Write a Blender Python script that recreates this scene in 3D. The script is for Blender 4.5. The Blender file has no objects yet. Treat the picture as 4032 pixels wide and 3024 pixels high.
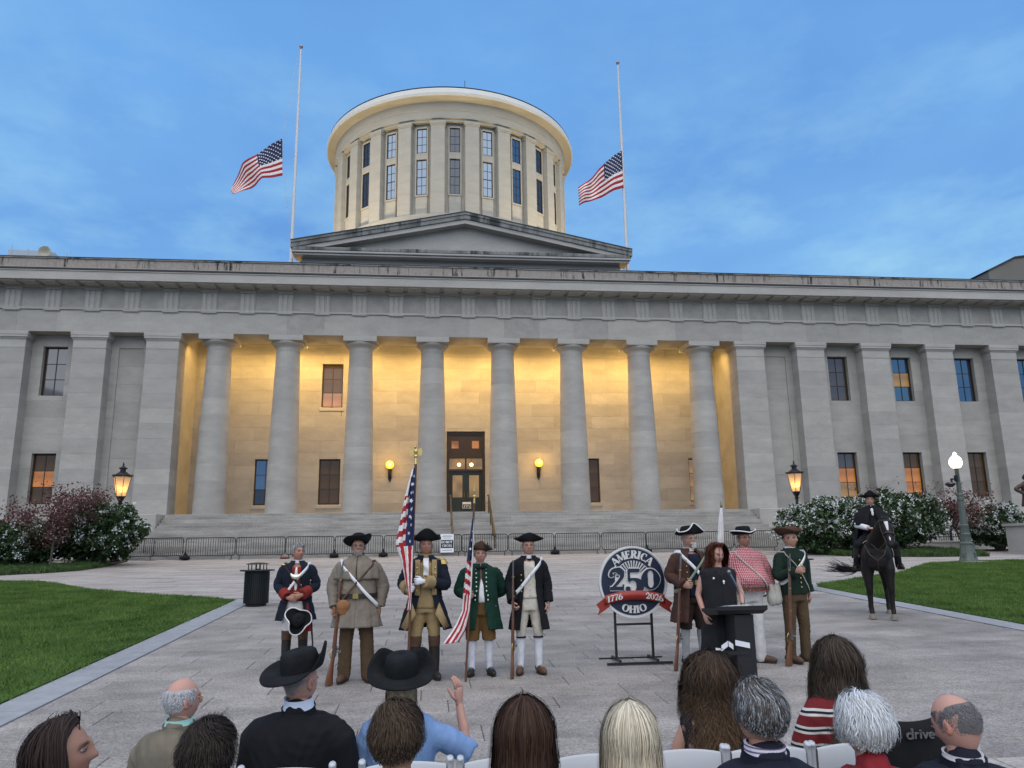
import bpy, math, random
import numpy as np
from mathutils import Matrix, Vector, Euler
random.seed(7); rng = np.random.default_rng(7)
scene = bpy.context.scene
C = scene.collection
PI = math.pi
# ------------------------------------------------------------------ camera
YAW, PITCH, ROLL, FPX = 0.1110, 0.2102, -0.0149, 3038.5
cam = bpy.data.cameras.new('camera'); cam_o = bpy.data.objects.new('camera', cam); C.objects.link(cam_o)
_f = Vector((math.sin(YAW)*math.cos(PITCH), math.cos(YAW)*math.cos(PITCH), math.sin(PITCH)))
_r0 = Vector((math.cos(YAW), -math.sin(YAW), 0)); _u0 = _r0.cross(_f)
_r = _r0*math.cos(ROLL)+_u0*math.sin(ROLL); _u = -_r0*math.sin(ROLL)+_u0*math.cos(ROLL)
cam_o.matrix_world = Matrix(((_r.x, _u.x, -_f.x, 0), (_r.y, _u.y, -_f.y, 0), (_r.z, _u.z, -_f.z, 2.1), (0, 0, 0, 1)))
cam.sensor_width = 36; cam.lens = FPX/4032*36; cam.clip_start = .05; cam.clip_end = 3000
scene.camera = cam_o
# ------------------------------------------------------------------ sky, sun, exposure
world = bpy.data.worlds.new('World'); scene.world = world; world.use_nodes = True
nt = world.node_tree; nt.nodes.clear()
def N(t, kind, **kw):
    n = t.nodes.new(kind)
    for k, v in kw.items():
        if k in ('loc',): continue
        setattr(n, k, v)
    return n
def ramp(t, fac, stops, interp='LINEAR'):
    n = t.nodes.new('ShaderNodeValToRGB'); n.color_ramp.interpolation = interp
    e = n.color_ramp.elements
    while len(e) < len(stops): e.new(.5)
    for i, (p, c) in enumerate(stops):
        e[i].position = p; e[i].color = (*c, 1) if len(c) == 3 else c
    if fac is not None: t.links.new(fac, n.inputs[0])
    return n
tc = N(nt, 'ShaderNodeTexCoord'); sep = N(nt, 'ShaderNodeSeparateXYZ'); nt.links.new(tc.outputs['Generated'], sep.inputs[0])
grad = ramp(nt, sep.outputs['Z'], [(0, (.30, .58, .88)), (.30, (.215, .475, .86)), (.55, (.165, .405, .82)), (1, (.125, .33, .72))])
mp = N(nt, 'ShaderNodeMapping'); mp.inputs['Scale'].default_value = (1.0, 1.0, 2.3); mp.inputs['Location'].default_value = (3.1, .4, 1.7)
nt.links.new(tc.outputs['Generated'], mp.inputs[0])
n1 = N(nt, 'ShaderNodeTexNoise'); n1.inputs['Scale'].default_value = 2.1; n1.inputs['Detail'].default_value = 7; n1.inputs['Roughness'].default_value = .52; n1.inputs['Distortion'].default_value = .35
nt.links.new(mp.outputs[0], n1.inputs['Vector'])
n2 = N(nt, 'ShaderNodeTexNoise'); n2.inputs['Scale'].default_value = 5.5; n2.inputs['Detail'].default_value = 5; n2.inputs['Roughness'].default_value = .6
nt.links.new(mp.outputs[0], n2.inputs['Vector'])
veil = ramp(nt, n1.outputs['Fac'], [(.36, (0, 0, 0)), (.66, (.95, .95, .95))])
mx = N(nt, 'ShaderNodeMixRGB', blend_type='MIX'); nt.links.new(veil.outputs[0], mx.inputs[0]); nt.links.new(grad.outputs[0], mx.inputs[1]); mx.inputs[2].default_value = (.135, .335, .735, 1)
# low cloud wisps nearer the horizon
wis = ramp(nt, n2.outputs['Fac'], [(.46, (0, 0, 0)), (.80, (1, 1, 1))])
low = ramp(nt, sep.outputs['Z'], [(.28, (1, 1, 1)), (.60, (.12, .12, .12))])
mm = N(nt, 'ShaderNodeMath', operation='MULTIPLY'); nt.links.new(wis.outputs[0], mm.inputs[0]); nt.links.new(low.outputs[0], mm.inputs[1])
mx2 = N(nt, 'ShaderNodeMixRGB', blend_type='MIX'); nt.links.new(mm.outputs[0], mx2.inputs[0]); nt.links.new(mx.outputs[0], mx2.inputs[1]); mx2.inputs[2].default_value = (.36, .67, .90, 1)
sky = N(nt, 'ShaderNodeTexSky', sky_type='NISHITA'); sky.sun_disc = False; sky.sun_elevation = math.radians(2.0); sky.sun_rotation = math.radians(186); sky.altitude = 240
skm = N(nt, 'ShaderNodeMixRGB', blend_type='ADD'); skm.inputs[0].default_value = .004
nt.links.new(mx2.outputs[0], skm.inputs[1]); nt.links.new(sky.outputs[0], skm.inputs[2])
bg = N(nt, 'ShaderNodeBackground'); bg.inputs['Strength'].default_value = .84; nt.links.new(skm.outputs[0], bg.inputs[0])
wo = N(nt, 'ShaderNodeOutputWorld'); nt.links.new(bg.outputs[0], wo.inputs[0])
# the sun has set behind the camera: a wide soft western glow
sun = bpy.data.lights.new('sun', 'SUN'); sun.energy = 3.0; sun.angle = math.radians(105); sun.color = (1.0, .905, .79)
sun_o = bpy.data.objects.new('sun', sun); C.objects.link(sun_o)
sun_o.rotation_euler = (math.radians(29), 0, math.radians(-6))
scene.view_settings.view_transform = 'Standard'; scene.view_settings.look = 'None'
scene.view_settings.exposure = 0.25; scene.view_settings.gamma = 1.0
# ------------------------------------------------------------------ helpers
def V3(*a): return np.array(a, float)
class MB:
    """collects shapes for one mesh object"""
    def __init__(s): s.v = []; s.f = []; s.m = []; s.mi = 0; s.col = None
    def add(s, vs, fs):
        o = len(s.v); s.v += [tuple(map(float, p)) for p in vs]
        s.f += [tuple(i+o for i in f) for f in fs]; s.m += [s.mi]*len(fs)
    def box(s, x0, x1, y0, y1, z0, z1):
        s.add([(x0,y0,z0),(x1,y0,z0),(x1,y1,z0),(x0,y1,z0),(x0,y0,z1),(x1,y0,z1),(x1,y1,z1),(x0,y1,z1)],
              [(0,3,2,1),(4,5,6,7),(0,1,5,4),(1,2,6,5),(2,3,7,6),(3,0,4,7)])
    def cbox(s, x0, x1, y0, y1, z0, z1, c=.02):
        """box whose front (-y) face has chamfered edges"""
        vs = [(x0,y1,z0),(x1,y1,z0),(x1,y1,z1),(x0,y1,z1),(x0,y0+c,z0),(x1,y0+c,z0),(x1,y0+c,z1),(x0,y0+c,z1),
              (x0+c,y0,z0+c),(x1-c,y0,z0+c),(x1-c,y0,z1-c),(x0+c,y0,z1-c)]
        fs = [(0,3,2,1)]+[(a, (a+1)%4, 4+(a+1)%4, 4+a) for a in range(4)]+[(4+a, 4+(a+1)%4, 8+(a+1)%4, 8+a) for a in range(4)]+[(8,9,10,11)]
        s.add(vs, fs)
    def obox(s, c, size, M=None):
        h = np.array(size)/2; vs = []
        for z in (-1, 1):
            for x, y in ((-1,-1),(1,-1),(1,1),(-1,1)):
                p = Vector((x*h[0], y*h[1], z*h[2]))
                if M is not None: p = M @ p
                vs.append((p[0]+c[0], p[1]+c[1], p[2]+c[2]))
        s.add(vs, [(0,3,2,1),(4,5,6,7),(0,1,5,4),(1,2,6,5),(2,3,7,6),(3,0,4,7)])
    def loft(s, rings, closed=True, caps=True):
        n = len(rings[0]); vs = [p for r in rings for p in r]; fs = []
        for i in range(len(rings)-1):
            for j in range(n if closed else n-1):
                a = i*n+j; b = i*n+(j+1) % n
                fs.append((a, b, b+n, a+n))
        if caps and closed:
            fs.append(tuple(range(n))[::-1]); k = (len(rings)-1)*n; fs.append(tuple(range(k, k+n)))
        s.add(vs, fs)
    def tube(s, path, rad, n=10, cap=True, flat=1.0, up=None):
        P = [np.array(p, float) for p in path]
        if not hasattr(rad, '__len__'): rad = [rad]*len(P)
        rings = []; prev = None
        for i, p in enumerate(P):
            t = P[min(i+1, len(P)-1)]-P[max(i-1, 0)]; t = t/(np.linalg.norm(t)+1e-9)
            if prev is None:
                ref = np.array(up, float) if up is not None else (V3(1,0,0) if abs(t[0]) < .8 else V3(0,1,0))
            else: ref = prev
            a = ref-t*(ref@t); a /= np.linalg.norm(a)+1e-9; b = np.cross(t, a); prev = a
            rings.append([p+rad[i]*(math.cos(2*PI*k/n)*a+flat*math.sin(2*PI*k/n)*b) for k in range(n)])
        s.loft(rings, True, cap)
    def cap(s, path, rad, n=12):
        """tube with rounded ends (for voxel unions)"""
        P = [np.array(p, float) for p in path]; R = list(rad) if hasattr(rad, '__len__') else [rad]*len(P)
        t0 = P[0]-P[1]; t0 /= np.linalg.norm(t0); t1 = P[-1]-P[-2]; t1 /= np.linalg.norm(t1)
        pp = [P[0]+t0*R[0]*.95, P[0]+t0*R[0]*.6]+P+[P[-1]+t1*R[-1]*.6, P[-1]+t1*R[-1]*.95]
        s.tube(pp, [R[0]*.3, R[0]*.8]+R+[R[-1]*.8, R[-1]*.3], n)
    def lathe(s, prof, n=24, c=(0,0,0), sx=1, sy=1, cap=True):
        rings = [[(c[0]+r*sx*math.cos(2*PI*k/n), c[1]+r*sy*math.sin(2*PI*k/n), c[2]+z) for k in range(n)] for r, z in prof]
        s.loft(rings, True, cap)
    def rings(s, rs, n=20, cap=True):
        """closed loft of horizontal ellipses (cx,cy,z,rx,ry)"""
        s.loft([[(cx+rx*math.cos(2*PI*k/n), cy+ry*math.sin(2*PI*k/n), z) for k in range(n)] for cx, cy, z, rx, ry in rs], True, cap)
    def ell(s, c, r, nu=14, nv=9, M=None):
        if not hasattr(r, '__len__'): r = (r, r, r)
        vs = []; fs = []
        for i in range(nv+1):
            th = PI*(.02+.96*i/nv)
            for k in range(nu):
                p = Vector((r[0]*math.sin(th)*math.cos(2*PI*k/nu), r[1]*math.sin(th)*math.sin(2*PI*k/nu), -r[2]*math.cos(th)))
                if M is not None: p = M @ p
                vs.append((c[0]+p[0], c[1]+p[1], c[2]+p[2]))
        for i in range(nv):
            for k in range(nu):
                a = i*nu+k; b = i*nu+(k+1) % nu; fs.append((a, b, b+nu, a+nu))
        fs.append(tuple(range(nu))[::-1]); fs.append(tuple(range(nv*nu, nv*nu+nu)))
        s.add(vs, fs)
    def prism(s, poly, y0, y1):
        """polygon in xz extruded along y"""
        n = len(poly)
        s.add([(x, y0, z) for x, z in poly]+[(x, y1, z) for x, z in poly],
              [tuple(range(n)), tuple(range(n, 2*n))[::-1]]+[(a, a+n, (a+1) % n+n, (a+1) % n) for a in range(n)])
    def xf(s, M):
        s.v = [tuple(M @ Vector(p)) for p in s.v]; return s
    def mesh(s, name, mats=None, smooth=None):
        me = bpy.data.meshes.new(name); me.from_pydata(s.v, [], s.f); me.validate()
        for m in (mats if isinstance(mats, (list, tuple)) else [mats]):
            if m is not None: me.materials.append(m)
        if len(me.materials) > 1 and len(me.polygons) == len(s.m): me.polygons.foreach_set('material_index', s.m)
        if smooth is not None:
            me.shade_smooth()
            if smooth < 179: me.set_sharp_from_angle(angle=math.radians(smooth))
        return me
    def build(s, name, mats, parent=None, smooth=None, world=False):
        return put(name, s.mesh(name, mats, smooth), parent, world)
def put(name, me, parent=None, world=False):
    o = bpy.data.objects.new(name, me); C.objects.link(o)
    if parent is not None:
        o.parent = parent
        if world: o.matrix_parent_inverse = Matrix.LocRotScale(parent.location, parent.rotation_euler, parent.scale).inverted()
    return o
def tag(o, label=None, cat=None, group=None, kind=None):
    if label: o['label'] = label
    if cat: o['category'] = cat
    if group: o['group'] = group
    if kind: o['kind'] = kind
    return o
def thing(name, label, cat, loc=(0,0,0), rz=0, sc=1, group=None):
    o = bpy.data.objects.new(name, None); C.objects.link(o); o.location = loc; o.rotation_euler = (0, 0, rz); o.scale = (sc, sc, sc)
    o.empty_display_size = .2
    return tag(o, label, cat, group)
def copy_tree(o, parent=None):
    c = o.copy(); C.objects.link(c); c.parent = parent
    for ch in list(o.children): copy_tree(ch, c)
    return c
_tmp = bpy.data.scenes.new('tmp_union')
def blob(mb, vox=.015, it=4, name='m', mats=None):
    """voxel union of the collected closed shapes into one continuous smooth mesh"""
    me = mb.mesh('t'); o = bpy.data.objects.new('t', me); _tmp.collection.objects.link(o)
    r = o.modifiers.new('r', 'REMESH'); r.mode = 'VOXEL'; r.voxel_size = vox; r.use_smooth_shade = True
    if it: m = o.modifiers.new('s', 'SMOOTH'); m.factor = .5; m.iterations = it
    vl = _tmp.view_layers[0]; vl.update()
    out = bpy.data.meshes.new_from_object(o.evaluated_get(vl.depsgraph)); out.name = name
    bpy.data.objects.remove(o); bpy.data.meshes.remove(me)
    out.materials.clear()
    for x in (mats if isinstance(mats, (list, tuple)) else [mats]):
        if x is not None: out.materials.append(x)
    out.shade_smooth(); return out
def mesh_np(name, v, f, mats, smooth=False, mi=None, col=None):
    """numpy mesh, f is an (n,3) or (n,4) array"""
    me = bpy.data.meshes.new(name); v = np.asarray(v, np.float32); f = np.asarray(f, np.int32); k = f.shape[1]
    me.vertices.add(len(v)); me.vertices.foreach_set('co', v.ravel())
    me.loops.add(f.size); me.loops.foreach_set('vertex_index', f.ravel())
    me.polygons.add(len(f)); me.polygons.foreach_set('loop_start', np.arange(0, f.size, k, dtype=np.int32))
    for m in (mats if isinstance(mats, (list, tuple)) else [mats]): me.materials.append(m)
    if mi is not None: me.polygons.foreach_set('material_index', np.asarray(mi, np.int32))
    if col is not None:
        a = me.color_attributes.new('Col', 'FLOAT_COLOR', 'POINT'); c4 = np.ones((len(v), 4), np.float32); c4[:, :3] = col; a.data.foreach_set('color', c4.ravel())
    me.update(); me.validate()
    if smooth: me.shade_smooth()
    return me
# ------------------------------------------------------------------ materials
MATS = {}
def mat(name, col, rough=.75, var=.12, scale=3., bump=0., bscale=40., col2=None, metal=0., orand=0., stretch=(1,1,1), spec=.4, emit=None, estr=0., attr=False, bstretch=None, fine=0., alpha=None, dist=.02):
    if name in MATS: return MATS[name]
    m = bpy.data.materials.new(name); m.use_nodes = True; t = m.node_tree; b = t.nodes['Principled BSDF']; L = t.links.new
    co = N(t, 'ShaderNodeTexCoord'); mp = N(t, 'ShaderNodeMapping'); mp.inputs['Scale'].default_value = stretch; va = N(t, 'ShaderNodeVectorMath', operation='ADD'); oi0 = N(t, 'ShaderNodeObjectInfo'); L(co.outputs['Object'], va.inputs[0]); L(oi0.outputs['Location'], va.inputs[1]); L(va.outputs[0] if orand else co.outputs['Object'], mp.inputs[0])
    no = N(t, 'ShaderNodeTexNoise'); no.inputs['Scale'].default_value = scale; no.inputs['Detail'].default_value = 6; no.inputs['Roughness'].default_value = .6; L(mp.outputs[0], no.inputs['Vector'])
    c1 = [max(0, x*(1-var)) for x in col]; c2 = list(col2) if col2 else [min(1, x*(1+var)) for x in col]
    r = ramp(t, no.outputs['Fac'], [(.3, c1), (.7, c2)]); out = r.outputs[0]
    if fine:
        nf = N(t, 'ShaderNodeTexNoise'); nf.inputs['Scale'].default_value = bscale; nf.inputs['Detail'].default_value = 4; L(va.outputs[0] if orand else co.outputs['Object'], nf.inputs['Vector'])
        rf = ramp(t, nf.outputs['Fac'], [(.3, (1-fine,)*3), (.7, (1+fine if 1+fine < 1 else 1,)*3)])
        mu = N(t, 'ShaderNodeMixRGB', blend_type='MULTIPLY'); mu.inputs[0].default_value = 1; L(out, mu.inputs[1]); L(rf.outputs[0], mu.inputs[2]); out = mu.outputs[0]
    if orand:
        oi = N(t, 'ShaderNodeObjectInfo'); rr = ramp(t, oi.outputs['Random'], [(0, (1-orand,)*3), (1, (1, 1-.02*orand, 1-.1*orand))])
        mu = N(t, 'ShaderNodeMixRGB', blend_type='MULTIPLY'); mu.inputs[0].default_value = 1; L(out, mu.inputs[1]); L(rr.outputs[0], mu.inputs[2]); out = mu.outputs[0]
    if attr:
        at = N(t, 'ShaderNodeAttribute'); at.attribute_name = 'Col'
        mu = N(t, 'ShaderNodeMixRGB', blend_type='MULTIPLY'); mu.inputs[0].default_value = 1; L(out, mu.inputs[1]); L(at.outputs['Color'], mu.inputs[2]); out = mu.outputs[0]
    L(out, b.inputs['Base Color'])
    b.inputs['Roughness'].default_value = rough; b.inputs['Metallic'].default_value = metal; b.inputs['Specular IOR Level'].default_value = spec
    if bump:
        bs = N(t, 'ShaderNodeMapping'); bs.inputs['Scale'].default_value = bstretch or (1,1,1); L(co.outputs['Object'], bs.inputs[0])
        nb = N(t, 'ShaderNodeTexNoise'); nb.inputs['Scale'].default_value = bscale; nb.inputs['Detail'].default_value = 5; L(bs.outputs[0], nb.inputs['Vector'])
        bp = N(t, 'ShaderNodeBump'); bp.inputs['Strength'].default_value = bump; bp.inputs['Distance'].default_value = dist; L(nb.outputs['Fac'], bp.inputs['Height']); L(bp.outputs[0], b.inputs['Normal'])
    if emit: b.inputs['Emission Color'].default_value = (*emit, 1); b.inputs['Emission Strength'].default_value = estr
    MATS[name] = m; return m
def cloth(name, col, var=.18, rough=.9, **kw):
    kw.setdefault('bump', .55); kw.setdefault('bscale', 7.); kw.setdefault('bstretch', (1.6, 1.6, .45)); kw.setdefault('dist', .03)
    return mat('cloth_'+name, col, rough=rough, var=var, scale=9, spec=.2, **kw)
# ground profile: the plaza climbs gently towards the steps
def G(y): return max(.238, min(1.797, .0433*y))
# ================================================================== ground, plaza, lawns
M_paver = mat('paver_stone', (.345, .315, .288), rough=.82, var=.30, scale=1.1, stretch=(1, 1.6, 1), bump=.25, bscale=42, orand=.15, fine=.55, bstretch=(1, 1.8, 1), spec=.3)
M_pavstuff = mat('paver_stone_far', (.36, .328, .30), rough=.82, var=.28, scale=.9, stretch=(.6, 2.0, 1), bump=.2, bscale=30, fine=.35, spec=.3)
M_joint = mat('joint_sand', (.10, .092, .088), rough=.95, var=.3, scale=8)
M_kerb = mat('kerb_granite', (.29, .298, .31), rough=.75, var=.14, scale=5, bump=.15, bscale=80, orand=.12, fine=.2)
M_soil = mat('ground_soil', (.09, .075, .06), rough=.95, var=.3, scale=.5)
M_lawn = mat('lawn_green', (.048, .098, .018), rough=.9, var=.35, scale=1.3, col2=(.075, .140, .028), bump=.8, bscale=90, fine=.35, spec=.15)
M_blade = mat('grass_blade', (.062, .128, .020), rough=.8, var=.4, scale=1.1, col2=(.115, .185, .040), spec=.2)
M_mulch = mat('bed_mulch', (.035, .027, .02), rough=.95, var=.4, scale=14, bump=.8, bscale=30)
def sheet(name, mb_pts, m, dz, kind='structure', parent=None):
    mb = MB(); mb.add([(x, y, G(y)+dz) for x, y in mb_pts[0]], mb_pts[1]); o = mb.build(name, m, parent); tag(o, kind=kind); return o
ys = [-300, -60, 5.5, 41.5, 90, 2500]; vs = []; fs = []
for i, y in enumerate(ys): vs += [(-2500, y), (2500, y)]
for i in range(len(ys)-1): fs.append((2*i, 2*i+1, 2*i+3, 2*i+2))
sheet('ground', (vs, fs), M_soil, -.10)
vs = []; fs = []
for i, y in enumerate([-12, 5.5, 41.5, 47.4]): vs += [(-60, y), (60, y)]
for i in range(3): fs.append((2*i, 2*i+1, 2*i+3, 2*i+2))
plaza = sheet('plaza', (vs, fs), M_joint, -.014)
PW, PD = 1.22, .565; SL = math.atan(.0433)
def paver_mesh(w, d, name='paver'):
    mb = MB(); c = .006; x, y = w/2-.004, d/2-.0075
    mb.add([(-x,-y,-.05),(x,-y,-.05),(x,y,-.05),(-x,y,-.05),(-x,-y,-c),(x,-y,-c),(x,y,-c),(-x,y,-c),(-x+c,-y+c,0),(x-c,-y+c,0),(x-c,y-c,0),(-x+c,y-c,0)],
           [(a, (a+1)%4, 4+(a+1)%4, 4+a) for a in range(4)]+[(4+a, 4+(a+1)%4, 8+(a+1)%4, 8+a) for a in range(4)]+[(8,9,10,11)])
    return mb.mesh(name, M_paver)
_pm = {}
X0, X1 = -4.32, 10.36
cells = []; r = 0; y = 1.0
while y < 21.6:
    off = (r % 2)*PW/2+(PW/4 if r % 3 == 2 else 0); x = X0; nx = X0+(PW-off if off else PW)
    while x < X1-.02:
        nx = min(nx, X1)
        if nx-x > .12: cells.append((x, nx, y, y+PD))
        x = nx; nx += PW
    y += PD; r += 1
big = [c for c in cells if c[2] > 6.6][:300]; bigset = set(big)
for (a, b, c, d) in big:
    w = round(b-a, 3)
    if w not in _pm: _pm[w] = paver_mesh(w, PD)
    o = put('paver', _pm[w], plaza); ym = (c+d)/2
    o.location = ((a+b)/2, ym, G(ym)+random.uniform(-.0015, .0015)); o.rotation_euler = (SL if ym > 5.5 else 0, 0, 0)
def slab(mb, a, b, c, d, g=.006, h=0.):
    a += g; b -= g; c += g; d -= g
    za, zb = G(c)+h, G(d)+h
    mb.add([(a,c,za),(b,c,za),(b,d,zb),(a,d,zb),(a,c,za-.03),(b,c,za-.03),(b,d,zb-.03),(a,d,zb-.03)], [(0,1,2,3),(0,4,5,1),(1,5,6,2),(2,6,7,3),(3,7,4,0)])
rest = MB()
for cc in cells:
    if cc not in bigset: slab(rest, *cc)
y = 21.6; r = 0
while y < 46.5:
    x = -34-(r % 2)*.6
    while x < 42: slab(rest, x, x+PW, y, min(y+PD, 46.9), h=random.uniform(-.003, .003)); x += PW
    y += PD; r += 1
y = 6.0
while y < 21.6:   # strips beyond the kerbs, under the lawns, are left to soil
    y += PD
tag(rest.build('paver_field', M_pavstuff, plaza), kind='stuff')
# granite kerb bands along the walk, stone by stone
def kerb_run(x0, x1, y0, y1, step=1.9):
    k = thing('kerb_band', 'blue grey granite band edging the %s lawn' % ('left' if x0 < 0 else 'right'), 'kerb', ((x0+x1)/2, y0, G(y0)))
    k['kind'] = 'structure'
    y = y0
    while y < y1-.1:
        e = min(y+step, y1); mb = MB(); a, b = x0+.004, x1-.004
        za, zb = G(y)+.012, G(e)+.012
        mb.add([(a,y+.005,za),(b,y+.005,za),(b,e-.005,zb),(a,e-.005,zb),(a,y+.005,za-.06),(b,y+.005,za-.06),(b,e-.005,zb-.06),(a,e-.005,zb-.06)], [(0,1,2,3),(0,4,5,1),(1,5,6,2),(2,6,7,3),(3,7,4,0)])
        mb.build('kerb_stone', M_kerb, k, world=True); y = e
kerb_run(-4.83, -4.325, 2., 21.3); kerb_run(10.365, 10.9, 2., 21.5)
lawnL = [(-4.84, 1.5), (-4.84, 20.9), (-5.4, 21.5), (-6.28, 22.14), (-7.5, 22.9), (-9.0, 24.2), (-10.13, 25.1), (-11.76, 27.2), (-12.9, 28.4), (-14.54, 29.05), (-20, 29.6), (-34, 30), (-34, 1.5)]
lawnR = [(10.91, 1.5), (10.91, 21.1), (11.2, 21.9), (13.27, 23.5), (16.28, 25.7), (18.4, 28.1), (19.9, 29.6), (22, 30.2), (24.6, 30.4), (42, 30.6), (42, 1.5)]
bedL = [(-34, 31.3), (-20, 31.4), (-16, 31.9), (-14.7, 33.0), (-14.0, 34.1), (-14.0, 36.9), (-14.5, 40.4), (-15.4, 42.5), (-15.6, 46.5), (-34, 46.5)]
bedR = [(19.5, 39.8), (19.0, 37.2), (19.5, 35.2), (20.6, 34.2), (22.4, 33.6), (25.3, 33.2), (25.6, 34.8), (25.6, 37.5), (44, 38.5), (44, 46.5), (20.9, 46.5), (20.7, 42.5)]
def inside(P, x, y):
    P = np.array(P); ins = np.zeros(len(x), bool); j = len(P)-1
    for i in range(len(P)):
        xi, yi = P[i]; xj, yj = P[j]
        c = ((yi > y) != (yj > y)) & (x < (xj-xi)*(y-yi)/(yj-yi+1e-12)+xi); ins ^= c; j = i
    return ins
def Gv(y): return np.clip(.0433*y, .238, 1.797)
def lawn(name, P, label, z=.028, m=None):
    mb = MB(); n = len(P)
    # split at slope breaks: fan from grid rows
    ysx = sorted(set([p[1] for p in P]+[5.5]))
    vs = [(x, y, G(y)+z) for x, y in P]; vs2 = [(x, y, G(y)-.06) for x, y in P]
    mb.add(vs+vs2, [tuple(range(n))]+[(i, (i+1) % n, n+(i+1) % n, n+i) for i in range(n)])
    me = mb.mesh(name, m or M_lawn)
    import bmesh
    bm = bmesh.new(); bm.from_mesh(me); bmesh.ops.triangulate(bm, faces=bm.faces[:])
    bm.to_mesh(me); bm.free()
    o = put(name, me); tag(o, kind='structure'); return o
for nm, P in (('lawn', lawnL), ('lawn', lawnR)): lawn(nm, [(x, max(y, 5.6)) if y < 5.6 else (x, y) for x, y in P], '')
lawn('planting_bed', bedL, '', .045, M_mulch); lawn('planting_bed', bedR, '', .045, M_mulch)
def blades(name, P, nn, hmin, hmax, w, bbox, m, clump=0):
    x = rng.uniform(bbox[0], bbox[1], nn); y = rng.uniform(bbox[2], bbox[3], nn)
    k = inside(P, x, y); x, y = x[k], y[k]; n = len(x); x = x+rng.normal(0, .035, n); y = y+rng.normal(0, .035, n)
    h = rng.uniform(hmin, hmax, n)*(.75+.5*np.sin(x*2.1+np.sin(y*1.7)*2)**2); a = rng.uniform(0, 2*PI, n)
    lx, ly = rng.normal(0, .35, n)*h, rng.normal(0, .35, n)*h; z = Gv(y)+.02
    dx, dy = np.cos(a)*w/2, np.sin(a)*w/2
    v = np.stack([np.stack([x-dx, y-dy, z], -1), np.stack([x+dx, y+dy, z], -1), np.stack([x+lx, y+ly, z+h], -1)], 1).reshape(-1, 3)
    o = put(name, mesh_np(name, v, np.arange(3*n).reshape(-1, 3), m)); tag(o, kind='stuff'); return o
tag(blades('lawn_grass', lawnL, 230000, .035, .065, .02, (-17, -4.8, 8, 30), M_blade), 'short green grass of the lawn left of the walk', 'grass')
tag(blades('lawn_grass', lawnR, 230000, .035, .065, .02, (10.9, 27, 12, 31), M_blade), 'short green grass of the lawn right of the walk', 'grass')
M_cover = mat('ground_cover', (.035, .07, .018), rough=.8, var=.5, scale=2, col2=(.07, .13, .03))
tag(blades('ground_cover_plants', bedL, 60000, .1, .26, .05, (-22, -13.8, 31.3, 37), M_cover), 'low green ground cover along the left planting bed', 'ground cover')
tag(blades('ground_cover_plants', bedR, 60000, .1, .28, .05, (19, 26, 33, 38), M_cover), 'low green ground cover along the right planting bed', 'ground cover')
# ================================================================== the statehouse
D = 46.79; CX = 2.51; ZS = 4.274; ZA = 15.12
M_stone = mat('limestone', (.425, .405, .37), rough=.85, var=.11, scale=1.1, bump=.18, bscale=35, orand=.17, fine=.22, stretch=(.7, .7, 1.6), spec=.25)
M_stone2 = mat('limestone_plain', (.425, .405, .37), rough=.85, var=.13, scale=.7, bump=.18, bscale=30, fine=.24, stretch=(.5, 1, 1.3), spec=.25)
M_blot = mat('limestone_blotched', (.315, .298, .27), rough=.88, var=.0, col2=(.42, .40, .365), scale=1.5, bump=.2, bscale=30, fine=.3, spec=.25)
M_step = mat('step_stone', (.37, .355, .325), rough=.85, var=.25, scale=1.3, stretch=(.5, 1, 3), bump=.2, bscale=30, fine=.3, orand=.2, spec=.25)
def streaky(name, base, dark, scale, lo, hi):
    """stone with run-down water stains"""
    m = bpy.data.materials.new(name); m.use_nodes = True; t = m.node_tree; b = t.nodes['Principled BSDF']; L = t.links.new
    co = N(t, 'ShaderNodeTexCoord'); mp = N(t, 'ShaderNodeMapping'); mp.inputs['Scale'].default_value = (1, 1, .10); L(co.outputs['Object'], mp.inputs[0])
    a = N(t, 'ShaderNodeTexNoise'); a.inputs['Scale'].default_value = scale; a.inputs['Detail'].default_value = 5; a.inputs['Roughness'].default_value = .65; L(mp.outputs[0], a.inputs['Vector'])
    r = ramp(t, a.outputs['Fac'], [(lo, (0, 0, 0)), (hi, (1, 1, 1))])
    c = N(t, 'ShaderNodeTexNoise'); c.inputs['Scale'].default_value = .5; c.inputs['Detail'].default_value = 3; L(co.outputs['Object'], c.inputs['Vector'])
    rc = ramp(t, c.outputs['Fac'], [(.36, (.1, .1, .1)), (.55, (1, 1, 1))])
    mu = N(t, 'ShaderNodeMath', operation='MULTIPLY'); L(r.outputs[0], mu.inputs[0]); L(rc.outputs[0], mu.inputs[1])
    f = N(t, 'ShaderNodeTexNoise'); f.inputs['Scale'].default_value = 9; f.inputs['Detail'].default_value = 6; L(co.outputs['Object'], f.inputs['Vector'])
    rb = ramp(t, f.outputs['Fac'], [(.3, [x*.82 for x in base]), (.7, [x*1.1 for x in base])])
    mx = N(t, 'ShaderNodeMixRGB'); L(mu.outputs[0], mx.inputs[0]); L(rb.outputs[0], mx.inputs[1]); mx.inputs[2].default_value = (*dark, 1)
    L(mx.outputs[0], b.inputs['Base Color']); b.inputs['Roughness'].default_value = .88; b.inputs['Specular IOR Level'].default_value = .2
    MATS[name] = m; return m
M_parapet = streaky('parapet_stone', (.30, .265, .232), (.035, .033, .03), 3.6, .525, .60)
M_ped = streaky('pediment_stone', (.235, .235, .222), (.05, .055, .054), 1.6, .44, .58)
M_lead = mat('gutter_metal', (.022, .024, .028), rough=.6, var=.3, scale=4)
M_cream = mat('drum_limestone', (.45, .425, .36), rough=.85, var=.09, scale=.8, bump=.15, bscale=20, fine=.14, stretch=(.6, .6, 2.4), orand=.06, spec=.25)
M_rim = mat('drum_cornice_paint', (.58, .565, .51), rough=.6, var=.05, scale=1)
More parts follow.
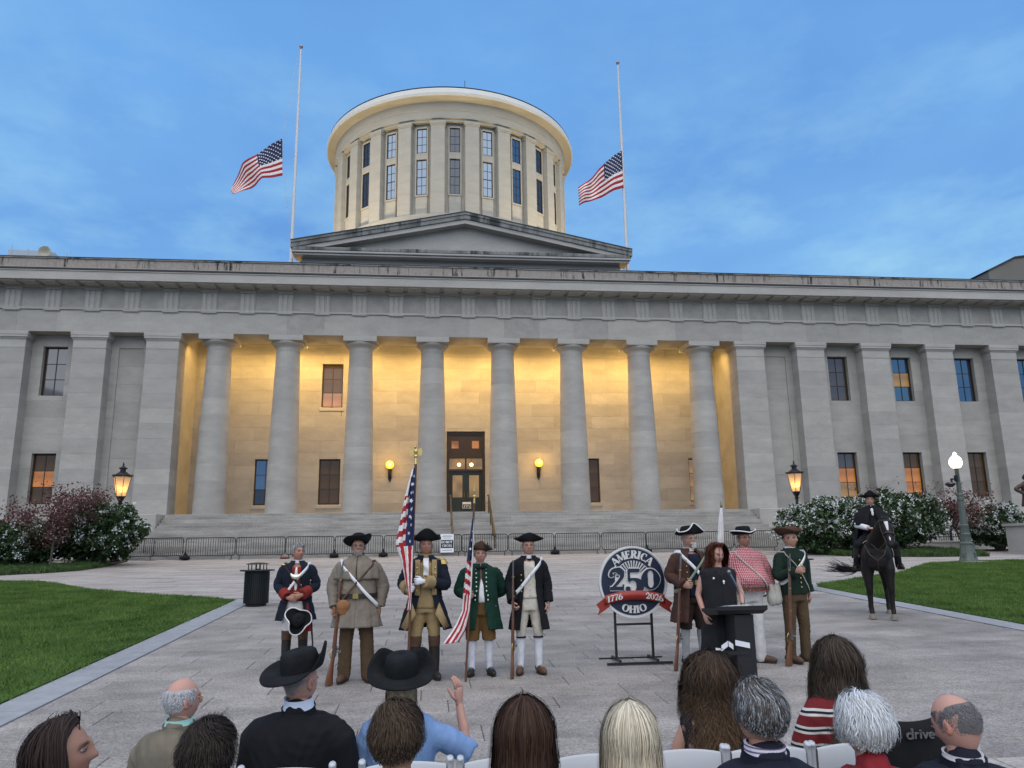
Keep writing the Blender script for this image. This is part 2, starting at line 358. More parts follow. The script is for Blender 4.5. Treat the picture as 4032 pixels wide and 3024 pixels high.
M_frame = mat('window_wood', (.030, .020, .017), rough=.55, var=.2, scale=6)
def glass(name, tint, mirror, emit=None, estr=0.):
    m = bpy.data.materials.new(name); m.use_nodes = True; t = m.node_tree; b = t.nodes['Principled BSDF']
    b.inputs['Base Color'].default_value = (*tint, 1); b.inputs['Roughness'].default_value = .04; b.inputs['Specular IOR Level'].default_value = .5
    g = N(t, 'ShaderNodeBsdfGlossy'); g.inputs['Roughness'].default_value = .03; g.inputs[0].default_value = (.58, .76, .95, 1)
    no = N(t, 'ShaderNodeTexNoise'); no.inputs['Scale'].default_value = .7; co = N(t, 'ShaderNodeTexCoord'); t.links.new(co.outputs['Object'], no.inputs['Vector'])
    bp = N(t, 'ShaderNodeBump'); bp.inputs['Strength'].default_value = .06; t.links.new(no.outputs['Fac'], bp.inputs['Height']); t.links.new(bp.outputs[0], g.inputs['Normal'])
    if emit:
        n2 = N(t, 'ShaderNodeTexNoise'); n2.inputs['Scale'].default_value = 1.3; n2.inputs['Detail'].default_value = 0; t.links.new(co.outputs['Object'], n2.inputs['Vector'])
        r = ramp(t, n2.outputs['Fac'], [(.32, [x*.45 for x in emit]), (.66, emit)]); t.links.new(r.outputs[0], b.inputs['Emission Color']); b.inputs['Emission Strength'].default_value = estr
    mx = N(t, 'ShaderNodeMixShader'); mx.inputs[0].default_value = mirror; o = t.nodes['Material Output']
    t.links.new(b.outputs[0], mx.inputs[1]); t.links.new(g.outputs[0], mx.inputs[2]); t.links.new(mx.outputs[0], o.inputs[0])
    MATS[name] = m; return m
GL = {'dark': glass('glass_dark', (.02, .02, .022), .05), 'sky': glass('glass_sky', (.02, .025, .03), .22), 'brown': glass('glass_blind', (.040, .024, .010), .0, (.30, .17, .06), .11),
      'orange': glass('glass_lit', (.06, .03, .01), .03, (1.0, .36, .06), .40), 'dim': glass('glass_dim', (.05, .04, .03), .06, (.5, .3, .14), .05), 'gold': glass('glass_gold', (.05, .03, .01), .04, (.9, .5, .14), .30)}
house = thing('statehouse', 'grey limestone Greek revival statehouse with columned portico and round drum', 'building', (CX, D, 1.8))
tagd = {}
def P(name, mb, m, smooth=None, parent=None):
    o = mb.build(name, m, parent or house, smooth, world=parent is None)
    return o
# ---- steps
M_cheek = M_stone2
nR = 15; rise = (ZS-1.797)/nR; tread = .30; y0 = 46.15-tread*(nR-1)-.5; y = y0
SX0, SX1 = -14.75, 19.85
for i in range(nR):
    mb = MB(); z1 = 1.797+rise*(i+1); xw = 0 if i > 4 else (5-i)*.10
    yb = 47.0 if i == nR-1 else y+tread+.06+(.5 if i == 8 else 0)
    # each step of several long stones
    e = SX0-xw; parts = []
    n = 7; L_ = (SX1+xw-e)/n; cut = sorted([e]+[e+L_*(k+random.uniform(-.25, .25)) for k in range(1, n)]+[SX1+xw])
    for k in range(n):
        mb = MB(); mb.cbox(cut[k]+.003, cut[k+1]-.003, y, yb, z1-rise+.002 if i else 1.6, z1, .012); P('step_stone', mb, M_step)
    y += tread+(.5 if i == 8 else 0)
# porch floor
mb = MB(); mb.box(-16.6, 21.6, 47.0, 51.6, 3.0, ZS-.003); P('porch_floor', mb, M_step)
# cheek blocks either side of the steps
for s in (-1, 1):
    xe = CX+s*(17.35); xo = CX+s*19.6
    mb = MB(); mb.cbox(min(xe, xo), max(xe, xo), 45.0, 46.75, 1.6, ZS-.02, .03); P('cheek_block', mb, M_cheek)
    mb = MB(); xe2 = CX+s*17.9; mb.cbox(min(xe2, xo), max(xe2, xo), 43.2, 45.0, 1.6, 3.1, .03); P('cheek_block', mb, M_cheek)
# ---- columns
XC = [-12.797, -8.661, -4.193, .275, 4.742, 9.21, 13.678, 17.814]; YC = D+1.02
def rcol(z):
    t = (z-ZS)/(14.2-ZS); return .94-.225*t+.022*math.sin(PI*min(1, max(0, t)))
nd = 10; zz = [ZS+(14.2-ZS)*i/nd for i in range(nd+1)]
drums = []
for i in range(nd):
    mb = MB(); a, b = zz[i], zz[i+1]; pr = [(rcol(a)-.003, a+.0005), (rcol(a+.006), a+.006)]+[(rcol(a+(b-a)*k/4), a+(b-a)*k/4) for k in (1, 2, 3)]+[(rcol(b-.006), b-.006), (rcol(b)-.003, b-.0005)]
    mb.lathe(pr, 64, (0, 0, 0)); drums.append(mb.mesh('drum', M_stone, 15))
mb = MB(); mb.lathe([(.70, 14.2), (.728, 14.205), (.728, 14.44), (.75, 14.45), (.76, 14.475), (.76, 14.49), (.83, 14.55), (.93, 14.62), (.99, 14.70), (1.0, 14.75), (.985, 14.79)], 48); capm = mb.mesh('echinus', M_stone, 50)
mb = MB(); mb.cbox(-1.018, 1.018, -1.018, 1.018, 14.792, ZA-.004, .012); abm = mb.mesh('abacus', M_stone2)
for x in XC:
    c = bpy.data.objects.new('column', None); C.objects.link(c); c.parent = house; c.location = (x-CX, YC-D, -1.8)
    for me in drums+[capm, abm]:
        o = put(me.name, me, c)
        if me.name.startswith('drum'): o.rotation_euler = (0, 0, random.uniform(0, 6))
# ---- ashlar walls
def ashlar(name, part, x0, x1, z0, z1, y, depth, course, length, holes, m=M_stone, jit=.25, c=.010):
    n = max(1, round((z1-z0)/course)); ch = (z1-z0)/n
    for i in range(n):
        a, b = z0+ch*i, z0+ch*(i+1); xs = [x0]; off = (i % 2)*length/2
        x = x0+(length-off if off else length)
        while x < x1-length*.3: xs.append(x+random.uniform(-jit, jit)*length*.4); x += length
        xs.append(x1)
        for k in range(len(xs)-1):
            rects = [(xs[k], xs[k+1], a, b)]
            for (hx0, hx1, hz0, hz1) in holes:
                nr = []
                for (p, q, r, s) in rects:
                    if q <= hx0 or p >= hx1 or s <= hz0 or r >= hz1: nr.append((p, q, r, s)); continue
                    if p < hx0: nr.append((p, hx0, r, s))
                    if q > hx1: nr.append((hx1, q, r, s))
                    mp_, mq = max(p, hx0), min(q, hx1)
                    if r < hz0: nr.append((mp_, mq, r, hz0))
                    if s > hz1: nr.append((mp_, mq, hz1, s))
                rects = nr
            for (p, q, r, s) in rects:
                if q-p < .04 or s-r < .04: continue
                mb = MB(); dy = random.uniform(0, .004); mb.cbox(p, q, y+dy, y+depth, r, s, c)
                put('stone_block', mb.mesh('stone_block', m), part)
def part_empty(name):
    o = bpy.data.objects.new(name, None); C.objects.link(o); o.parent = house
    o.matrix_parent_inverse = Matrix.Translation(house.location).inverted(); return o
# windows: frame with muntins (part) > panes and sill (sub-parts)
_wm = {}
def window(xc, yf, z0, z1, w, kinds, cols=2, rows=3, ft=.07, sill=True, M4=None, mid=None):
    """front of frame at yf; kinds maps row index (from top) to a glass kind"""
    key = (round(w, 2), round(z1-z0, 2), cols, rows, mid)
    h = z1-z0
    if key not in _wm:
        mb = MB(); a = w/2
        mb.box(-a, -a+ft, 0, .12, 0, h); mb.box(a-ft, a, 0, .12, 0, h); mb.box(-a+ft, a-ft, 0, .12, 0, ft*1.2); mb.box(-a+ft, a-ft, 0, .12, h-ft, h)
        iw = (w-2*ft)/cols; ih = (h-2.2*ft)/rows
        for i in range(1, cols): mb.box(-a+ft+iw*i-.02, -a+ft+iw*i+.02, .03, .10, ft*1.2, h-ft)
        for j in range(1, rows):
            t = .035 if (mid is not None and j == mid) else .018
            for i in range(cols): mb.box(-a+ft+iw*i+(.02 if i else 0), -a+ft+iw*(i+1)-(.02 if i < cols-1 else 0), .032, .098, ft*1.2+ih*j-t, ft*1.2+ih*j+t)
        pm = MB(); pm.box(-iw/2+.012, iw/2-.012, 0, .012, -ih/2+.012, ih/2-.012)
        _wm[key] = (mb.mesh('window', M_frame), pm, iw, ih)
    fm, pm, iw, ih = _wm[key]
    o = bpy.data.objects.new('window', fm); C.objects.link(o); o.parent = house
    if M4 is None: o.location = (xc-CX, yf-D, z0-1.8)
    else: o.matrix_parent_inverse = Matrix.Translation(house.location).inverted(); o.matrix_basis = M4
    for j in range(rows):
        kd = kinds if isinstance(kinds, str) else kinds[min(rows-1-j, len(kinds)-1)]
        pk = key+(kd,)
        if pk not in _wm: _wm[pk] = pm.mesh('pane', GL[kd])
        for i in range(cols):
            q = put('pane', _wm[pk], o); q.location = (-w/2+ft+iw*(i+.5), .06, ft*1.2+ih*(j+.5))
    if sill:
        sk = ('sill', round(w, 2))
        if sk not in _wm: mb = MB(); mb.cbox(-w/2-.12, w/2+.12, -.20, .14, -.24, -.003, .02); _wm[sk] = mb.mesh('sill', M_stone2)
        put('sill', _wm[sk], o)
    return o
# porch back wall
YB = 51.1; WW = 1.36
pw = [(-13.45, 5.03, 7.97, 'dark'), (-10.35, 5.03, 7.97, ['sky', 'sky', 'dark']), (-6.3, 5.03, 7.97, 'brown'), (10.87, 5.03, 7.97, 'brown'), (18.44, 5.03, 7.97, 'gold'), (-6.3, 11.38, 14.33, ['brown', 'brown', 'orange'])]
holes = [(x-WW/2, x+WW/2, a, b) for x, a, b, k in pw]+[(1.27, 3.82, ZS, 9.8)]
wall = part_empty('portico_wall')
ashlar('portico_wall', wall, -16.2, 21.2, ZS, 15.75, YB, .5, .80, 2.6, holes)
mb = MB(); mb.box(-16.3, 21.3, YB+.5, YB+.6, ZS, 16); P('portico_backing', mb, M_lead)
for x, a, b, k in pw: window(x, YB+.16, a, b, WW, k)
mb = MB(); mb.box(-16.2, 21.2, YB-.035, YB-.006, 14.93, 14.97); P('string_course', mb, M_stone2)
mb = MB(); mb.box(-16.5, 21.5, D+2.05, YB+.6, 15.6, 15.75); P('porch_ceiling', mb, M_stone2)
# side walls of the porch (returns behind the corner pilasters)
for s in (-1, 1):
    xa, xb = CX+s*17.55, CX+s*18.1; mb = MB(); mb.box(min(xa, xb), max(xa, xb), 48.2, YB+.5, ZS-.2, 15.7); P('porch_return', mb, M_stone2)
# ---- pilasters and wing bays
pil = [20.9, 25.06, 29.6, 34.17, 38.8, 43.4]
pil_all = [x for x in pil]+[2*CX-x for x in pil[:4]]
zc = [ZS-.05+(14.1-ZS+.05)*i/11 for i in range(12)]
for x in pil_all:
    corner = abs(abs(x-CX)-(20.9-CX)) < .1
    yb = 48.25
    p = part_empty('pilaster')
    for i in range(11):
        w0 = .985-.004*i; mb = MB(); mb.cbox(x-w0, x+w0, D+.06+.004*i+random.uniform(0, .004), yb, zc[i], zc[i+1], .011); put('stone_block', mb.mesh('stone_block', M_stone), p)
    mb = MB(); mb.cbox(x-.93, x+.93, D+.10, yb, 14.1, 14.14, .005); mb.cbox(x-.945, x+.945, D+.085, yb, 14.14, 14.62, .01)
    for k, (o_, za_, zb_) in enumerate([(.02, 14.62, 14.68), (.06, 14.68, 14.76), (.12, 14.76, 14.90), (.14, 14.90, ZA-.004)]):
        mb.cbox(x-.945-o_, x+.945+o_, D+.085-o_, yb, za_, zb_, .015)
    put('capital', mb.mesh('capital', M_stone2), p)
    mb = MB(); mb.cbox(x-1.12, x+1.12, D-.10, yb, 1.6, ZS-.055, .02); put('plinth', mb.mesh('plinth', M_stone2), p)
YW = 47.72
edges = sorted(pil_all)
def bay(xa, xb, kinds):
    """wall between two pilasters: kinds None for a blank bay"""
    x0, x1 = xa+.93, xb-.93; xm = (xa+xb)/2; b = part_empty('wall_bay')
    if kinds is None:
        hl = [(xm-.7, xm+.7, 4.3, 14.36)]
        ashlar('b', b, x0, x1, ZS-.2, ZA-.01, YW, .5, .98, 4, hl); ashlar('b', b, xm-.7, xm+.7, 4.3, 14.36, YW+.07, .4, 1.12, 4, [])
    else:
        hl = [(xm-.69, xm+.69, 11.40, 14.42), (xm-.67, xm+.67, 5.0, 7.95)]
        ashlar('b', b, x0, x1, ZS-.2, ZA-.01, YW, .5, .98, 4, hl)
        window(xm, YW+.28, 11.40, 14.42, 1.38, kinds[0], 2, 3); window(xm, YW+.28, 5.0, 7.95, 1.34, kinds[1], 2, 3)
    mb = MB(); mb.box(x0-.1, x1+.1, YW+.5, YW+.58, 3.9, ZA); put('backing', mb.mesh('backing', M_lead), b)
    mb = MB(); mb.cbox(x0-.05, x1+.05, YW-.28, YW+.5, 1.6, ZS-.21, .02); put('plinth', mb.mesh('plinth', M_stone2), b)
spec = {20.9: None, 25.06: ('dim', ['dim', 'orange', 'gold']), 29.6: (['sky', 'gold', 'sky'], ['brown', 'orange', 'orange']), 34.17: ('sky', 'brown'), 38.8: ('sky', 'brown')}
R_ = pil
for i in range(len(R_)-1): bay(R_[i], R_[i+1], spec[R_[i]])
Lp = [2*CX-x for x in pil[:4]]
bay(Lp[1], Lp[0], None); bay(Lp[2], Lp[1], ('dim', ['brown', 'orange', 'brown'])); bay(Lp[3], Lp[2], ('dim', 'brown'))
for xa, xb in ((-60, Lp[3]), (43.4, 66)):
    mb = MB(); mb.box(xa, xb, YW, YW+.6, 1.6, ZA); P('wing_wall', mb, M_stone2)
# ---- entablature
EX0, EX1 = -60., 66.
a0 = D+.02
x = EX0; cut = [EX0]
while x < EX1: x += random.choice([2.234, 2.234, 4.468]); cut.append(min(x, EX1))
arch = part_empty('architrave')
for i in range(len(cut)-1):
    xm = (cut[i]+cut[i+1])/2; mb = MB(); mb.cbox(cut[i]+.001, cut[i+1]-.001, a0+random.uniform(0, .004), D+2.04, ZA, 16.47, .006)
    m_ = M_blot if -11 < xm < 17 and random.random() < .7 else M_stone
    if cut[i+1]-cut[i] > .05: put('architrave_block', mb.mesh('architrave_block', m_), arch)
mb = MB(); mb.cbox(EX0, EX1, D-.07, D+1, 16.472, 16.60, .01); P('taenia', mb, M_stone2)
mb = MB(); mb.cbox(EX0, EX1, D+.05, D+1, 16.602, 17.86, .005); P('frieze', mb, M_blot)
mb = MB(); mb.cbox(EX0, EX1, D-.05, D+1, 17.86, 18.0, .01); P('bed_mould', mb, M_stone2)
# triglyphs, regulae, mutules
tri = MB()
w = .46
tri.box(-w, w, .0, .10, 16.604, 17.86)
for k in (-1, 0, 1): tri.add([(k*.31-.13, 0, 16.604), (k*.31+.13, 0, 16.604), (k*.31+.13, 0, 17.70), (k*.31-.13, 0, 17.70), (k*.31-.085, -.055, 16.604), (k*.31+.085, -.055, 16.604), (k*.31+.085, -.055, 17.66), (k*.31-.085, -.055, 17.66)], [(4,5,6,7),(0,4,7,3),(1,2,6,5),(3,7,6,2),(0,1,5,4)])
tri.box(-w-.02, w+.02, -.075, .1, 17.70, 17.858); tri_m = tri.mesh('triglyph', M_stone2)
reg = MB(); reg.cbox(-.46, .46, -.085, .1, 16.40, 16.47, .01)
for k in range(6): reg.lathe([(.03, 16.365), (.022, 16.40)], 8, (-.38+.152*k, -.04, 0))
reg_m = reg.mesh('regula', M_stone2)
mut = MB(); mut.cbox(-.44, .44, -.88, 0, 17.93, 18.03, .012)
for i in range(6):
    for j in range(3): mut.lathe([(.03, 17.90), (.025, 17.93)], 6, (-.365+.146*i, -.78+.28*j, 0))
mut_m = mut.mesh('mutule', M_stone2)
k = -13
while True:
    x = CX+2.2585*k; k += 1
    if x > 48: break
    if x < -31: continue
    o = put('triglyph', tri_m, house); o.location = (x-CX, .0, -1.8)
    o = put('regula', reg_m, house); o.location = (x-CX, 0, -1.8)
    for dx in (0, 1.129): o = put('mutule', mut_m, house); o.location = (x+dx-CX, -.06, -1.8)
mb = MB(); mb.box(EX0, EX1, D-1.06, D+1, 18.032, 18.09); P('cornice_soffit', mb, M_stone2)
mb = MB(); mb.cbox(EX0, EX1, D-1.08, D-.5, 18.0, 18.50, .012); P('corona', mb, M_stone2)
mb = MB()
prof = [(D-1.09, 18.50), (D-1.13, 18.53), (D-1.13, 18.58), (D-.6, 18.60), (D-.6, 18.50)]
mb.loft([[(EX0, y, z) for y, z in prof], [(EX1, y, z) for y, z in prof]]); P('cornice_crown', mb, M_stone2)
mb = MB(); mb.box(EX0, EX1, D-1.16, D-.4, 18.603, 18.70); P('gutter', mb, M_lead)
mb = MB(); mb.box(EX0, EX1, D-1.12, D-.35, 18.703, 18.745); P('gutter_lip', mb, M_stone2)
# parapet of individual blocks with coping
par = part_empty('parapet'); x = -34.
while x < 48:
    w = random.uniform(2.1, 3.4); mb = MB(); mb.cbox(x+.005, x+w-.005, D-.62+random.uniform(0, .01), D+.1, 18.70, 19.44, .01); put('parapet_block', mb.mesh('parapet_block', M_parapet), par)
    x += w
mb = MB(); mb.cbox(-60, 66, D-.68, D+.15, 19.442, 19.53, .015); P('coping', mb, M_ped)
mb = MB(); mb.box(-60, 66, D-.70, D+.2, 19.532, 19.56); P('coping_flashing', mb, M_lead)
# roof deck
mb = MB(); mb.box(-60, 66, D+.3, 110, 18.9, 19.0); P('roof_deck', mb, M_lead)
# ---- attic pediment
YP = 51.2; ax0, ax1 = -8.7, 13.6
mb = MB(); mb.cbox(ax0, ax1, YP, YP+22, 19.0, 22.0, .02); P('attic_wall', mb, M_stone2)
slope = (24.95-22.5)/(CX-(-9.3)); yf = YP-.8
tymp = MB(); tymp.prism([(ax0+.2, 22.3), (ax1-.2, 22.3), (CX, 24.65)], YP-.05, YP+.4); P('tympanum', tymp, M_stone2)
mb = MB(); mb.cbox(-9.25, 14.2, yf, YP+.6, 21.95, 22.10, .02); mb.cbox(-9.12, 14.1, yf+.12, YP+.6, 21.80, 21.95, .02); P('horizontal_cornice', mb, M_stone2)
mb = MB(); mb.cbox(-9.2, 14.15, yf-.02, YP+.3, 22.10, 22.36, .03); P('horizontal_cornice_face', mb, M_ped)
for s in (-1, 1):
    xe = CX+s*11.83
    def pz(x): return 22.56+slope*(abs(xe-x))
    for (d0, d1, yo, m_) in ((-.30, .0, -.04, M_ped), (.0, .16, -.10, M_ped), (-.62, -.30, .06, M_stone2)):
        lo0, hi0 = pz(xe)+d0, pz(xe)+d1; lo1, hi1 = pz(CX)+d0, pz(CX)+d1
        mb = MB(); a, b = (xe, CX)
        xs_ = xe if d0 > -.5 else xe-s*.35
        if d0 <= -.5: lo0, hi0 = pz(xs_)+d0, pz(xs_)+d1
        q = [(xs_, lo0), (CX, lo1), (CX, hi1), (xs_, hi0)]
        if s > 0: q = q[::-1]
        mb.prism(q, yf+yo, YP+.6 if d0 > -.5 else YP+.2); P('raking_cornice', mb, m_)
    mb = MB(); q = [(xe, pz(xe)+.16), (CX, pz(CX)+.16), (CX, pz(CX)+.24), (xe, pz(xe)+.24)]
    mb.prism(q if s < 0 else q[::-1], yf-.12, YP+22); P('pediment_roof', mb, M_lead)
# ---- drum
YD = 84.; RD = 13.24; nB = 24; RW = 12.62
def dring(mb, prof, n=96):
    mb.lathe(prof, n, (CX, YD, 0))
mb = MB(); dring(mb, [(RW, 19), (RW, 45)]); P('drum_wall', mb, M_cream, 30)
mb = MB(); dring(mb, [(RD+.25, 19), (RD+.25, 33.6), (RD+.08, 33.75), (RD+.08, 34.36), (RW, 34.4)]); P('drum_base', mb, M_cream, 30)
mb = MB(); dring(mb, [(RW-.1, 44.4), (RD-.12, 44.4), (RD-.12, 44.66), (RD+.05, 44.70), (RD+.05, 45.5), (RD+.10, 45.52), (RD+.10, 46.5), (RD+.25, 46.62)]); P('drum_entablature', mb, M_cream, 30)
mb = MB(); dring(mb, [(RD, 46.60), (RD+.82, 46.62), (RD+.98, 46.66), (RD+.98, 46.95)]); P('drum_cornice_soffit', mb, M_cream, 30)
mb = MB(); dring(mb, [(RD+.8, 46.64), (RD+1.06, 46.66), (RD+1.06, 46.98), (RD+1.02, 47.02), (RD+.97, 47.3), (RD+.9, 47.52), (RD+.8, 47.6)]); P('drum_cornice', mb, M_rim, 35)
mb = MB(); dring(mb, [(RD+.86, 47.58), (RD+.88, 47.68), (RD-.5, 47.8), (2, 50.0), (0.2, 50.2)]); P('drum_roof', mb, M_lead, 30)
dp = MB(); wd = .70
dp.cbox(-wd, wd, -RD, -RW+.15, 34.36, 43.95, .03); dp.cbox(-wd-.06, wd+.06, -RD-.05, -RW+.15, 43.95, 44.12, .02); dp.cbox(-wd-.10, wd+.10, -RD-.10, -RW+.15, 44.12, 44.42, .02)
dpm = dp.mesh('drum_pilaster', M_cream)
dpan = MB(); dpan.cbox(-.62, .62, -RW-.20, -RW+.15, 34.5, 36.45, .05); dpan.cbox(-.66, .66, -RW-.27, -RW+.15, 36.45, 36.62, .02)
dpan.cbox(-.66, -.53, -RW-.24, -RW+.1, 36.62, 43.9, .01); dpan.cbox(.53, .66, -RW-.24, -RW+.1, 36.62, 43.9, .01); dpan.cbox(-.53, .53, -RW-.24, -RW+.1, 40.45, 41.15, .01); dpan.cbox(-.53, .53, -RW-.24, -RW+.1, 43.85, 44.0, .01)
dpanm = dpan.mesh('window_surround', M_cream)
kinds_d = {-1: 'sky', 0: 'dark', 1: 'sky', 2: 'sky', 3: 'dark', -2: 'sky', -3: 'dark', 4: 'dark', -4: 'dark', 5: 'dark', -5: 'dark'}
for i in range(-6, 7):
    a = 2*PI*i/nB; Rz = Matrix.Rotation(a, 4, 'Z'); base = Matrix.Translation((CX, YD, 0)) @ Rz
    for me, aa in ((dpm, a+PI/nB), (dpanm, a)):
        o = put(me.name, me, house); o.matrix_parent_inverse = Matrix.Translation(house.location).inverted(); o.matrix_basis = Matrix.Translation((CX, YD, 0)) @ Matrix.Rotation(aa, 4, 'Z')
    if abs(i) <= 5:
        for z0_, z1_, rows in ((36.66, 40.42, 4), (41.18, 43.85, 3)):
            window(0, 0, z0_, z1_, 1.04, kinds_d[i], 2, rows, .06, False, base @ Matrix.Translation((0, -RW-.16, z0_)), 2 if rows == 4 else None)
mb = MB(); mb.tube([(CX+1.0, YD-12.9, 47.7), (CX+1.0, YD-12.9, 49.2)], .03, 6); P('lightning_rod', mb, M_lead)
# ---- entrance
M_door = mat('door_paint', (.012, .020, .016), rough=.45, var=.2, scale=5); M_dframe = mat('door_frame', (.030, .018, .012), rough=.5, var=.25, scale=4)
dx0, dx1, dz1 = 1.29, 3.80, 9.78
mb = MB(); mb.box(dx0, dx0+.16, YB+.1, YB+.5, ZS, dz1); mb.box(dx1-.16, dx1, YB+.1, YB+.5, ZS, dz1); mb.box(dx0+.16, dx1-.16, YB+.1, YB+.5, dz1-.2, dz1)
mb.box(dx0+.16, dx1-.16, YB+.08, YB+.5, 8.10, 8.36); mb.box(dx0+.16, dx1-.16, YB+.05, YB+.12, 8.02, 8.10); mb.box(dx0+.16, dx1-.16, YB+.12, YB+.5, 7.15, 7.3)
mb.box(CX-.05+.035, CX+.05+.035, YB+.12, YB+.5, 7.3, 8.02)
for (a, b) in ((dx0+.16, 1.60), (2.07, 2.96), (3.43, dx1-.16)): mb.box(a, b, YB+.14, YB+.45, 8.36, dz1-.2)
for a in (1.60, 2.96): mb.box(a, a+.47, YB+.14, YB+.45, 8.36, 8.68); mb.box(a, a+.47, YB+.14, YB+.45, 9.2, dz1-.2)
dfr = P('door_frame', mb, M_dframe)
for a in (1.60, 2.96): mb = MB(); mb.box(a, a+.47, YB+.25, YB+.27, 8.68, 9.2); P('pane', mb, GL['orange'], None, dfr)
for a, b in ((dx0+.16, 2.495), (2.595, dx1-.16)): mb = MB(); mb.box(a, b, YB+.26, YB+.28, 7.3, 8.02); P('transom_pane', mb, GL['gold'], None, dfr)
for s, (a, b) in enumerate(((1.455, 2.54), (2.55, 3.635))):
    mb = MB(); mb.box(a, a+.22, YB+.2, YB+.27, ZS, 7.14); mb.box(b-.22, b, YB+.2, YB+.27, ZS, 7.14); mb.box(a+.22, b-.22, YB+.2, YB+.27, 6.9, 7.14); mb.box(a+.22, b-.22, YB+.2, YB+.27, ZS, 5.45)
    mb.box(a+.26, b-.26, YB+.17, YB+.2, ZS+.25, 5.2)
    d = P('door', mb, M_door); mb = MB(); mb.box(a+.22, b-.22, YB+.23, YB+.245, 5.45, 6.9); P('pane', mb, GL['gold'], None, d)
    mb = MB(); xh = b-.1 if s == 0 else a+.1; mb.tube([(xh, YB+.17, 5.4), (xh, YB+.12, 5.42), (xh, YB+.12, 5.75), (xh, YB+.17, 5.77)], .018, 8); P('handle', mb, mat('brass', (.5, .36, .14), rough=.3, metal=1), None, d)
# small notice on the right door
mb = MB(); mb.cbox(2.32, 2.88, YB+.145, YB+.165, 4.72, 5.14, .004); nb = P('door_notice', mb, mat('notice_white', (.62, .63, .64), rough=.5, var=.03))
mb = MB(); mb.box(2.35, 2.85, YB+.139, YB+.143, 4.75, 5.0); P('notice_field', mb, mat('notice_ink', (.02, .03, .06), rough=.5), None, nb)
mb = MB()
for k in range(3): mb.box(2.42+.16*k, 2.48+.16*k, YB+.134, YB+.138, 4.79, 4.87)
mb.box(2.42, 2.78, YB+.134, YB+.138, 4.92, 4.95); P('notice_print', mb, MATS['notice_white'], None, nb)
# lit chandeliers glimpsed through the transom
M_bulb = mat('warm_bulb', (1, .8, .5), emit=(1, .62, .22), estr=9)
for x in (2.1, 2.92):
    t_ = thing('hall_lamp', 'glowing hall lamp seen through the %s half of the transom' % ('left' if x < CX else 'right'), 'lamp', (x, YB+.2, 7.6))
    mb = MB(); mb.ell((0, 0, 0), .11, 14, 9); mb.build('globe', M_bulb, t_, 60); mb = MB(); mb.tube([(0, .0, .1), (0, .0, .38)], .012, 6); mb.build('stem', M_dframe, t_)
# ---- handrails on the steps
M_iron = mat('black_iron', (.018, .018, .02), rough=.45, var=.2, scale=8, metal=.3)
M_bronze = mat('rail_bronze', (.10, .075, .045), rough=.45, var=.3, scale=5, metal=.6)
for x in (1.38, 3.62):
    h = thing('stair_handrail', 'dark bronze handrail climbing the steps %s of the door' % ('left' if x < CX else 'right'), 'handrail', (x, y0, 1.8))
    pts = [(x, y0+.1, 2.75), (x, 45.9, 5.22), (x, 46.6, 5.25)]
    mb = MB(); mb.tube(pts, .045, 8); mb.tube([(p[0], p[1], p[2]-.45) for p in pts], .03, 8); mb.build('rail', M_bronze, h, 60, True)
    for t in (.05, .36, .68, .97):
        yy = y0+.15+(46.1-y0-.2)*t; ztop = 2.75+(5.22-2.75)*min(1, (yy-y0-.1)/(45.8-y0))
        mb = MB(); mb.tube([(x, yy, ztop-1.05), (x, yy, ztop)], .035, 8); mb.build('post', M_bronze, h, 60, True)
# ================================================================== lamps of the place
def light(kind, name, loc, energy, color, parent=None, size=.2, aim=None, spot=None, blend=.8):
    l = bpy.data.lights.new(name, kind); l.energy = energy; l.color = color
    if kind in ('POINT', 'SPOT'): l.shadow_soft_size = size
    if kind == 'AREA': l.size = size
    if spot: l.spot_size = math.radians(spot); l.spot_blend = blend
    o = bpy.data.objects.new(name, l); C.objects.link(o); o.location = loc
    if aim is not None: o.rotation_euler = (Vector(aim)-Vector(loc)).to_track_quat('-Z', 'Y').to_euler()
    return o
WARM = (1.0, .61, .18)
for i, x in enumerate(XC):
    t_ = thing('portico_floodlight', 'warm floodlight hidden behind a portico capital', 'floodlight', (x, D+2.3, 14.85), group='floodlights hidden behind the portico capitals')
    mb = MB(); mb.box(-.18, .18, -.1, .12, -.12, .12); mb.build('housing', M_iron, t_); mb = MB(); mb.box(-.14, .14, .122, .13, -.09, .09); mb.build('lens', M_bulb, t_)
    l_ = light('AREA', 'floodlight_beam', (x, D+2.2, 15.05), 130 if i in (0, 7) else 255, WARM, size=3.6, aim=(x, YB+.3, 6.5)); l_.data.spread = math.radians(160); l_.data.shape = 'RECTANGLE'; l_.data.size_y = .3
    light('POINT', 'floodlight_spill', (x, D+2.5, 14.5), 40 if i in (0, 7) else 95, WARM, size=.4)
for i in range(-3, 4):
    a = i*.36; x = CX+24*math.sin(a); y = YD-24*math.cos(a)
    t_ = thing('roof_floodlight', 'floodlight on the roof aimed at the round drum', 'floodlight', (x, max(y, 60), 19.05), group='floodlights on the roof below the drum')
    mb = MB(); mb.box(-.3, .3, -.2, .2, .2, .7); mb.tube([(0, 0, 0), (0, 0, .2)], .05, 6); mb.build('housing', M_iron, t_)
    light('SPOT', 'drum_beam', (x, max(y, 60), 20.2), 10500, (1.0, .79, .48), size=.4, aim=(CX+11*math.sin(a), YD-11*math.cos(a), 43), spot=95, blend=1)
for x in (-9.3, 14.3): light('POINT', 'roof_glow', (x, 53.2, 20.4), 120, WARM, size=.3)
M_globe = mat('sconce_globe', (1, .7, .2), emit=(1.0, .44, .02), estr=2.4)
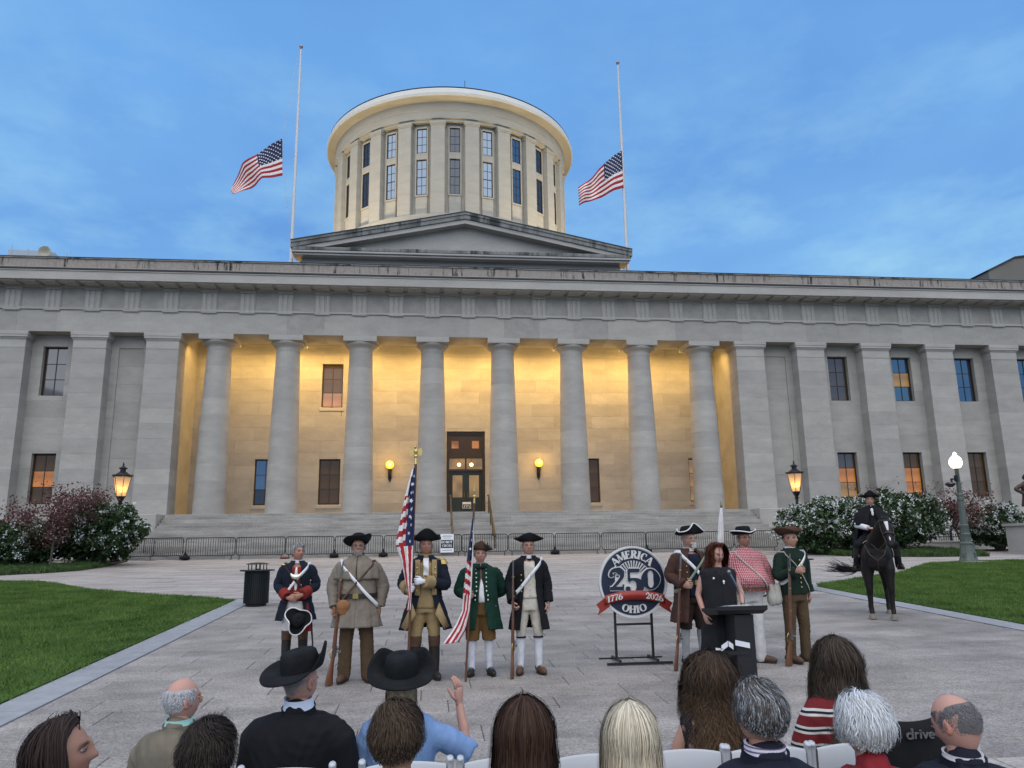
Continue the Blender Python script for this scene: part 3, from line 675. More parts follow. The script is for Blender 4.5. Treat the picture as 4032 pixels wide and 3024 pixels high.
for x, z in ((-2.42, 7.57), (7.38, 7.66)):
    t_ = thing('wall_sconce', 'yellow globe wall lamp on a black bracket %s of the entrance' % ('left' if x < CX else 'right'), 'wall lamp', (x, YB-.01, z-.9))
    mb = MB(); mb.box(-.11, .11, -.06, 0, -.05, .75); mb.box(-.06, .06, -.4, -.06, .18, .26); mb.tube([(0, -.38, .2), (0, -.38, .62)], [.07, .12], 10); mb.tube([(0, -.06, -.03), (0, -.18, .12), (0, -.34, .22)], .035, 8); mb.lathe([(.02, -.2), (.06, -.12), (.03, -.02)], 10, (0, -.05, 0))
    mb.build('bracket', M_iron, t_, 40); mb = MB(); mb.ell((0, -.38, .88), .26, 20, 14); mb.build('globe', M_globe, t_, 180)
    light('POINT', 'sconce_light', (x, YB-.75, z), 60, (1, .55, .12), size=.25)
# gas lanterns
M_gglass = glass('lantern_glass', (.25, .17, .10), .05, (1.0, .45, .12), .75)
M_flame = mat('lantern_flame', (1, .7, .2), emit=(1, .55, .10), estr=12)
def lantern(loc, label):
    t_ = thing('gas_lantern', label, 'street lamp', loc)
    z0 = 3.10
    mb = MB(); mb.lathe([(.22, 0), (.22, .12), (.16, .2), (.15, .5), (.10, .62), (.085, .7), (.075, 2.6), (.07, z0-.35), (.10, z0-.33), (.12, z0-.28), (.08, z0-.24), (.11, z0-.16), (.15, z0-.12), (.16, z0-.06), (.19, z0-.02), (.19, z0+.01)], 12); mb.build('post', M_iron, t_, 40)
    mb = MB(); n = 6; ra, rb, h = .21, .43, 1.0
    for k in range(n):
        a = 2*PI*k/n; mb.tube([(ra*math.cos(a), ra*math.sin(a), z0), (rb*math.cos(a), rb*math.sin(a), z0+h)], .014, 6)
    for zz_, rr in ((z0+.01, ra+.02), (z0+h, rb+.03)): mb.lathe([(rr-.04, zz_-.02), (rr, zz_-.02), (rr, zz_+.035), (rr-.04, zz_+.035)], n)
    for k in range(24):
        a = 2*PI*k/24; mb.ell((.45*math.cos(a), .45*math.sin(a), z0+h+.06), .028, 6, 4)
    mb.build('cage', M_iron, t_, 30)
    mb = MB(); mb.lathe([(rb+.02, z0+h+.03), (.30, z0+h+.12), (.17, z0+h+.22), (.13, z0+h+.24), (.13, z0+h+.36), (.20, z0+h+.38), (.20, z0+h+.41), (.10, z0+h+.47), (.03, z0+h+.52), (.045, z0+h+.57), (.012, z0+h+.70)], 12); mb.build('roof', M_iron, t_, 35)
    for k in range(n):
        a, b = 2*PI*k/n, 2*PI*(k+1)/n; q = .985
        mb = MB(); mb.add([(ra*q*math.cos(a), ra*q*math.sin(a), z0+.02), (ra*q*math.cos(b), ra*q*math.sin(b), z0+.02), (rb*q*math.cos(b), rb*q*math.sin(b), z0+h-.03), (rb*q*math.cos(a), rb*q*math.sin(a), z0+h-.03)], [(0,1,2,3)]); mb.build('glass_pane', M_lglass, t_)
    mb = MB(); mb.lathe([(.02, z0+.25), (.055, z0+.32), (.05, z0+.38), (.01, z0+.5)], 8); mb.build('flame', M_flame, t_, 60)
    mb = MB(); mb.tube([(0, 0, z0), (0, 0, z0+.28)], .02, 6); mb.build('burner', M_iron, t_)
    light('POINT', 'lantern_light', (loc[0], loc[1], loc[2]+z0+.45), 14, (1, .55, .2), size=.08)
def thin_glass(name, col, estr):
    m = bpy.data.materials.new(name); m.use_nodes = True; t = m.node_tree; b = t.nodes['Principled BSDF']
    b.inputs['Base Color'].default_value = (.8, .7, .55, 1); b.inputs['Roughness'].default_value = .5; b.inputs['Emission Color'].default_value = (*col, 1)
    co = N(t, 'ShaderNodeTexCoord'); tr = N(t, 'ShaderNodeBsdfTranslucent'); tr.inputs[0].default_value = (.9, .75, .5, 1)
    tp = N(t, 'ShaderNodeBsdfTransparent'); tp.inputs[0].default_value = (1, .86, .62, 1)
    m1 = N(t, 'ShaderNodeMixShader'); m1.inputs[0].default_value = .55; t.links.new(b.outputs[0], m1.inputs[1]); t.links.new(tr.outputs[0], m1.inputs[2])
    m2 = N(t, 'ShaderNodeMixShader'); m2.inputs[0].default_value = .35; t.links.new(m1.outputs[0], m2.inputs[1]); t.links.new(tp.outputs[0], m2.inputs[2])
    t.links.new(m2.outputs[0], t.nodes['Material Output'].inputs[0]); b.inputs['Emission Strength'].default_value = estr; return m
M_lglass = thin_glass('frosted_lantern_glass', (1, .5, .15), .12)
lantern((-14.74, 39.5, 1.71), 'black gas lantern with orange flame rising behind the left white shrub')
lantern((19.54, 39.5, 1.71), 'black gas lantern with orange flame rising behind the right white shrub')
# tall street lamp
t_ = thing('street_lamp', 'grey green cast iron street lamp with glowing white globe on the right lawn', 'street lamp', (21.85, 29.9, 1.30))
M_ppost = mat('lamp_post_paint', (.085, .10, .085), rough=.55, var=.2, scale=6)
mb = MB()
def sq(mb, prof, n=8):
    mb.lathe(prof, n)
sq(mb, [(0.370, 0), (0.370, .05), (0.334, .1), (0.246, .62), (0.238, .68), (0.255, .70), (0.255, .76), (0.202, .80), (0.185, 1.05), (0.194, 1.07), (0.194, 1.12), (0.167, 1.15), (0.163, 1.4), (0.172, 1.42), (0.172, 1.47), (0.145, 1.5), (0.110, 2.45), (0.132, 2.47), (0.141, 2.55), (0.123, 2.62), (0.141, 2.66), (0.141, 2.72), (0.097, 2.76), (0.075, 3.72), (0.097, 3.76), (0.097, 3.80)]); mb.build('post', M_ppost, t_, 30)
mb = MB(); mb.box(-.55, .55, -.55, .55, -.08, .03); mb.build('footing', mat('concrete', (.36, .35, .33), rough=.9), t_)
mb = MB(); mb.lathe([(.10, 3.80), (.18, 3.84), (.245, 3.97), (.25, 4.06), (.21, 4.2), (.11, 4.31), (.06, 4.35), (.075, 4.39), (.05, 4.44), (.015, 4.47)], 20); mb.build('globe', mat('lamp_globe', (1, .95, .85), emit=(1, .88, .68), estr=3.5), t_, 60)
mb = MB(); mb.box(-.30, -.08, -.03, .03, 3.32, 3.38); mb.box(-.12, .0, -.07, .07, 3.25, 3.5); mb.box(-.32, -.26, -.03, .03, 3.2, 3.38); mb.lathe([(.07, 3.02), (.2, 3.12), (.2, 3.16), (.12, 3.22)], 12, (-.36, 0, 0)); mb.build('security_camera', M_iron, t_, 40)
mb = MB(); 
for k in range(4):
    a = k*PI/2+.4; mb.box(.30*math.cos(a)-.04, .30*math.cos(a)+.04, .30*math.sin(a)-.04, .30*math.sin(a)+.04, .22, .36)
mb.build('base_panel', M_ppost, t_)
light('POINT', 'street_lamp_light', (21.85, 29.9, 5.5), 160, (1, .88, .7), size=.3)
# ================================================================== flagpoles and their flags
M_pole = mat('flagpole_white', (.60, .60, .60), rough=.4, var=.05); M_ball = mat('pole_ball', (.30, .22, .18), rough=.4, metal=.4)
M_red = cloth('flag_red', (.36, .028, .035), bump=.25, bscale=14); M_white = cloth('flag_white', (.74, .70, .66), bump=.25, bscale=14); M_navy = cloth('flag_navy', (.022, .032, .085), bump=.25, bscale=14)
for nm, x, y, zt in (('left', -9.72, 53, 39.3), ('right', 14.68, 53, 39.4)):
    t_ = thing('flagpole', 'tall white flagpole at the %s end of the pediment' % nm, 'flagpole', (x, y, 19.0))
    h = zt-19.0
    mb = MB(); mb.lathe([(.14, 0), (.13, 4), (.085, h-2), (.06, h-.1)], 14); mb.build('pole', M_pole, t_, 50)
    mb = MB(); mb.ell((0, 0, h+.08), .14, 14, 10); mb.lathe([(.05, h-.12), (.09, h-.10), (.09, h-.05), (.05, h-.03)], 10); mb.build('finial', M_ball, t_, 60)
    mb = MB(); mb.box(-.22, .22, -.06, .06, 2.2, 2.35); mb.box(-.22, .22, -.06, .06, 3.0, 3.15); mb.build('bracket', M_lead, t_)
    if nm == 'left':
        mb = MB(); mb.tube([(-.06, -.3, h-.15), (-.55, -.4, 16.2), (-.92, -.4, 12.6), (-.86, -.45, 11.2), (-.7, -.4, 9.6), (-.45, -.3, 7.8), (-.14, -.2, 5.6)], .012, 5); mb.build('halyard', mat('rope', (.5, .48, .44)), t_)
    else:
        mb = MB(); mb.tube([(.0, -.15, h-.15), (.08, -.2, 10), (.1, -.2, 5)], .010, 5); mb.build('halyard', MATS['rope'], t_)
def star(mb, P, nrm_off, ex, ez, r, en):
    pts = []
    for k in range(10):
        rr = r if k % 2 == 0 else r*.42; a = PI/2+k*PI/5; pts.append(P+ex*rr*math.cos(a)+ez*rr*math.sin(a)+en*nrm_off)
    o = len(mb.v); mb.v += [tuple(p) for p in pts]+[tuple(P+en*nrm_off)]
    for k in range(10): mb.f.append((o+k, o+(k+1) % 10, o+10)); mb.m.append(0)
def flag(name, label, S, colfn, nu, nv, stars, rstar, loc, cat='flag', sdir=1, thick=.004, flipy=-1):
    """S(u,v) surface, colfn(u,v)->0 red 1 white 2 navy"""
    t_ = thing(name, label, cat, loc); L0 = np.array(loc, float)
    grid = np.array([[S(i/nu, j/nv)-L0 for j in range(nv+1)] for i in range(nu+1)])
    vs = grid.reshape(-1, 3); fs = []; mi = []
    for i in range(nu):
        for j in range(nv):
            a = i*(nv+1)+j; fs.append((a, a+1, a+nv+2, a+nv+1)); mi.append(colfn((i+.5)/nu, (j+.5)/nv))
    me = mesh_np('cloth', vs, np.array(fs), [M_red, M_white, M_navy], True, mi); o = put('cloth', me, t_)
    so = o.modifiers.new('s', 'SOLIDIFY'); so.thickness = thick; so.offset = 0
    if stars:
        mb = MB()
        for (u, v) in stars:
            p = S(u, v)-L0; e = 1e-3; du = (S(min(1, u+e), v)-S(u-e, v)); dv = (S(u, min(1, v+e))-S(u, v-e)); n = np.cross(du, dv); n /= np.linalg.norm(n)+1e-9
            if n[1]*flipy < 0: n = -n
            ex = du/np.linalg.norm(du); ez = np.cross(n, ex); ez /= np.linalg.norm(ez); 
            star(mb, p, thick*.5+.004*rstar/.06, ex, ez, rstar, n)
        mb.build('star_field', M_white, t_)
    return t_
def curve(pts):
    P_ = np.array(pts, float); d = np.r_[0, np.cumsum(np.linalg.norm(np.diff(P_, axis=0), axis=1))]; d /= d[-1]
    return lambda t: np.array([np.interp(t, d, P_[:, k]) for k in range(P_.shape[1])])
def usflag(name, label, top, bot, y, amp, ph, loc):
    T, B = curve(top), curve(bot)
    def S(u, v):
        a, b = T(u), B(u); p = a*(1-v)+b*v
        yy = y+amp*u*math.sin(u*9+v*1.6+ph)+.35*amp*u*math.sin(u*17-v*3+ph*2)
        return np.array([p[0], yy, p[1]-.05*math.sin(u*9+ph)*u])
    def col(u, v):
        if u < .40 and v < 7/13: return 2
        return 0 if int(v*13) % 2 == 0 else 1
    st = []
    for r in range(9):
        for c in range(6 if r % 2 == 0 else 5): st.append((.033+.0667*c+(0 if r % 2 == 0 else .0333), .03+.06*r))
    return flag(name, label, S, col, 60, 39, st, .075, loc)
usflag('us_flag', 'American flag at half staff flying from the left flagpole', [(-10.66,31.45),(-11.4,31.03),(-12.31,30.11),(-13.29,29.34),(-13.84,28.33),(-14.01,27.35)], [(-10.5,28.54),(-11.2,28.36),(-11.87,28.21),(-12.32,27.79),(-13.04,27.38),(-13.82,26.87)], 52.5, .34, .4, (-10.66, 52.5, 28.5))
usflag('us_flag', 'American flag at half staff flying from the right flagpole', [(14.62,31.83),(14.0,31.39),(13.16,30.57),(12.77,30.23),(11.83,29.14),(11.08,28.48)], [(14.62,28.75),(13.91,28.47),(13.06,28.03),(12.22,27.61),(11.46,27.22),(11.13,27.05)], 52.85, .34, 2.0, (14.62, 52.85, 28.7))
# ================================================================== crowd barriers
M_bar = mat('barrier_black', (.009, .010, .011), rough=.5, var=.2, scale=10, metal=.2)
def barrier_proto(W=2.44):
    t_ = thing('crowd_barrier', 'x', 'barrier', (0, 0, 0)); r = .12; h0, h1 = .2, 1.08; w = W/2-.03
    pts = []
    for cx_, cz_, a0_ in ((w-r, h1-r, 0), (-w+r, h1-r, PI/2), (-w+r, h0+r, PI), (w-r, h0+r, 1.5*PI)):
        for k in range(5): a = a0_+k*PI/8; pts.append((cx_+r*math.cos(a), 0, cz_+r*math.sin(a)))
    pts.append(pts[0])
    mb = MB(); mb.tube(pts, .021, 8, up=(0, 1, 0)); mb.build('frame', M_bar, t_, 60)
    mb = MB()
    for k in range(1, 20): x = -w+2*w*k/20; mb.tube([(x, 0, h0+.01), (x, 0, h1-.01)], .0125, 5)
    mb.build('bars', M_bar, t_, 60)
    for s in (-1, 1):
        mb = MB(); mb.box(s*(w-.16)-.03, s*(w-.16)+.03, -.32, .32, 0, .012); mb.tube([(s*(w-.16), 0, .01), (s*(w-.16), 0, h0)], .02, 6); mb.build('foot', M_bar, t_)
    mb = MB(); mb.tube([(w+.02, 0, .35), (w+.05, 0, .35), (w+.05, 0, .42)], .012, 6); mb.tube([(w+.02, 0, .85), (w+.05, 0, .85), (w+.05, 0, .92)], .012, 6); mb.build('hook', M_bar, t_)
    return t_
bp = barrier_proto(); first = True
bars = [(-13.2, 41.45, -.40), (-14.55, 41.2, -.36), (-10.78, 41, 0), (-8.33, 41, 0), (-5.9, 41, 0), (-3.44, 41, 0), (-.97, 41, 0), (.62, 41.10, 0), (3.02, 41, 0), (5.47, 41, 0), (7.94, 41, 0), (10.43, 41, 0), (12.85, 41, 0), (15.27, 41, 0), (17.74, 41, 0)]
names = ['turned back at the left end beside the bush', 'half hidden by the left white shrub']+['left of the near litter bin', 'beyond the left litter bin', 'behind the head of the officer in navy and red', 'behind the bearded man in grey', 'behind the drooping American flag', 'carrying the do not cross notice', 'behind the man in bottle green', 'behind the man in the black coat', 'just left of the round sign', 'behind the top of the round sign', 'between the round sign and the brown coat', 'behind the speaker', 'at the right end behind the gingham shirt']
for i, (x, y, a) in enumerate(bars):
    o = bp if first else copy_tree(bp); first = False
    o.location = (x, y, G(y)+.002); o.rotation_euler = (0, 0, a)
    o['label'] = 'black crowd barrier '+names[i]; o['group'] = 'crowd barriers along the foot of the steps'
M_bag = cloth('sandbag', (.012, .012, .014)); M_bagr = cloth('sandbag_red', (.20, .03, .02))
for i, (x, m_, wd_) in enumerate(((-11.95, M_bag, 'left of the near litter bin'), (-7.1, M_bagr, 'red'), (-4.66, M_bag, 'left of the bearded man in grey'), (-2.2, M_bag, 'right of the bearded man in grey'), (6.7, M_bag, 'right of the man in black'), (11.66, M_bag, 'right of the round sign'))):
    mb = MB(); z = G(41)
    mb.ell((0, -.12, .11 if m_ is M_bag else .04), (.24, .16, .12 if m_ is M_bag else .05), 12, 7); mb.ell((0, .12, .10 if m_ is M_bag else .04), (.22, .15, .11 if m_ is M_bag else .05), 12, 7)
    if m_ is M_bag: mb.cap([(-.03, -.1, .2), (.0, 0, .36), (.03, .1, .2)], .06, 8)
    me = blob(mb, .025, 2, 'sandbag', m_); o = put('sandbag', me); o.location = (x, 40.9, z)
    tag(o, ('flat red weight' if m_ is M_bagr else 'black sandbag %s' % wd_)+' at a barrier foot', 'sandbag', 'weights on the barrier feet')
# ================================================================== lettering from strokes
OUT = [0.]
def stroke(pts, w):
    """variable width stroke -> list of quads in 2D"""
    P_ = np.array(pts, float); n = len(P_); W_ = np.array(w if hasattr(w, '__len__') else [w]*n, float)/2+OUT[0]
    L_, R_ = [], []
    for i in range(n):
        t = P_[min(i+1, n-1)]-P_[max(i-1, 0)]; t = t/(np.linalg.norm(t)+1e-9); q = np.array([-t[1], t[0]])
        L_.append(P_[i]+q*W_[i]); R_.append(P_[i]-q*W_[i])
    return [(L_[i], L_[i+1], R_[i+1], R_[i]) for i in range(n-1)]
def arc(cx, cy, rx, ry, a0, a1, n=16): return [(cx+rx*math.cos(math.radians(a0+(a1-a0)*i/n)), cy+ry*math.sin(math.radians(a0+(a1-a0)*i/n))) for i in range(n+1)]
def thk(pts, cx, cy, th, tn): return [tn+(th-tn)*abs(math.cos(math.atan2(p[1]-cy, p[0]-cx)))**1.4 for p in pts]
def glyph(c, T=.24, t=.10, serif=True):
    """unit-height glyph: (quads, advance)"""
    q = []; sf = .09
    def S_(p, w): q.extend(stroke(p, w))
    def ser(x, y, w=.34):
        if serif: S_([(x-w/2, y), (x+w/2, y)], .09)
    if c == 'A': S_([(.08, .0), (.42, 1)], t); S_([(.42, 1), (.78, 0)], T); S_([(.2, .32), (.62, .32)], t); ser(.08, .045, .26); ser(.78, .045, .36); return q, .92
    if c == 'M': S_([(.12, 0), (.12, 1)], t); S_([(.14, 1), (.5, .1)], T*.8); S_([(.5, .1), (.86, 1)], t); S_([(.88, 0), (.88, 1)], T); ser(.12, .045, .26); ser(.88, .045, .38); ser(.1, .955, .26); ser(.9, .955, .34); return q, 1.06
    if c == 'E': S_([(.18, 0), (.18, 1)], T); S_([(.06, .955), (.62, .955)], .09); S_([(.06, .045), (.66, .045)], .09); S_([(.2, .52), (.5, .52)], .09); S_([(.6, .76), (.6, 1)], .08); S_([(.64, 0), (.64, .27)], .08); S_([(.5, .4), (.5, .64)], .07); return q, .76
    if c == 'R':
        S_([(.18, 0), (.18, 1)], T); p = arc(.34, .745, .26, .21, 90, -90, 10); S_([(.18, .955)]+p+[(.18, .535)], [.09, .09]+thk(p, .34, .745, T, .09)[1:]+[.09]); S_([(.4, .52), (.68, .04)], [T*.9, T]); ser(.18, .045); ser(.1, .955, .2); ser(.72, .045, .24); return q, .86
    if c == 'I': S_([(.2, 0), (.2, 1)], T); ser(.2, .045, .4); ser(.2, .955, .4); return q, .46
    if c == 'C': p = arc(.44, .5, .32, .45, 48, 312, 24); S_(p, thk(p, .44, .5, T, .09)); S_([(.66, .66), (.66, .98)], .09); return q, .82
    if c in 'O0': rx = .36 if c == 'O' else .27; p = arc(rx+.1, .5, rx, .45, 0, 360, 32); S_(p, thk(p, rx+.1, .5, T, .08)); return q, rx*2+.22
    if c == 'H': S_([(.18, 0), (.18, 1)], T); S_([(.74, 0), (.74, 1)], T); S_([(.18, .52), (.74, .52)], .1); [ser(x, y, .4) for x in (.18, .74) for y in (.045, .955)]; return q, .94
    if c == 'D': S_([(.18, 0), (.18, 1)], T); p = arc(.32, .5, .38, .455, 90, -90, 16); S_([(.1, .955)]+p+[(.1, .045)], [.09, .09]+thk(p, .32, .5, T, .09)[1:]+[.09]); return q, .86
    if c == 'N': S_([(.14, 0), (.14, 1)], t if serif else T); S_([(.14, 1), (.7, 0)], T); S_([(.7, 0), (.7, 1)], t if serif else T); return q, .86
    if c == 'T': S_([(.38, 0), (.38, 1)], T); S_([(.02, .93), (.74, .93)], .14); return q, .78
    if c == 'S': p = arc(.36, .73, .24, .2, 30, 260, 12)+arc(.36, .27, .24, .22, 80, -150, 12); S_(p, T*.8); return q, .72
    if c == '2':
        p = arc(.36, .70, .26, .25, 170, -30, 14)+[(.42, .36), (.22, .14)]; S_(p, [.10]*2+[.12, .15, .17, .19, .21, T, T, T, T, .2, .18, .16, .14, .13, .11]); S_([(.08, .09), (.66, .09)], [.16, .18]); S_([(.64, .0), (.66, .28)], .07); p = arc(.15, .71, .05, .05, 0, 360, 8); S_(p, .1); return q, .76
    if c == '5':
        S_([(.2, .96), (.2, .52)], .09); S_([(.2, .93), (.6, .93)], [.16, .14]); p = arc(.34, .31, .28, .27, 125, -140, 18); S_(p, thk(p, .34, .31, T, .09)); p = arc(.15, .2, .05, .05, 0, 360, 8); S_(p, .1); return q, .74
    if c == '1': S_([(.24, 0), (.24, 1)], T); S_([(.04, .82), (.24, .95)], .08); ser(.24, .045, .42); return q, .5
    if c == '7': S_([(.06, .93), (.62, .93)], .15); S_([(.62, .93), (.4, .5), (.3, 0)], [.08, .16, T]); S_([(.08, .72), (.08, 1)], .07); return q, .7
    if c == '6': p = arc(.36, .31, .27, .27, 0, 360, 20); S_(p, thk(p, .36, .31, T, .08)); S_([(.12, .34), (.2, .68), (.5, .96)], [T, T*.8, .08]); return q, .74
    # light sans lower case for the wheelchair maker's name
    if c == 'd': p = arc(.28, .3, .22, .26, 40, 320, 16); S_(p, .13); S_([(.5, .02), (.5, 1)], .13); return q, .66
    if c == 'r': S_([(.1, .02), (.1, .6)], .13); S_(arc(.28, .38, .18, .18, 170, 60, 6), .13); return q, .46
    if c == 'i': S_([(.1, .02), (.1, .58)], .13); S_([(.1, .72), (.1, .84)], .13); return q, .26
    if c == 'v': S_([(.04, .6), (.24, .04)], .13); S_([(.24, .04), (.46, .6)], .13); return q, .52
    if c == 'e': p = arc(.28, .3, .22, .25, 0, 310, 16); S_(p, .12); S_([(.08, .32), (.5, .32)], .1); return q, .58
    return q, .4
def add_quads(mb, quads, fn, y0, y1):
    """fn maps 2D -> (x,z); relief between y0 (front) and y1"""
    for iq, qd in enumerate(quads):
        p = [fn(*a) for a in qd]; o = len(mb.v); y0 -= 8e-5
        area = sum(p[i][0]*p[(i+1) % 4][1]-p[(i+1) % 4][0]*p[i][1] for i in range(4))
        if area < 0: p = p[::-1]
        mb.v += [(x, y0, z) for x, z in p]+[(x, y1, z) for x, z in p]
        mb.f += [(o, o+1, o+2, o+3)]+[(o+i, o+i+4, o+(i+1) % 4+4, o+(i+1) % 4) for i in range(4)]; mb.m += [mb.mi]*5
def text_line(mb, s, x, z, h, y0, y1, w=1., serif=True, T=.24, slant=0.):
    tot = sum(glyph(c)[1] for c in s)*h*w; cx_ = x-tot/2
    for c in s:
        qd, adv = glyph(c, T, .10 if serif else T*.9, serif)
        add_quads(mb, qd, lambda a, b, o=cx_: (o+a*h*w+slant*b*h, z+b*h), y0, y1); cx_ += adv*h*w
def text_arc(mb, s, cx_, cz_, r, h, mid, y0, y1, inward=False, w=1., T=.24):
    adv = [glyph(c)[1]*h*w for c in s]; tot = sum(adv); pos = -tot/2
    for c, a_ in zip(s, adv):
        ang = mid-(pos+a_/2)/r if not inward else mid+(pos+a_/2)/r
        ux, uz = math.cos(ang), math.sin(ang); e = (uz, -ux) if not inward else (-uz, ux); up = (ux, uz) if not inward else (-ux, -uz)
        rr = r if not inward else r
        def fn(a, b, e=e, up=up, ux=ux, uz=uz, a_=a_): 
            la = a*h*w-a_/2; lb = (b-.5)*h; return (cx_+ux*rr+e[0]*la+up[0]*lb, cz_+uz*rr+e[1]*la+up[1]*lb)
        qd, _ = glyph(c, T); add_quads(mb, qd, fn, y0, y1); pos += a_
# notice on the barrier
t_ = thing('barrier_notice', 'white notice reading DO NOT CROSS hung on a crowd barrier', 'sign', (1.06, 41.04, G(41)))
M_nw = mat('sign_white', (.70, .71, .72), rough=.45, var=.03); M_ink = mat('sign_black', (.015, .015, .017), rough=.5); M_grey = mat('sign_grey_print', (.22, .23, .25), rough=.6)
mb = MB(); mb.cbox(-.345, .345, -.012, .0, .18, 1.12, .004); mb.build('panel', M_nw, t_)
mb = MB(); mb.box(-.325, .325, -.017, -.0125, .40, .82); mb.build('black_field', M_ink, t_)
for s_, x_, z_ in (('DO', -.19, .645), ('NOT', .11, .645), ('CROSS', 0, .46)): mb = MB(); text_line(mb, s_, x_, z_, .13, -.022, -.0175, .95, False, .2); mb.build('lettering', M_nw, t_)
mb = MB()
for z, w in ((1.02, .22), (.97, .26), (.90, .2)): mb.box(-w, w, -.017, -.0125, z, z+.022)
for k in range(5): mb.box(-.24+.1*k, -.17+.1*k, -.017, -.0125, .27, .32)
mb.build('small_print', M_grey, t_)
# ================================================================== litter bins
M_bin = mat('bin_black', (.012, .014, .014), rough=.4, var=.2, scale=9, metal=.2); M_liner = mat('bin_liner', (.008, .008, .008), rough=.6)
def bin_(loc, label):
    t_ = thing('litter_bin', label, 'litter bin', loc)
    mb = MB(); mb.lathe([(.235, 0.0), (.235, .03), (.25, .04), (.275, .09), (.275, .74), (.285, .75), (.285, .79), (.26, .79)], 32); mb.build('liner', M_liner, t_, 40)
    for k in range(40):
        a = 2*PI*k/40
        if k == 0:
            sm = MB(); sm.box(-.014, .014, -.292, -.278, .05, .76); slat = sm.mesh('slat', M_bin)
        o = put('slat', slat, t_); o.rotation_euler = (0, 0, a)
    mb = MB(); mb.lathe([(.20, .80), (.30, .79), (.40, .80), (.41, .815), (.40, .83), (.22, .83)], 32); mb.build('rim', M_bin, t_, 40)
    mb = MB()
    for k in range(4):
        mb = MB(); a = PI/4+k*PI/2; mb.tube([(.25*math.cos(a), .25*math.sin(a), .83), (.25*math.cos(a), .25*math.sin(a), .955)], .012, 6); mb.build('canopy_post', M_bin, t_)
    mb = MB(); mb.box(-.05, -.02, -.02, .02, .83, .96); mb.box(-.021, .041, -.015, .015, .83, .85); mb.box(.04, .07, -.02, .02, .83, .96); mb.build('canopy_brace', M_bin, t_)
    mb = MB(); mb.lathe([(.27, .955), (.275, .965), (.18, .99), (.05, 1.0)], 28); mb.build('canopy', M_bin, t_, 40)
bin_((-4.05, 19.7, G(19.7)+.012), 'black slatted litter bin beside the left lawn'); bin_((10.02, 20.5, G(20.5)+.002), 'black litter bin behind the soldier in the green jacket')
# ================================================================== trees and shrubs
M_bark = mat('bark', (.075, .058, .045), rough=.9, var=.35, scale=9, bump=.6, bscale=30, stretch=(1, 1, .3))
def leafmat(name, a, b):
    m = mat(name, a, rough=.7, var=0, col2=b, scale=4., spec=.25); return m
def leaves(n, size, pts, spread, seed, elong=1.6):
    r = np.random.default_rng(seed); idx = r.integers(0, len(pts), n); c = pts[idx]+r.normal(0, 1, (n, 3))*spread
    a = r.normal(0, 1, (n, 3)); a /= np.linalg.norm(a, axis=1)[:, None]; b = r.normal(0, 1, (n, 3)); b -= a*(a*b).sum(1)[:, None]; b /= np.linalg.norm(b, axis=1)[:, None]
    s = size*r.uniform(.6, 1.3, n)[:, None]
    v = np.stack([c-a*s*elong/2, c+b*s/2, c+a*s*elong/2, c-b*s/2], 1).reshape(-1, 3); return v, np.arange(4*n).reshape(-1, 4)
def limbs(mb, base, h, spread, levels, seed, nb=5, r0=.07, upb=.5):
    """recursive branches; returns twig points"""
    r = np.random.default_rng(seed); tips = []
    def grow(p, d, L, rad, lev):
        pts = [p]; q = p.copy(); dd = d.copy(); n = 4
        for k in range(n):
            dd = dd+r.normal(0, .16, 3)+V3(0, 0, .06*upb); dd /= np.linalg.norm(dd); q = q+dd*L/n; pts.append(q.copy())
        mb.tube(pts, [rad*(1-.55*k/n) for k in range(n+1)], 6 if lev < 2 else 4, True)
        if lev >= levels-1: tips.extend(pts[1:])
        elif lev >= levels-2: tips.extend(pts[2:])
        if lev < levels:
            for k in range(nb if lev == 0 else r.integers(2, 5)):
                a = r.uniform(0, 2*PI); s = pts[r.integers(max(1, n-2-lev), n+1)]
                nd = dd*.45+V3(math.cos(a), math.sin(a), r.uniform(-.1, .7)*upb)*spread; nd /= np.linalg.norm(nd)
                grow(s, nd, L*r.uniform(.62, .88), rad*.56, lev+1)
    grow(np.array(base, float), V3(.03, 0, 1), h, r0, 0); return np.array(tips)
M_redleaf = leafmat('crabapple_leaf', (.055, .018, .018), (.12, .045, .04)); M_pink = leafmat('crabapple_blossom', (.30, .16, .17), (.40, .28, .27))
def crab(loc, label, h, L, seed, nleaf=3600, squash=.7, thick=.06):
    t_ = thing('crabapple_tree', label, 'tree', loc)
    mb = MB(); tips = limbs(mb, (0, 0, 0), h, 1.05, 4, seed, 9, thick, .5); 
    mb.build('trunk', M_bark, t_, 60)
    v, f = leaves(nleaf, .070, tips, .11, seed); put('crown', mesh_np('crown', v, f, M_redleaf), t_)
    v, f = leaves(nleaf//4, .06, tips, .12, seed+5, 1.0); o = put('blossom', mesh_np('blossom', v, f, M_pink), t_)
    return t_
crab((-15.26, 34.1, G(34.1)), 'dark red leaved crabapple tree in the left bed before the wing', 1.75, 0, 11, 3600)
crab((26.1, 36.0, G(36)), 'dark red leaved crabapple tree behind the street lamp', 1.6, 0, 23, 2800)
crab((24.4, 40.3, G(40.3)), 'bare reddish crabapple tree rising behind the white shrub and rider', 1.75, 0, 37, 1800)
M_vleaf = leafmat('viburnum_leaf', (.018, .036, .012), (.042, .075, .026)); M_vbl = leafmat('viburnum_blossom', (.45, .47, .45), (.72, .73, .70))
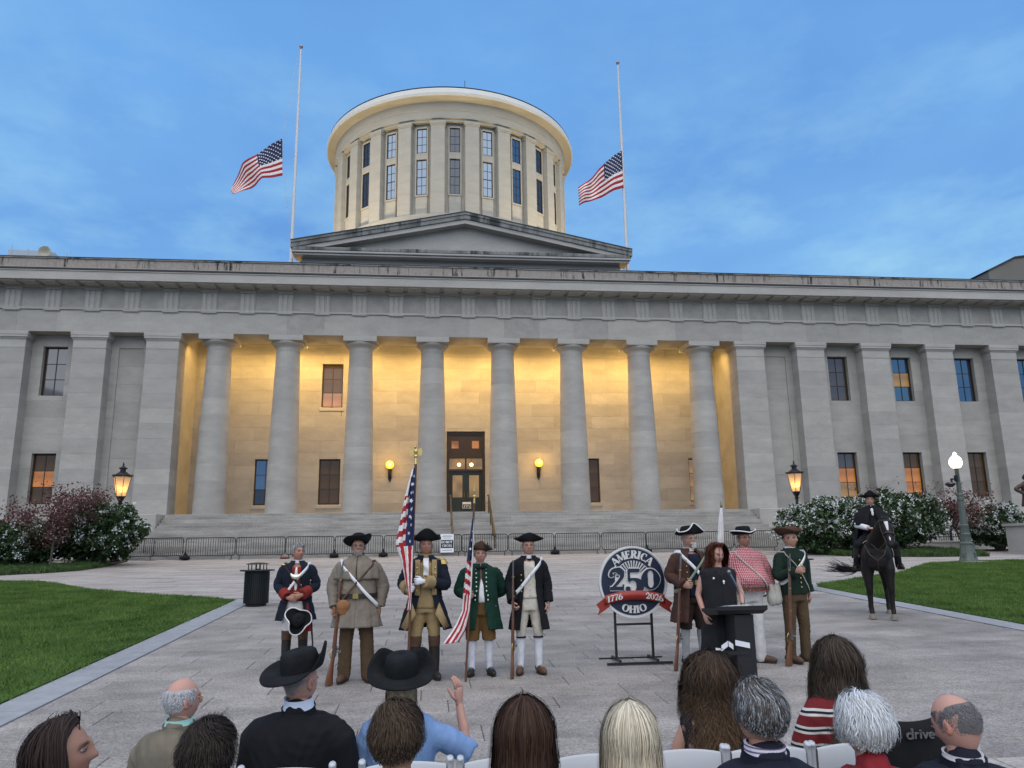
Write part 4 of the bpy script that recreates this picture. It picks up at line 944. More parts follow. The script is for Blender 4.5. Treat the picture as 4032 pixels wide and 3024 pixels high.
def shrub(loc, label, rx, ry, zb, zt, seed, nl=9000, nb=260):
    t_ = thing('viburnum_shrub', label, 'shrub', loc, group='white flowering shrubs before the wings'); r = np.random.default_rng(seed)
    n = nl; d = r.normal(0, 1, (n, 3)); d /= np.linalg.norm(d, axis=1)[:, None]
    def lump(d): return 1+.16*np.sin(d[:, 0]*5+seed)*np.cos(d[:, 2]*6+seed*2)+.12*np.sin(d[:, 1]*8+d[:, 0]*7+seed)+.07*np.sin(d[:, 2]*15+d[:, 0]*13)
    rad = lump(d)*r.uniform(.45, 1, n)**.45; zc_, rz = (zb+zt)/2, (zt-zb)/2
    sc = np.array([rx, ry, rz]); keep = (r.random(n) < .55+.45*np.sin(d[:, 0]*9+seed)*np.sin(d[:, 2]*8+d[:, 1]*5))
    pts = (d*rad[:, None]*sc+V3(0, 0, zc_))[keep]
    v, f = leaves(int(n*1.6), .11, pts, .07, seed, 1.5); put('crown', mesh_np('crown', v, f, M_vleaf), t_)
    # flower heads: small domed clusters on the outer shell
    d2 = r.normal(0, 1, (nb*5, 3)); d2 /= np.linalg.norm(d2, axis=1)[:, None]; k2 = (d2[:, 2] > -.55) & (np.sin(d2[:, 0]*7+seed)+np.sin(d2[:, 2]*6+d2[:, 1]*4) > -1.1); d2 = d2[k2][:int(nb*2.3)]
    cen = d2*(lump(d2)*r.uniform(.86, 1.06, len(d2)))[:, None]*sc+V3(0, 0, zc_); V_, F_ = [], []
    q = r.normal(0, 1, (len(cen), 9, 3))*.06+cen[:, None, :]
    v, f = leaves(len(cen)*14, .060, q.reshape(-1, 3), .02, seed+3, 1.05); put('blossom', mesh_np('blossom', v, f, M_vbl), t_)
    mb = MB()
    for k in range(9):
        a = 2*PI*k/9+r.uniform(-.3, .3); mb.tube([(.15*math.cos(a), .15*math.sin(a), 0), (.4*rx*math.cos(a), .4*ry*math.sin(a), zb+.3*(zt-zb)), (.7*rx*math.cos(a), .7*ry*math.sin(a), zc_)], [.05, .035, .015], 6)
    mb.build('stem', M_bark, t_, 60); return t_
shrub((-14.55, 37.0, G(37)), 'white flowering shrub beside the left gas lantern', 1.8, 1.5, .25, 2.75, 3, 9000, 130)
shrub((-17.9, 36.0, G(36)), 'low white flowering shrub behind the red tree at the left edge', 2.3, 1.5, .15, 1.9, 5, 7000, 90)
shrub((19.7, 37.0, G(37)), 'white flowering shrub at the right end of the barriers', 2.3, 1.8, .3, 2.6, 7, 9000, 330)
shrub((23.0, 36.8, G(36.8)), 'wide white flowering shrub directly behind the horse rider', 2.6, 1.8, .3, 2.95, 9, 10000, 230)
shrub((29.3, 37.6, G(37.6)), 'white flowering shrub behind the bronze statue at the right edge', 1.6, 1.3, .3, 2.3, 13, 5000, 200)
# ================================================================== low wall and iron railing on the right
t_ = thing('low_wall', 'low buff stone wall behind the right planting bed', 'wall', (25.5, 40.2, 1.7))
for k in range(7): mb = MB(); x = 21.6+1.35*k; mb.cbox(x+.004, x+1.346, 40.0, 40.35, 1.6, 2.08, .012); mb.build('wall_stone', M_stone, t_, None, True)
mb = MB(); mb.cbox(21.55, 31.1, 39.96, 40.4, 2.082, 2.17, .015); mb.build('coping', M_stone2, t_, None, True)
t_ = thing('iron_railing', 'black iron spear railing beside the street lamp', 'railing', (30, 41, 1.7))
for k in range(5):
    mb = MB(); x = 27.4+1.7*k; mb.box(x-.05, x+.05, 40.95, 41.05, 1.4, 2.75); mb.ell((x, 41, 2.8), .07, 8, 6); mb.build('post', M_iron, t_, 60, True)
pk = MB(); pk.tube([(0, 0, 0), (0, 0, .98)], .014, 5); pk.lathe([(.014, .98), (.035, 1.02), (.004, 1.12)], 5); pkm = pk.mesh('picket', M_iron)
for k in range(47):
    x = 27.5+.145*k; o = put('picket', pkm, t_); o.location = (x-30, 0, -.2)
mb = MB(); mb.box(27.4, 34.2, 40.985, 41.015, 1.62, 1.66); mb.box(27.4, 34.2, 40.985, 41.015, 2.38, 2.42); mb.build('rail', M_iron, t_, None, True)
mb = MB(); mb.tube([(26.1, 40.6, 2.55), (27.6, 40.6, 1.95), (27.6, 40.6, 1.55)], .03, 6); mb.tube([(26.9, 40.6, 2.35), (26.9, 40.6, 1.6)], .03, 6); mb.build('stair_rail', M_iron, t_, 60, True)
# ================================================================== far buildings over the roof line
def far_tower(loc, label, w, d, h, m_, nwin, roof_bits):
    t_ = thing('distant_building', label, 'building', loc)
    mb = MB(); mb.box(-w/2, w/2, 0, d, 0, h); mb.build('wall', m_, t_)
    for i in range(nwin[0]):
        for j in range(nwin[1]):
            mb = MB(); x = -w/2+(i+.5)*w/nwin[0]; z = h-(j+.6)*3.6; mb.box(x-.8, x+.8, -.04, .1, z-1.0, z+1.0); mb.build('window', GL['dark'], t_)
    for b in roof_bits: b(t_)
M_farc = mat('far_concrete', (.42, .43, .45), rough=.9, var=.06, scale=.2); M_fart = mat('far_buff', (.16, .15, .13), rough=.9, var=.1, scale=.2)
def rooftop(t_):
    h = 56.8
    mb = MB(); mb.box(-4.2, 2.4, 0, 8, h, h+1.7); mb.build('plant_screen', mat('screen_panel', (.36, .40, .45), rough=.6, var=.05), t_)
    mb = MB(); mb.box(2.4, 4.2, 0, 8, h, h+1.4); mb.build('plant_room', M_farc, t_)
    mb = MB(); mb.lathe([(.1, -.3), (.7, -.1), (1.1, .3), (1.15, .35), (1.05, .33), (.6, .05), (.1, -.1)], 20); mb.xf(Matrix.Translation((3.0, -1, h+1.0)) @ Matrix.Rotation(math.radians(90), 4, 'X')); mb.build('dish', mat('dish_buff', (.35, .33, .25), rough=.7), t_, 60)
    for x, z in ((-3.6, 4.2), (-.6, 3.3), (2.9, 4.4), (3.6, 3.4), (6.6, 2.5), (7.3, 3.2)): mb = MB(); mb.tube([(x, 0, h), (x, 0, h+z*.62)], .07, 5); mb.build('antenna', M_farc, t_)
far_tower((-76.6, 150, 1.5), 'pale rooftop plant and dish of a far building above the left parapet', 26, 20, 57, M_farc, (6, 6), [rooftop])
t_ = thing('distant_building', 'buff corner of a far building above the right parapet', 'building', (112, 122, 1.5))
mb = MB(); mb.prism([(-11.5, 0), (14, 0), (14, 54), (-6, 51.0), (-11.5, 48.4)], 0, 18); mb.build('wall', M_fart, t_)
mb = MB(); mb.prism([(-11.6, 48.35), (-6, 51.0), (14, 54), (14, 54.3), (-6, 51.3), (-11.8, 48.5)], -.2, 18.2); mb.build('roof', M_lead, t_)
# ================================================================== figure tools (unit figure 1.75 m, facing -y, own right hand at -x)
M_skin = mat('skin', (1, 1, 1), rough=.55, var=.05, scale=30, attr=True, spec=.35, bump=.12, bscale=120, dist=.004)
M_hair = mat('hair', (1, 1, 1), rough=.68, var=.10, scale=25, attr=True, spec=.16, stretch=(1, 1, .2))
SK = {'fair': (.42, .235, .165), 'pink': (.46, .25, .19), 'tan': (.32, .17, .115), 'ruddy': (.39, .195, .135)}
ZT = [.70, .80, .90, 1.0, 1.08, 1.18, 1.30, 1.38, 1.43, 1.465, 1.49, 1.52, 1.56]
RX = [.15, .165, .176, .170, .160, .168, .186, .194, .184, .138, .080, .060, .058]
RY = [.10, .115, .122, .115, .110, .118, .126, .118, .100, .082, .068, .058, .056]
def head_arrays(skin, lip=True, brow=None, stub=None, vr=(1, 1, 1, 1)):
    nzk, jwk, wdk, chk = vr
    NL, NK = 34, 44; v = []; col = []
    for i in range(NL+1):
        la = -PI/2+PI*(.015+.97*i/NL)
        for k in range(NK):
            t = 2*k/NK-1; lo = PI*math.copysign(abs(t)**1.35, t)
            sx, sy, sz = math.cos(la)*math.sin(lo), -math.cos(la)*math.cos(lo), math.sin(la)
            dn = max(0, -sz)
            x = .077*wdk*sx*(1-.20*jwk*dn**1.8)*(1+.05*max(0, sz)*max(0, sy))
            y = sy*(.090*(1-.06*dn) if sy < 0 else .100*(1-.38*dn**1.1))
            z = .115*sz
            c = np.array(skin)
            if sy < 0:
                fr = min(1, -sy*1.6); ax = abs(x)
                g = lambda u, s: math.exp(-(u/s)**2)
                nz = 0 if z > .034 or z < -.034 else (.22+.78*(.034-z)/.05 if z > -.016 else max(0, 1-(-.016-z)/.016))
                y -= .021*nzk*g(x, .0105*nzk)*nz*fr; y -= .009*g(x, .019)*g(z+.021, .010)*fr
                y -= .006*g(z-.034, .011)*g(x, .05)*fr; y += .011*g(ax-.031, .017)*g(z-.013, .012)*fr
                y -= .007*g(x, .023)*(g(z+.046, .006)+g(z+.059, .007))*fr; y += .003*g(x, .026)*g(z+.0525, .003)
                y -= .009*chk*g(x, .022)*g(z+.092, .016)*fr; y -= .004*g(ax-.045, .018)*g(z+.018, .018)*fr
                m = g(x, .023)*(g(z+.047, .006)+g(z+.059, .006))*fr
                c = c*(1-.35*min(1, m)*np.array((.2, 1, .9))); c = c*(1-.20*g(ax-.031, .02)*g(z-.012, .013)*fr)
                c = c*(1-.10*g(ax-.042, .02)*g(z+.02, .02)*np.array((0, 1, 1))); c = c*(1-.5*g(x, .022)*g(z+.0525, .0022))
                if brow is not None:
                    b = g(z-.030-.006*math.cos(ax*60), .0055)*(1 if .012 < ax < .052 else 0)*fr; c = c*(1-b)+np.array(brow)*b
                if stub is not None:
                    b = .55*fr*(1 if z < -.03 else 0)*(1-g(x, .016)*g(z+.05, .012)); c = c*(1-b)+np.array(stub)*b
            v.append((x, y, z)); col.append(c)
    f = []
    for i in range(NL):
        for k in range(NK): a = i*NK+k; b = i*NK+(k+1) % NK; f.append((a, b, b+NK, a+NK))
    f.append(tuple(range(NK))[::-1]); f.append(tuple(range(NL*NK, NL*NK+NK)))
    mb = MB(); mb.v = v; mb.f = f; mb.m = [0]*len(f); cols = [tuple(c) for c in col]
    def app(fn, colr):
        n0 = len(mb.v); fn(); cols.extend([tuple(colr)]*(len(mb.v)-n0))
    for s in (-1, 1):
        E_ = Matrix.Rotation(s*.35, 3, 'Z') @ Matrix.Rotation(-.15, 3, 'X')
        app(lambda: mb.ell((s*.077, .012, -.004), (.010, .019, .031), 10, 8, E_), np.array(skin)*np.array((1.05, .88, .85)))
        app(lambda: mb.ell((s*.083, .010, -.002), (.006, .010, .018), 8, 6, E_), np.array(skin)*.55)
        app(lambda: mb.ell((s*.031, -.0745, .0125), (.0120, .0098, .0052), 10, 8), (.36, .33, .31))
        app(lambda: mb.ell((s*.031, -.0815, .0125), (.0056, .004, .0050), 8, 6), (.03, .022, .018))
        app(lambda: mb.tube([(s*.016, -.082, .0165), (s*.031, -.0865, .0205), (s*.047, -.078, .016)], .0028, 5), np.array(skin)*.62)
    return mb, cols
def hand(mb, w, d, pn, side, curl=.5, sc=1.0):
    w = np.array(w, float); d = np.array(d, float); d /= np.linalg.norm(d); pn = np.array(pn, float); pn -= d*(pn@d); pn /= np.linalg.norm(pn)
    sv = np.cross(pn, d)*(-1 if side < 0 else 1)
    def fr(t, hw, th): c = w+d*t*sc; return [c+sv*hw*sc*math.cos(2*PI*k/12)+pn*th*sc*math.sin(2*PI*k/12) for k in range(12)]
    mb.loft([fr(-.02, .024, .02), fr(.0, .027, .02), fr(.03, .037, .021), fr(.065, .042, .018), fr(.088, .041, .014), fr(.096, .036, .009)])
    for k, (o, L) in enumerate(((.030, .92), (.010, 1.04), (-.010, .97), (-.029, .76))):
        p = w+d*.086*sc+sv*o*sc; pts = [p]; a = 0; lens = (.040, .027, .021)
        for j, l in enumerate(lens):
            a += curl*(.75, 1.0, .7)[j]*(1+.08*k); q = d*math.cos(a)+pn*math.sin(a)+sv*(.05*(1.5-k))*max(0, 1-curl); p = p+q*l*L*sc; pts.append(p)
        pts.append(pts[-1]+(pts[-1]-pts[-2])*.18)
        mb.tube(pts, [.0098*sc, .0092*sc, .0085*sc, .0072*sc, .003*sc], 8)
    p = w+d*.022*sc+sv*.026*sc; q = d*.62+sv*.62+pn*.35; q /= np.linalg.norm(q); pts = [p, p+q*.036*sc]; q2 = d*.85+sv*.18+pn*(.35+.4*min(1, curl)); q2 /= np.linalg.norm(q2)
    pts += [pts[-1]+q2*.032*sc, pts[-1]+q2*.056*sc, pts[-1]+q2*.062*sc]; mb.tube(pts, [.0135*sc, .0115*sc, .0105*sc, .0085*sc, .004*sc], 8)
def spline(pts, n=10):
    P_ = [np.array(p, float) for p in pts]; P_ = [2*P_[0]-P_[1]]+P_+[2*P_[-1]-P_[-2]]; out = []
    m = len(P_)-3
    for i in range(n+1):
        u = i/n*m; k = min(int(u), m-1); t = u-k; a, b, c, d = P_[k:k+4]
        out.append(.5*((2*b)+(-a+c)*t+(2*a-5*b+4*c-d)*t*t+(-a+3*b-3*c+d)*t**3))
    return out
def wrinkle(me, amp, fq, seed=0., lean=.7):
    """cloth folds: warped ridges pushed along the normals"""
    n = len(me.vertices); p = np.zeros(n*3, np.float32); me.vertices.foreach_get('co', p); p = p.reshape(-1, 3).astype(float); nr = np.zeros(n*3, np.float32); me.vertex_normals.foreach_get('vector', nr); nr = nr.reshape(-1, 3)
    x, y, z = p[:, 0]*fq, p[:, 1]*fq, p[:, 2]*fq
    a = np.sin(.55*z*lean+1.1*x+2.4*np.sin(.31*z+.25*x+seed)+1.7*np.sin(.4*y+.22*z+2*seed)); b = np.sin(1.25*z-.5*x+.3*y+2.2*np.sin(.28*x+.2*z+1.3*seed))
    f = (1-np.abs(a))*.9+(1-np.abs(b))*.6-.55; m = .55+.45*np.sin(.17*z+.23*x+seed*3)
    p += nr*(amp*f*m)[:, None]; me.vertices.foreach_set('co', p.astype(np.float32).ravel()); me.update()
class Fig:
    def __init__(s, label, loc, rz=0, H=1.75, seated=False, bulk=1., belly=0., skin='fair', arms=None, head=(0, 0), legs=None, cat='person', name='person', leanx=0., group=None, female=False):
        s.H = H; s.root = thing(name, label, cat, loc, rz, H/1.75, group); s.dz = -.40 if seated else 0.; s.seated = seated
        s.bulk, s.belly = bulk, belly; s.skin = np.array(SK[skin]) if isinstance(skin, str) else np.array(skin); s.head = head; s.fem = female
        sh = .178*bulk*(.92 if female else 1)
        s.sh = {-1: V3(-sh, .005, 1.402+s.dz), 1: V3(sh, .005, 1.402+s.dz)}
        d = {-1: dict(el=(-.25, .03, 1.14), wr=(-.255, -.04, .90), d=(0, -.12, -1), pn=(1, .2, 0), curl=.45), 1: dict(el=(.25, .03, 1.14), wr=(.255, -.04, .90), d=(0, -.12, -1), pn=(-1, .2, 0), curl=.45)}
        for k in (-1, 1):
            if arms and k in arms: d[k].update(arms[k])
            for q in ('el', 'wr'): d[k][q] = V3(*d[k][q])+(V3(0, 0, s.dz) if seated else 0)
        s.arm = d
        if seated: s.leg = {k: dict(hip=V3(k*.095, .02, .56), kn=V3(k*.12, -.42, .53), an=V3(k*.12, -.40, .09), toe=0) for k in (-1, 1)}
        else: s.leg = {k: dict(hip=V3(k*.088, 0, .90), kn=V3(k*.115, -.012, .49), an=V3(k*.125, .02, .09), toe=k*.25) for k in (-1, 1)}
        if legs:
            for k in legs:
                for q, vv in legs[k].items(): s.leg[k][q] = V3(*vv) if hasattr(vv, '__len__') else vv
        s.Mh = Matrix.Translation((leanx, -.015, 1.636+s.dz)) @ Matrix.Rotation(head[0], 4, 'Z') @ Matrix.Rotation(head[1], 4, 'X') @ Matrix.Scale(1.06, 4)
    def T(s, z, off=0.):
        zz = z-s.dz; b = s.belly*math.exp(-((zz-1.08)/.15)**2); k = s.bulk if zz < 1.45 else 1+(s.bulk-1)*.3
        return -b*.62, float(np.interp(zz, ZT, RX))*k+off+b*.35, float(np.interp(zz, ZT, RY))*k+off+b*.55   # cy, rx, ry
    def yf(s, x, z, off=0.):
        cy, rx, ry = s.T(z, off); return cy-ry*math.sqrt(max(.02, 1-(x/rx)**2))
    def put(s, name, mb, m, smooth=60, solid=0., parent=None, sub=0):
        o = mb.build(name, m, parent or s.root, smooth)
        if solid: q = o.modifiers.new('s', 'SOLIDIFY'); q.thickness = solid; q.offset = 1
        if sub: q = o.modifiers.new('u', 'SUBSURF'); q.levels = sub; q.render_levels = sub
        return o
    def putm(s, name, me, parent=None): return put(name, me, parent or s.root)
    def body(s, brow=(.1, .07, .05), stub=None, feet=True, hands=(-1, 1), glove=None, vox=.018):
        mb = MB(); rs = []; vox = .022 if s.seated else vox
        for z in (.84, .92, 1.0, 1.08, 1.18, 1.30, 1.38, 1.42, 1.45):
            cy, rx, ry = s.T(z+s.dz, -.018); rs.append((0, cy, z+s.dz, rx, ry))
        mb.rings(rs, 18); mb.cap([(0, .012, 1.42+s.dz), (0, -.002, 1.50+s.dz), (s.Mh.translation.x*.7, -.008, 1.575+s.dz)], [.075, .058, .056])
        for k in (-1, 1):
            a, L = s.arm[k], s.leg[k]
            mb.cap([s.sh[k]*V3(.8, 1, 1), s.sh[k]+V3(0, 0, -.03), (s.sh[k]+a['el'])/2, a['el'], a['el']*.45+a['wr']*.55, a['wr']], [.05, .054, .048, .040, .037, .025])
            mb.cap([L['hip'], (L['hip']+L['kn'])/2, L['kn'], L['kn']*.7+L['an']*.3+V3(0, .02, 0), L['an']], [.082, .072, .052, .052, .036])
            t = L['toe']; f = V3(-math.sin(-t), -math.cos(t), 0)
            mb.cap([L['an']+V3(0, .02, -.045), L['an']+f*.13+V3(0, 0, -.05)], [.035, .03])
        me = blob(mb, vox, 3); n = len(me.vertices); co = np.zeros(n*3, np.float32); me.vertices.foreach_get('co', co)
        vs = [tuple(p) for p in co.reshape(-1, 3)]; fs = [tuple(p.vertices) for p in me.polygons]; bpy.data.meshes.remove(me)
        cols = [tuple(s.skin)]*n
        hr = random.Random(sum(map(ord, s.root['label']))); hm, hc = head_arrays(s.skin, True, brow, stub, (hr.uniform(.8, 1.3), hr.uniform(.5, 1.4), hr.uniform(.96, 1.05), hr.uniform(.4, 1.5))); hm.xf(s.Mh)
        o = len(vs); vs += hm.v; fs += [tuple(i+o for i in f) for f in hm.f]; cols += hc
        hb = MB()
        for k in hands: a = s.arm[k]; hand(hb, a['wr'], a['d'], a['pn'], k, a['curl'], .92 if s.fem else 1.02)
        o = len(vs); vs += hb.v; fs += [tuple(i+o for i in f) for f in hb.f]; cols += [tuple(glove if glove is not None else s.skin*.98)]*len(hb.v)
        m2 = bpy.data.meshes.new('body'); m2.from_pydata(vs, [], fs); m2.validate(); at = m2.color_attributes.new('Col', 'FLOAT_COLOR', 'POINT')
        c4 = np.ones((len(vs), 4), np.float32); c4[:, :3] = np.array(cols); at.data.foreach_set('color', c4.ravel()); m2.materials.append(M_skin); m2.shade_smooth()
        return s.putm('body', m2)
    # ---- clothes
    def coat(s, m, zhem=.62, off=.026, opn=None, flare=.22, fold=.10, nf=9, name='coat', ztop=1.515, n=96, solid=.010, sl=(.082, .072, .064, .058, .058), cuff=None, cufflen=.13, sleeves=True, slen=.97, seed=0, waist=1.0):
        opn = opn or (lambda z: .0); zs = list(np.linspace(ztop, 1.36, 9))+list(np.linspace(1.345, zhem, 36)); rings = []
        for z in zs:
            z += s.dz; cy, rx, ry = s.T(z, off); zz = z-s.dz; dn = max(0, 1.0-zz)
            if zz < 1.0: cy1, rx1, ry1 = s.T(1.0+s.dz, off); rx, ry, cy = rx1+flare*dn, ry1+flare*.9*dn, cy1
            a0 = opn(zz); r = []
            for k in range(n+1):
                ph = a0+(2*PI-2*a0)*k/n; w = 1+fold*dn*math.sin(nf*ph+seed)+.35*fold*dn*math.sin(2.3*nf*ph+1.7*seed)+.008*math.sin(5*ph+z*17+seed)+.008*math.sin(3*ph-z*26)
                r.append((rx*w*math.sin(ph), cy-ry*w*math.cos(ph), z))
            rings.append(r)
        mb = MB(); mb.loft(rings, False, False); c = s.put(name, mb, m, 70, solid); wrinkle(c.data, .010, 48, s.H*7+seed, 1.0)
        if sleeves:
            for k in (-1, 1): s.sleeve(k, m, sl, c, cuff, cufflen, slen)
        return c
    def sleeve(s, k, m, sl=(.082, .072, .064, .058, .058), parent=None, cuff=None, cufflen=.13, slen=.97, name='sleeve', seed=0):
        a = s.arm[k]; e = a['el']+(a['wr']-a['el'])*slen; p = spline([s.sh[k]*V3(.80, 1, 1)+V3(0, 0, .012), s.sh[k]+V3(k*.006, 0, -.035), (s.sh[k]+a['el'])/2, a['el'], (a['el']+e)/2, e], 32)
        R_ = np.interp(np.linspace(0, 1, 33), [0, .1, .2, .4, .62, .82, 1], [sl[0]*.66, sl[0]*.86, sl[0]*.95, sl[1], sl[2], sl[3], sl[4]])
        R_ = [r*(1+.02*math.sin(i*1.1+k+s.H*9)+(.02*math.sin(i*1.9+s.H*5))) for i, r in enumerate(R_)]
        mb = MB(); mb.tube(p, list(R_), 26); o = s.put(name, mb, m, 80, 0, parent); wrinkle(o.data, .0115, 62, s.H*11+k, .5)
        if cuff is not None:
            d = e-a['el']; d /= np.linalg.norm(d); mb = MB(); q = [e-d*cufflen, e-d*cufflen*.96, e-d*.005, e]; mb.tube(q, [sl[4]*1.05, sl[4]*1.22, sl[4]*1.25, sl[4]*1.05], 18); s.put('cuff', mb, cuff, 50, 0, parent)
        return o
    def panel(s, name, m, x0f, x1f, z0, z1, off, nz=18, nx=8, solid=.006, parent=None, wob=.003):
        """patch following the front of the torso between x0f(z) and x1f(z)"""
        rings = []
        for i in range(nz+1):
            z = z0+(z1-z0)*i/nz; a, b = x0f(z), x1f(z); r = []
            for k in range(nx+1):
                x = a+(b-a)*k/nx; r.append((x, s.yf(x, z+s.dz, off)+wob*math.sin(z*40+x*30), z+s.dz))
            rings.append(r[::-1] if z1 > z0 else r)
        mb = MB(); mb.loft(rings, False, False); o = s.put(name, mb, m, 60, solid, parent); return o
    def legs_(s, m, zend=None, r=(.100, .088, .070, .064), name='trousers', off=.0, vox=.015, frac=1., top=1.02, pr=.012):
        mb = MB(); rs = []; vox = .024 if s.seated else vox
        for z in np.linspace(.80, top, 5):
            cy, rx, ry = s.T(z+s.dz, pr); rs.append((0, cy, z+s.dz, rx, ry))
        mb.rings(rs, 20)
        for k in (-1, 1):
            L = s.leg[k]; mid = (L['hip']+L['kn'])/2
            if frac >= 1: e = L['an']+V3(0, 0, -.02); q = L['kn']*.5+e*.5; mb.cap([L['hip'], mid, L['kn'], q, e], [r[0], r[1], r[2], r[3], r[3]*.98])
            else: e = L['kn']+(L['an']-L['kn'])*.06; mb.tube([L['hip'], mid, L['kn']+V3(0, 0, .05), e], [r[0], r[1], r[2], r[3]], 18)
        me = blob(mb, vox, 3, name, m); wrinkle(me, .0095, 55, s.H*5, .8); return s.putm(name, me)
    def stockings(s, m, name='stocking', r=(.060, .064, .052, .042), top=0.):
        for k in (-1, 1):
            L = s.leg[k]; a, b = L['kn']+V3(0, 0, .03+top), L['an']+V3(0, 0, -.03); p = [a, a*.75+b*.25+V3(0, .016, 0), a*.45+b*.55+V3(0, .012, 0), b]; mb = MB(); mb.tube(spline(p, 8), list(np.interp(np.linspace(0, 1, 9), [0, .25, .6, 1], r)), 16); s.put(name, mb, m, 80)
    def shoes(s, m, buckle=None, boot=False, name='shoe'):
        for k in (-1, 1):
            L = s.leg[k]; t = L['toe']; f = V3(math.sin(t), -math.cos(t), 0); a = L['an']*V3(1, 1, 0); mb = MB()
            mb.cap([a+V3(0, .03, .055)-f*.035, a+f*.05+V3(0, 0, .055), a+f*.15+V3(0, 0, .042), a+f*.185+V3(0, 0, .036)], [.044, .050, .046, .034]); mb.cap([a+V3(0, .01, .06), a+V3(0, .02, .12)], [.046, .044])
            me = blob(mb, .011, 3, name, m)
            for v in me.vertices:
                if v.co.z < .008: v.co.z = .008
            o = s.putm(name, me); sb = MB(); c = a+f*.07
            pts = [(c+f*(.135*math.cos(u))+V3(-f[1], f[0], 0)*(.047*math.sin(u))) for u in np.linspace(0, 2*PI, 18, endpoint=False)]
            sb.loft([[(p[0], p[1], 0) for p in pts], [(p[0], p[1], .018) for p in pts]]); s.put('sole', sb, M_leather_d, 30, 0, o)
            if buckle is not None:
                bb = MB(); c = a+f*.095+V3(0, 0, .098); M_ = Matrix.Rotation(t, 3, 'Z') @ Matrix.Rotation(.5, 3, 'X'); bb.obox(c, (.05, .04, .008), M_); s.put('buckle', bb, buckle, 30, 0, o)
    def boots(s, m, top, mtop, zt=.50):
        for k in (-1, 1):
            L = s.leg[k]; a, b = L['kn']*1, L['an']*1; mb = MB(); p = [a+V3(0, 0, zt-.49), a*.55+b*.45+V3(0, .012, 0), b+V3(0, 0, .06), b+V3(0, 0, -.04)]; mb.tube(spline(p, 9), list(np.interp(np.linspace(0, 1, 10), [0, .4, .8, 1], [.071, .068, .054, .056])), 16); o = s.put('boot', mb, m, 80)
            mb = MB(); d = (b-a); d /= np.linalg.norm(d); q = a+V3(0, 0, zt-.49); mb.tube([q-d*.01, q, q+d*.115, q+d*.125], [.068, .077, .073, .068], 16); s.put('boot_top', mb, mtop, 40, 0, o)
    def strap(s, m, side, zs=1.46, zh=1.0, w=.055, off=.04, name='strap', k=.25):
        """shoulder strap from the shoulder on side (+1 image right) to the other hip"""
        rings = []; zm = (zs+zh)/2; n = 60
        for i in range(n):
            ph = 2*PI*i/n; x = .2*math.sin(ph); z = zm+(zs-zh)/2*np.clip(side*x/.165, -1.2, 1.0); z = min(z, 1.475)
            cy, rx, ry = s.T(z+s.dz, off); px, py = rx*math.sin(ph), cy-ry*math.cos(ph)
            zz = z+s.dz; rings.append([(px*.99, py*.99, zz-w/2), (px, py, zz+w/2)])
        rings.append(rings[0]); mb = MB(); mb.loft(rings, False, False); return s.put(name, mb, m, 70, .005)
    def belt(s, m, z, w=.05, off=.035, name='belt', buckle=None):
        cy, rx, ry = s.T(z+s.dz, off); mb = MB(); r = []
        for dz_, do in ((-w/2, 0), (-w/2, .006), (w/2, .006), (w/2, 0)): r.append([((rx+do)*math.sin(a), cy-(ry+do)*math.cos(a), z+s.dz+dz_) for a in np.linspace(0, 2*PI, 40, endpoint=False)])
        mb.loft(r, True, False); o = s.put(name, mb, m, 50)
        if buckle is not None: b = MB(); b.box(-.035, .035, cy-ry-.016, cy-ry-.006, z+s.dz-.03, z+s.dz+.03); s.put('buckle', b, buckle, 30, 0, o)
        return o
    def buttons(s, m, pts, off=.04, r=.011, name='button', parent=None):
        mb0 = MB(); mb0.ell((0, 0, 0), (r, r*.5, r), 8, 5); me = mb0.mesh('button', m, 80)
        for x, z in pts: o = put('button', me, parent or s.root); o.location = (x, s.yf(x, z+s.dz, off), z+s.dz)
    def collar(s, m, r=.066, h=.05, off=0., name='collar', z=1.495, tilt=.25):
        mb = MB(); rs = []
        for zz, rr in ((0, r+.012), (h*.6, r+.004), (h, r+.006), (h*.9, r-.004)): rs.append([(rr*math.sin(a), .0-rr*1.0*math.cos(a)+.006, z+s.dz+zz+tilt*rr*(math.cos(a)*-1)) for a in np.linspace(0, 2*PI, 30, endpoint=False)])
        mb.loft(rs, True, False); return s.put(name, mb, m, 60)
    # ---- hats and hair, in head space
    def hat(s, m, crown=(.092, .108, .11), brim=None, trim=None, name='hat', z=.060, tilt=-.10, solid=.006, sag=0., roll=0., taper=.86, yaw=0.):
        mb = MB(); rx, ry, h = crown; n = 56; rs = []
        prof = [(1.0, 0), (1.0, .25), (.985, .55), (taper, .85), (taper*.82, .96), (taper*.45, 1.0), (.02, 1.005)]
        for q, t in prof[::-1]: rs.append([(rx*q*math.sin(a), -ry*q*math.cos(a), h*t) for a in np.linspace(0, 2*PI, n, endpoint=False)])
        for j in range(1, 7):
            r = []
            for i in range(n):
                a = 2*PI*i/n; R_, Z_ = brim(a); t = j/6; rr0 = math.hypot(rx*math.sin(a), ry*math.cos(a)); rad = rr0+(R_-rr0)*(t if Z_ < .02 else t**.8); zz = Z_*t**1.5
                r.append((rad*math.sin(a), -rad*math.cos(a), zz+sag*math.sin(2*a+1)*t))
            rs.append(r)
        mb.loft(rs, True, False); Mt = s.Mh @ Matrix.Translation((0, .008, z)) @ Matrix.Rotation(yaw, 4, 'Z') @ Matrix.Rotation(tilt, 4, 'X') @ Matrix.Rotation(roll, 4, 'Y'); edge = [tuple(Mt @ Vector(p)) for p in rs[-1]]
        mb.xf(Mt); o = s.put(name, mb, m, 60, solid)
        if trim is not None: t = MB(); t.tube(edge+[edge[0]], .008, 6, False); s.put('trim', t, trim, 60, 0, o)
        return o
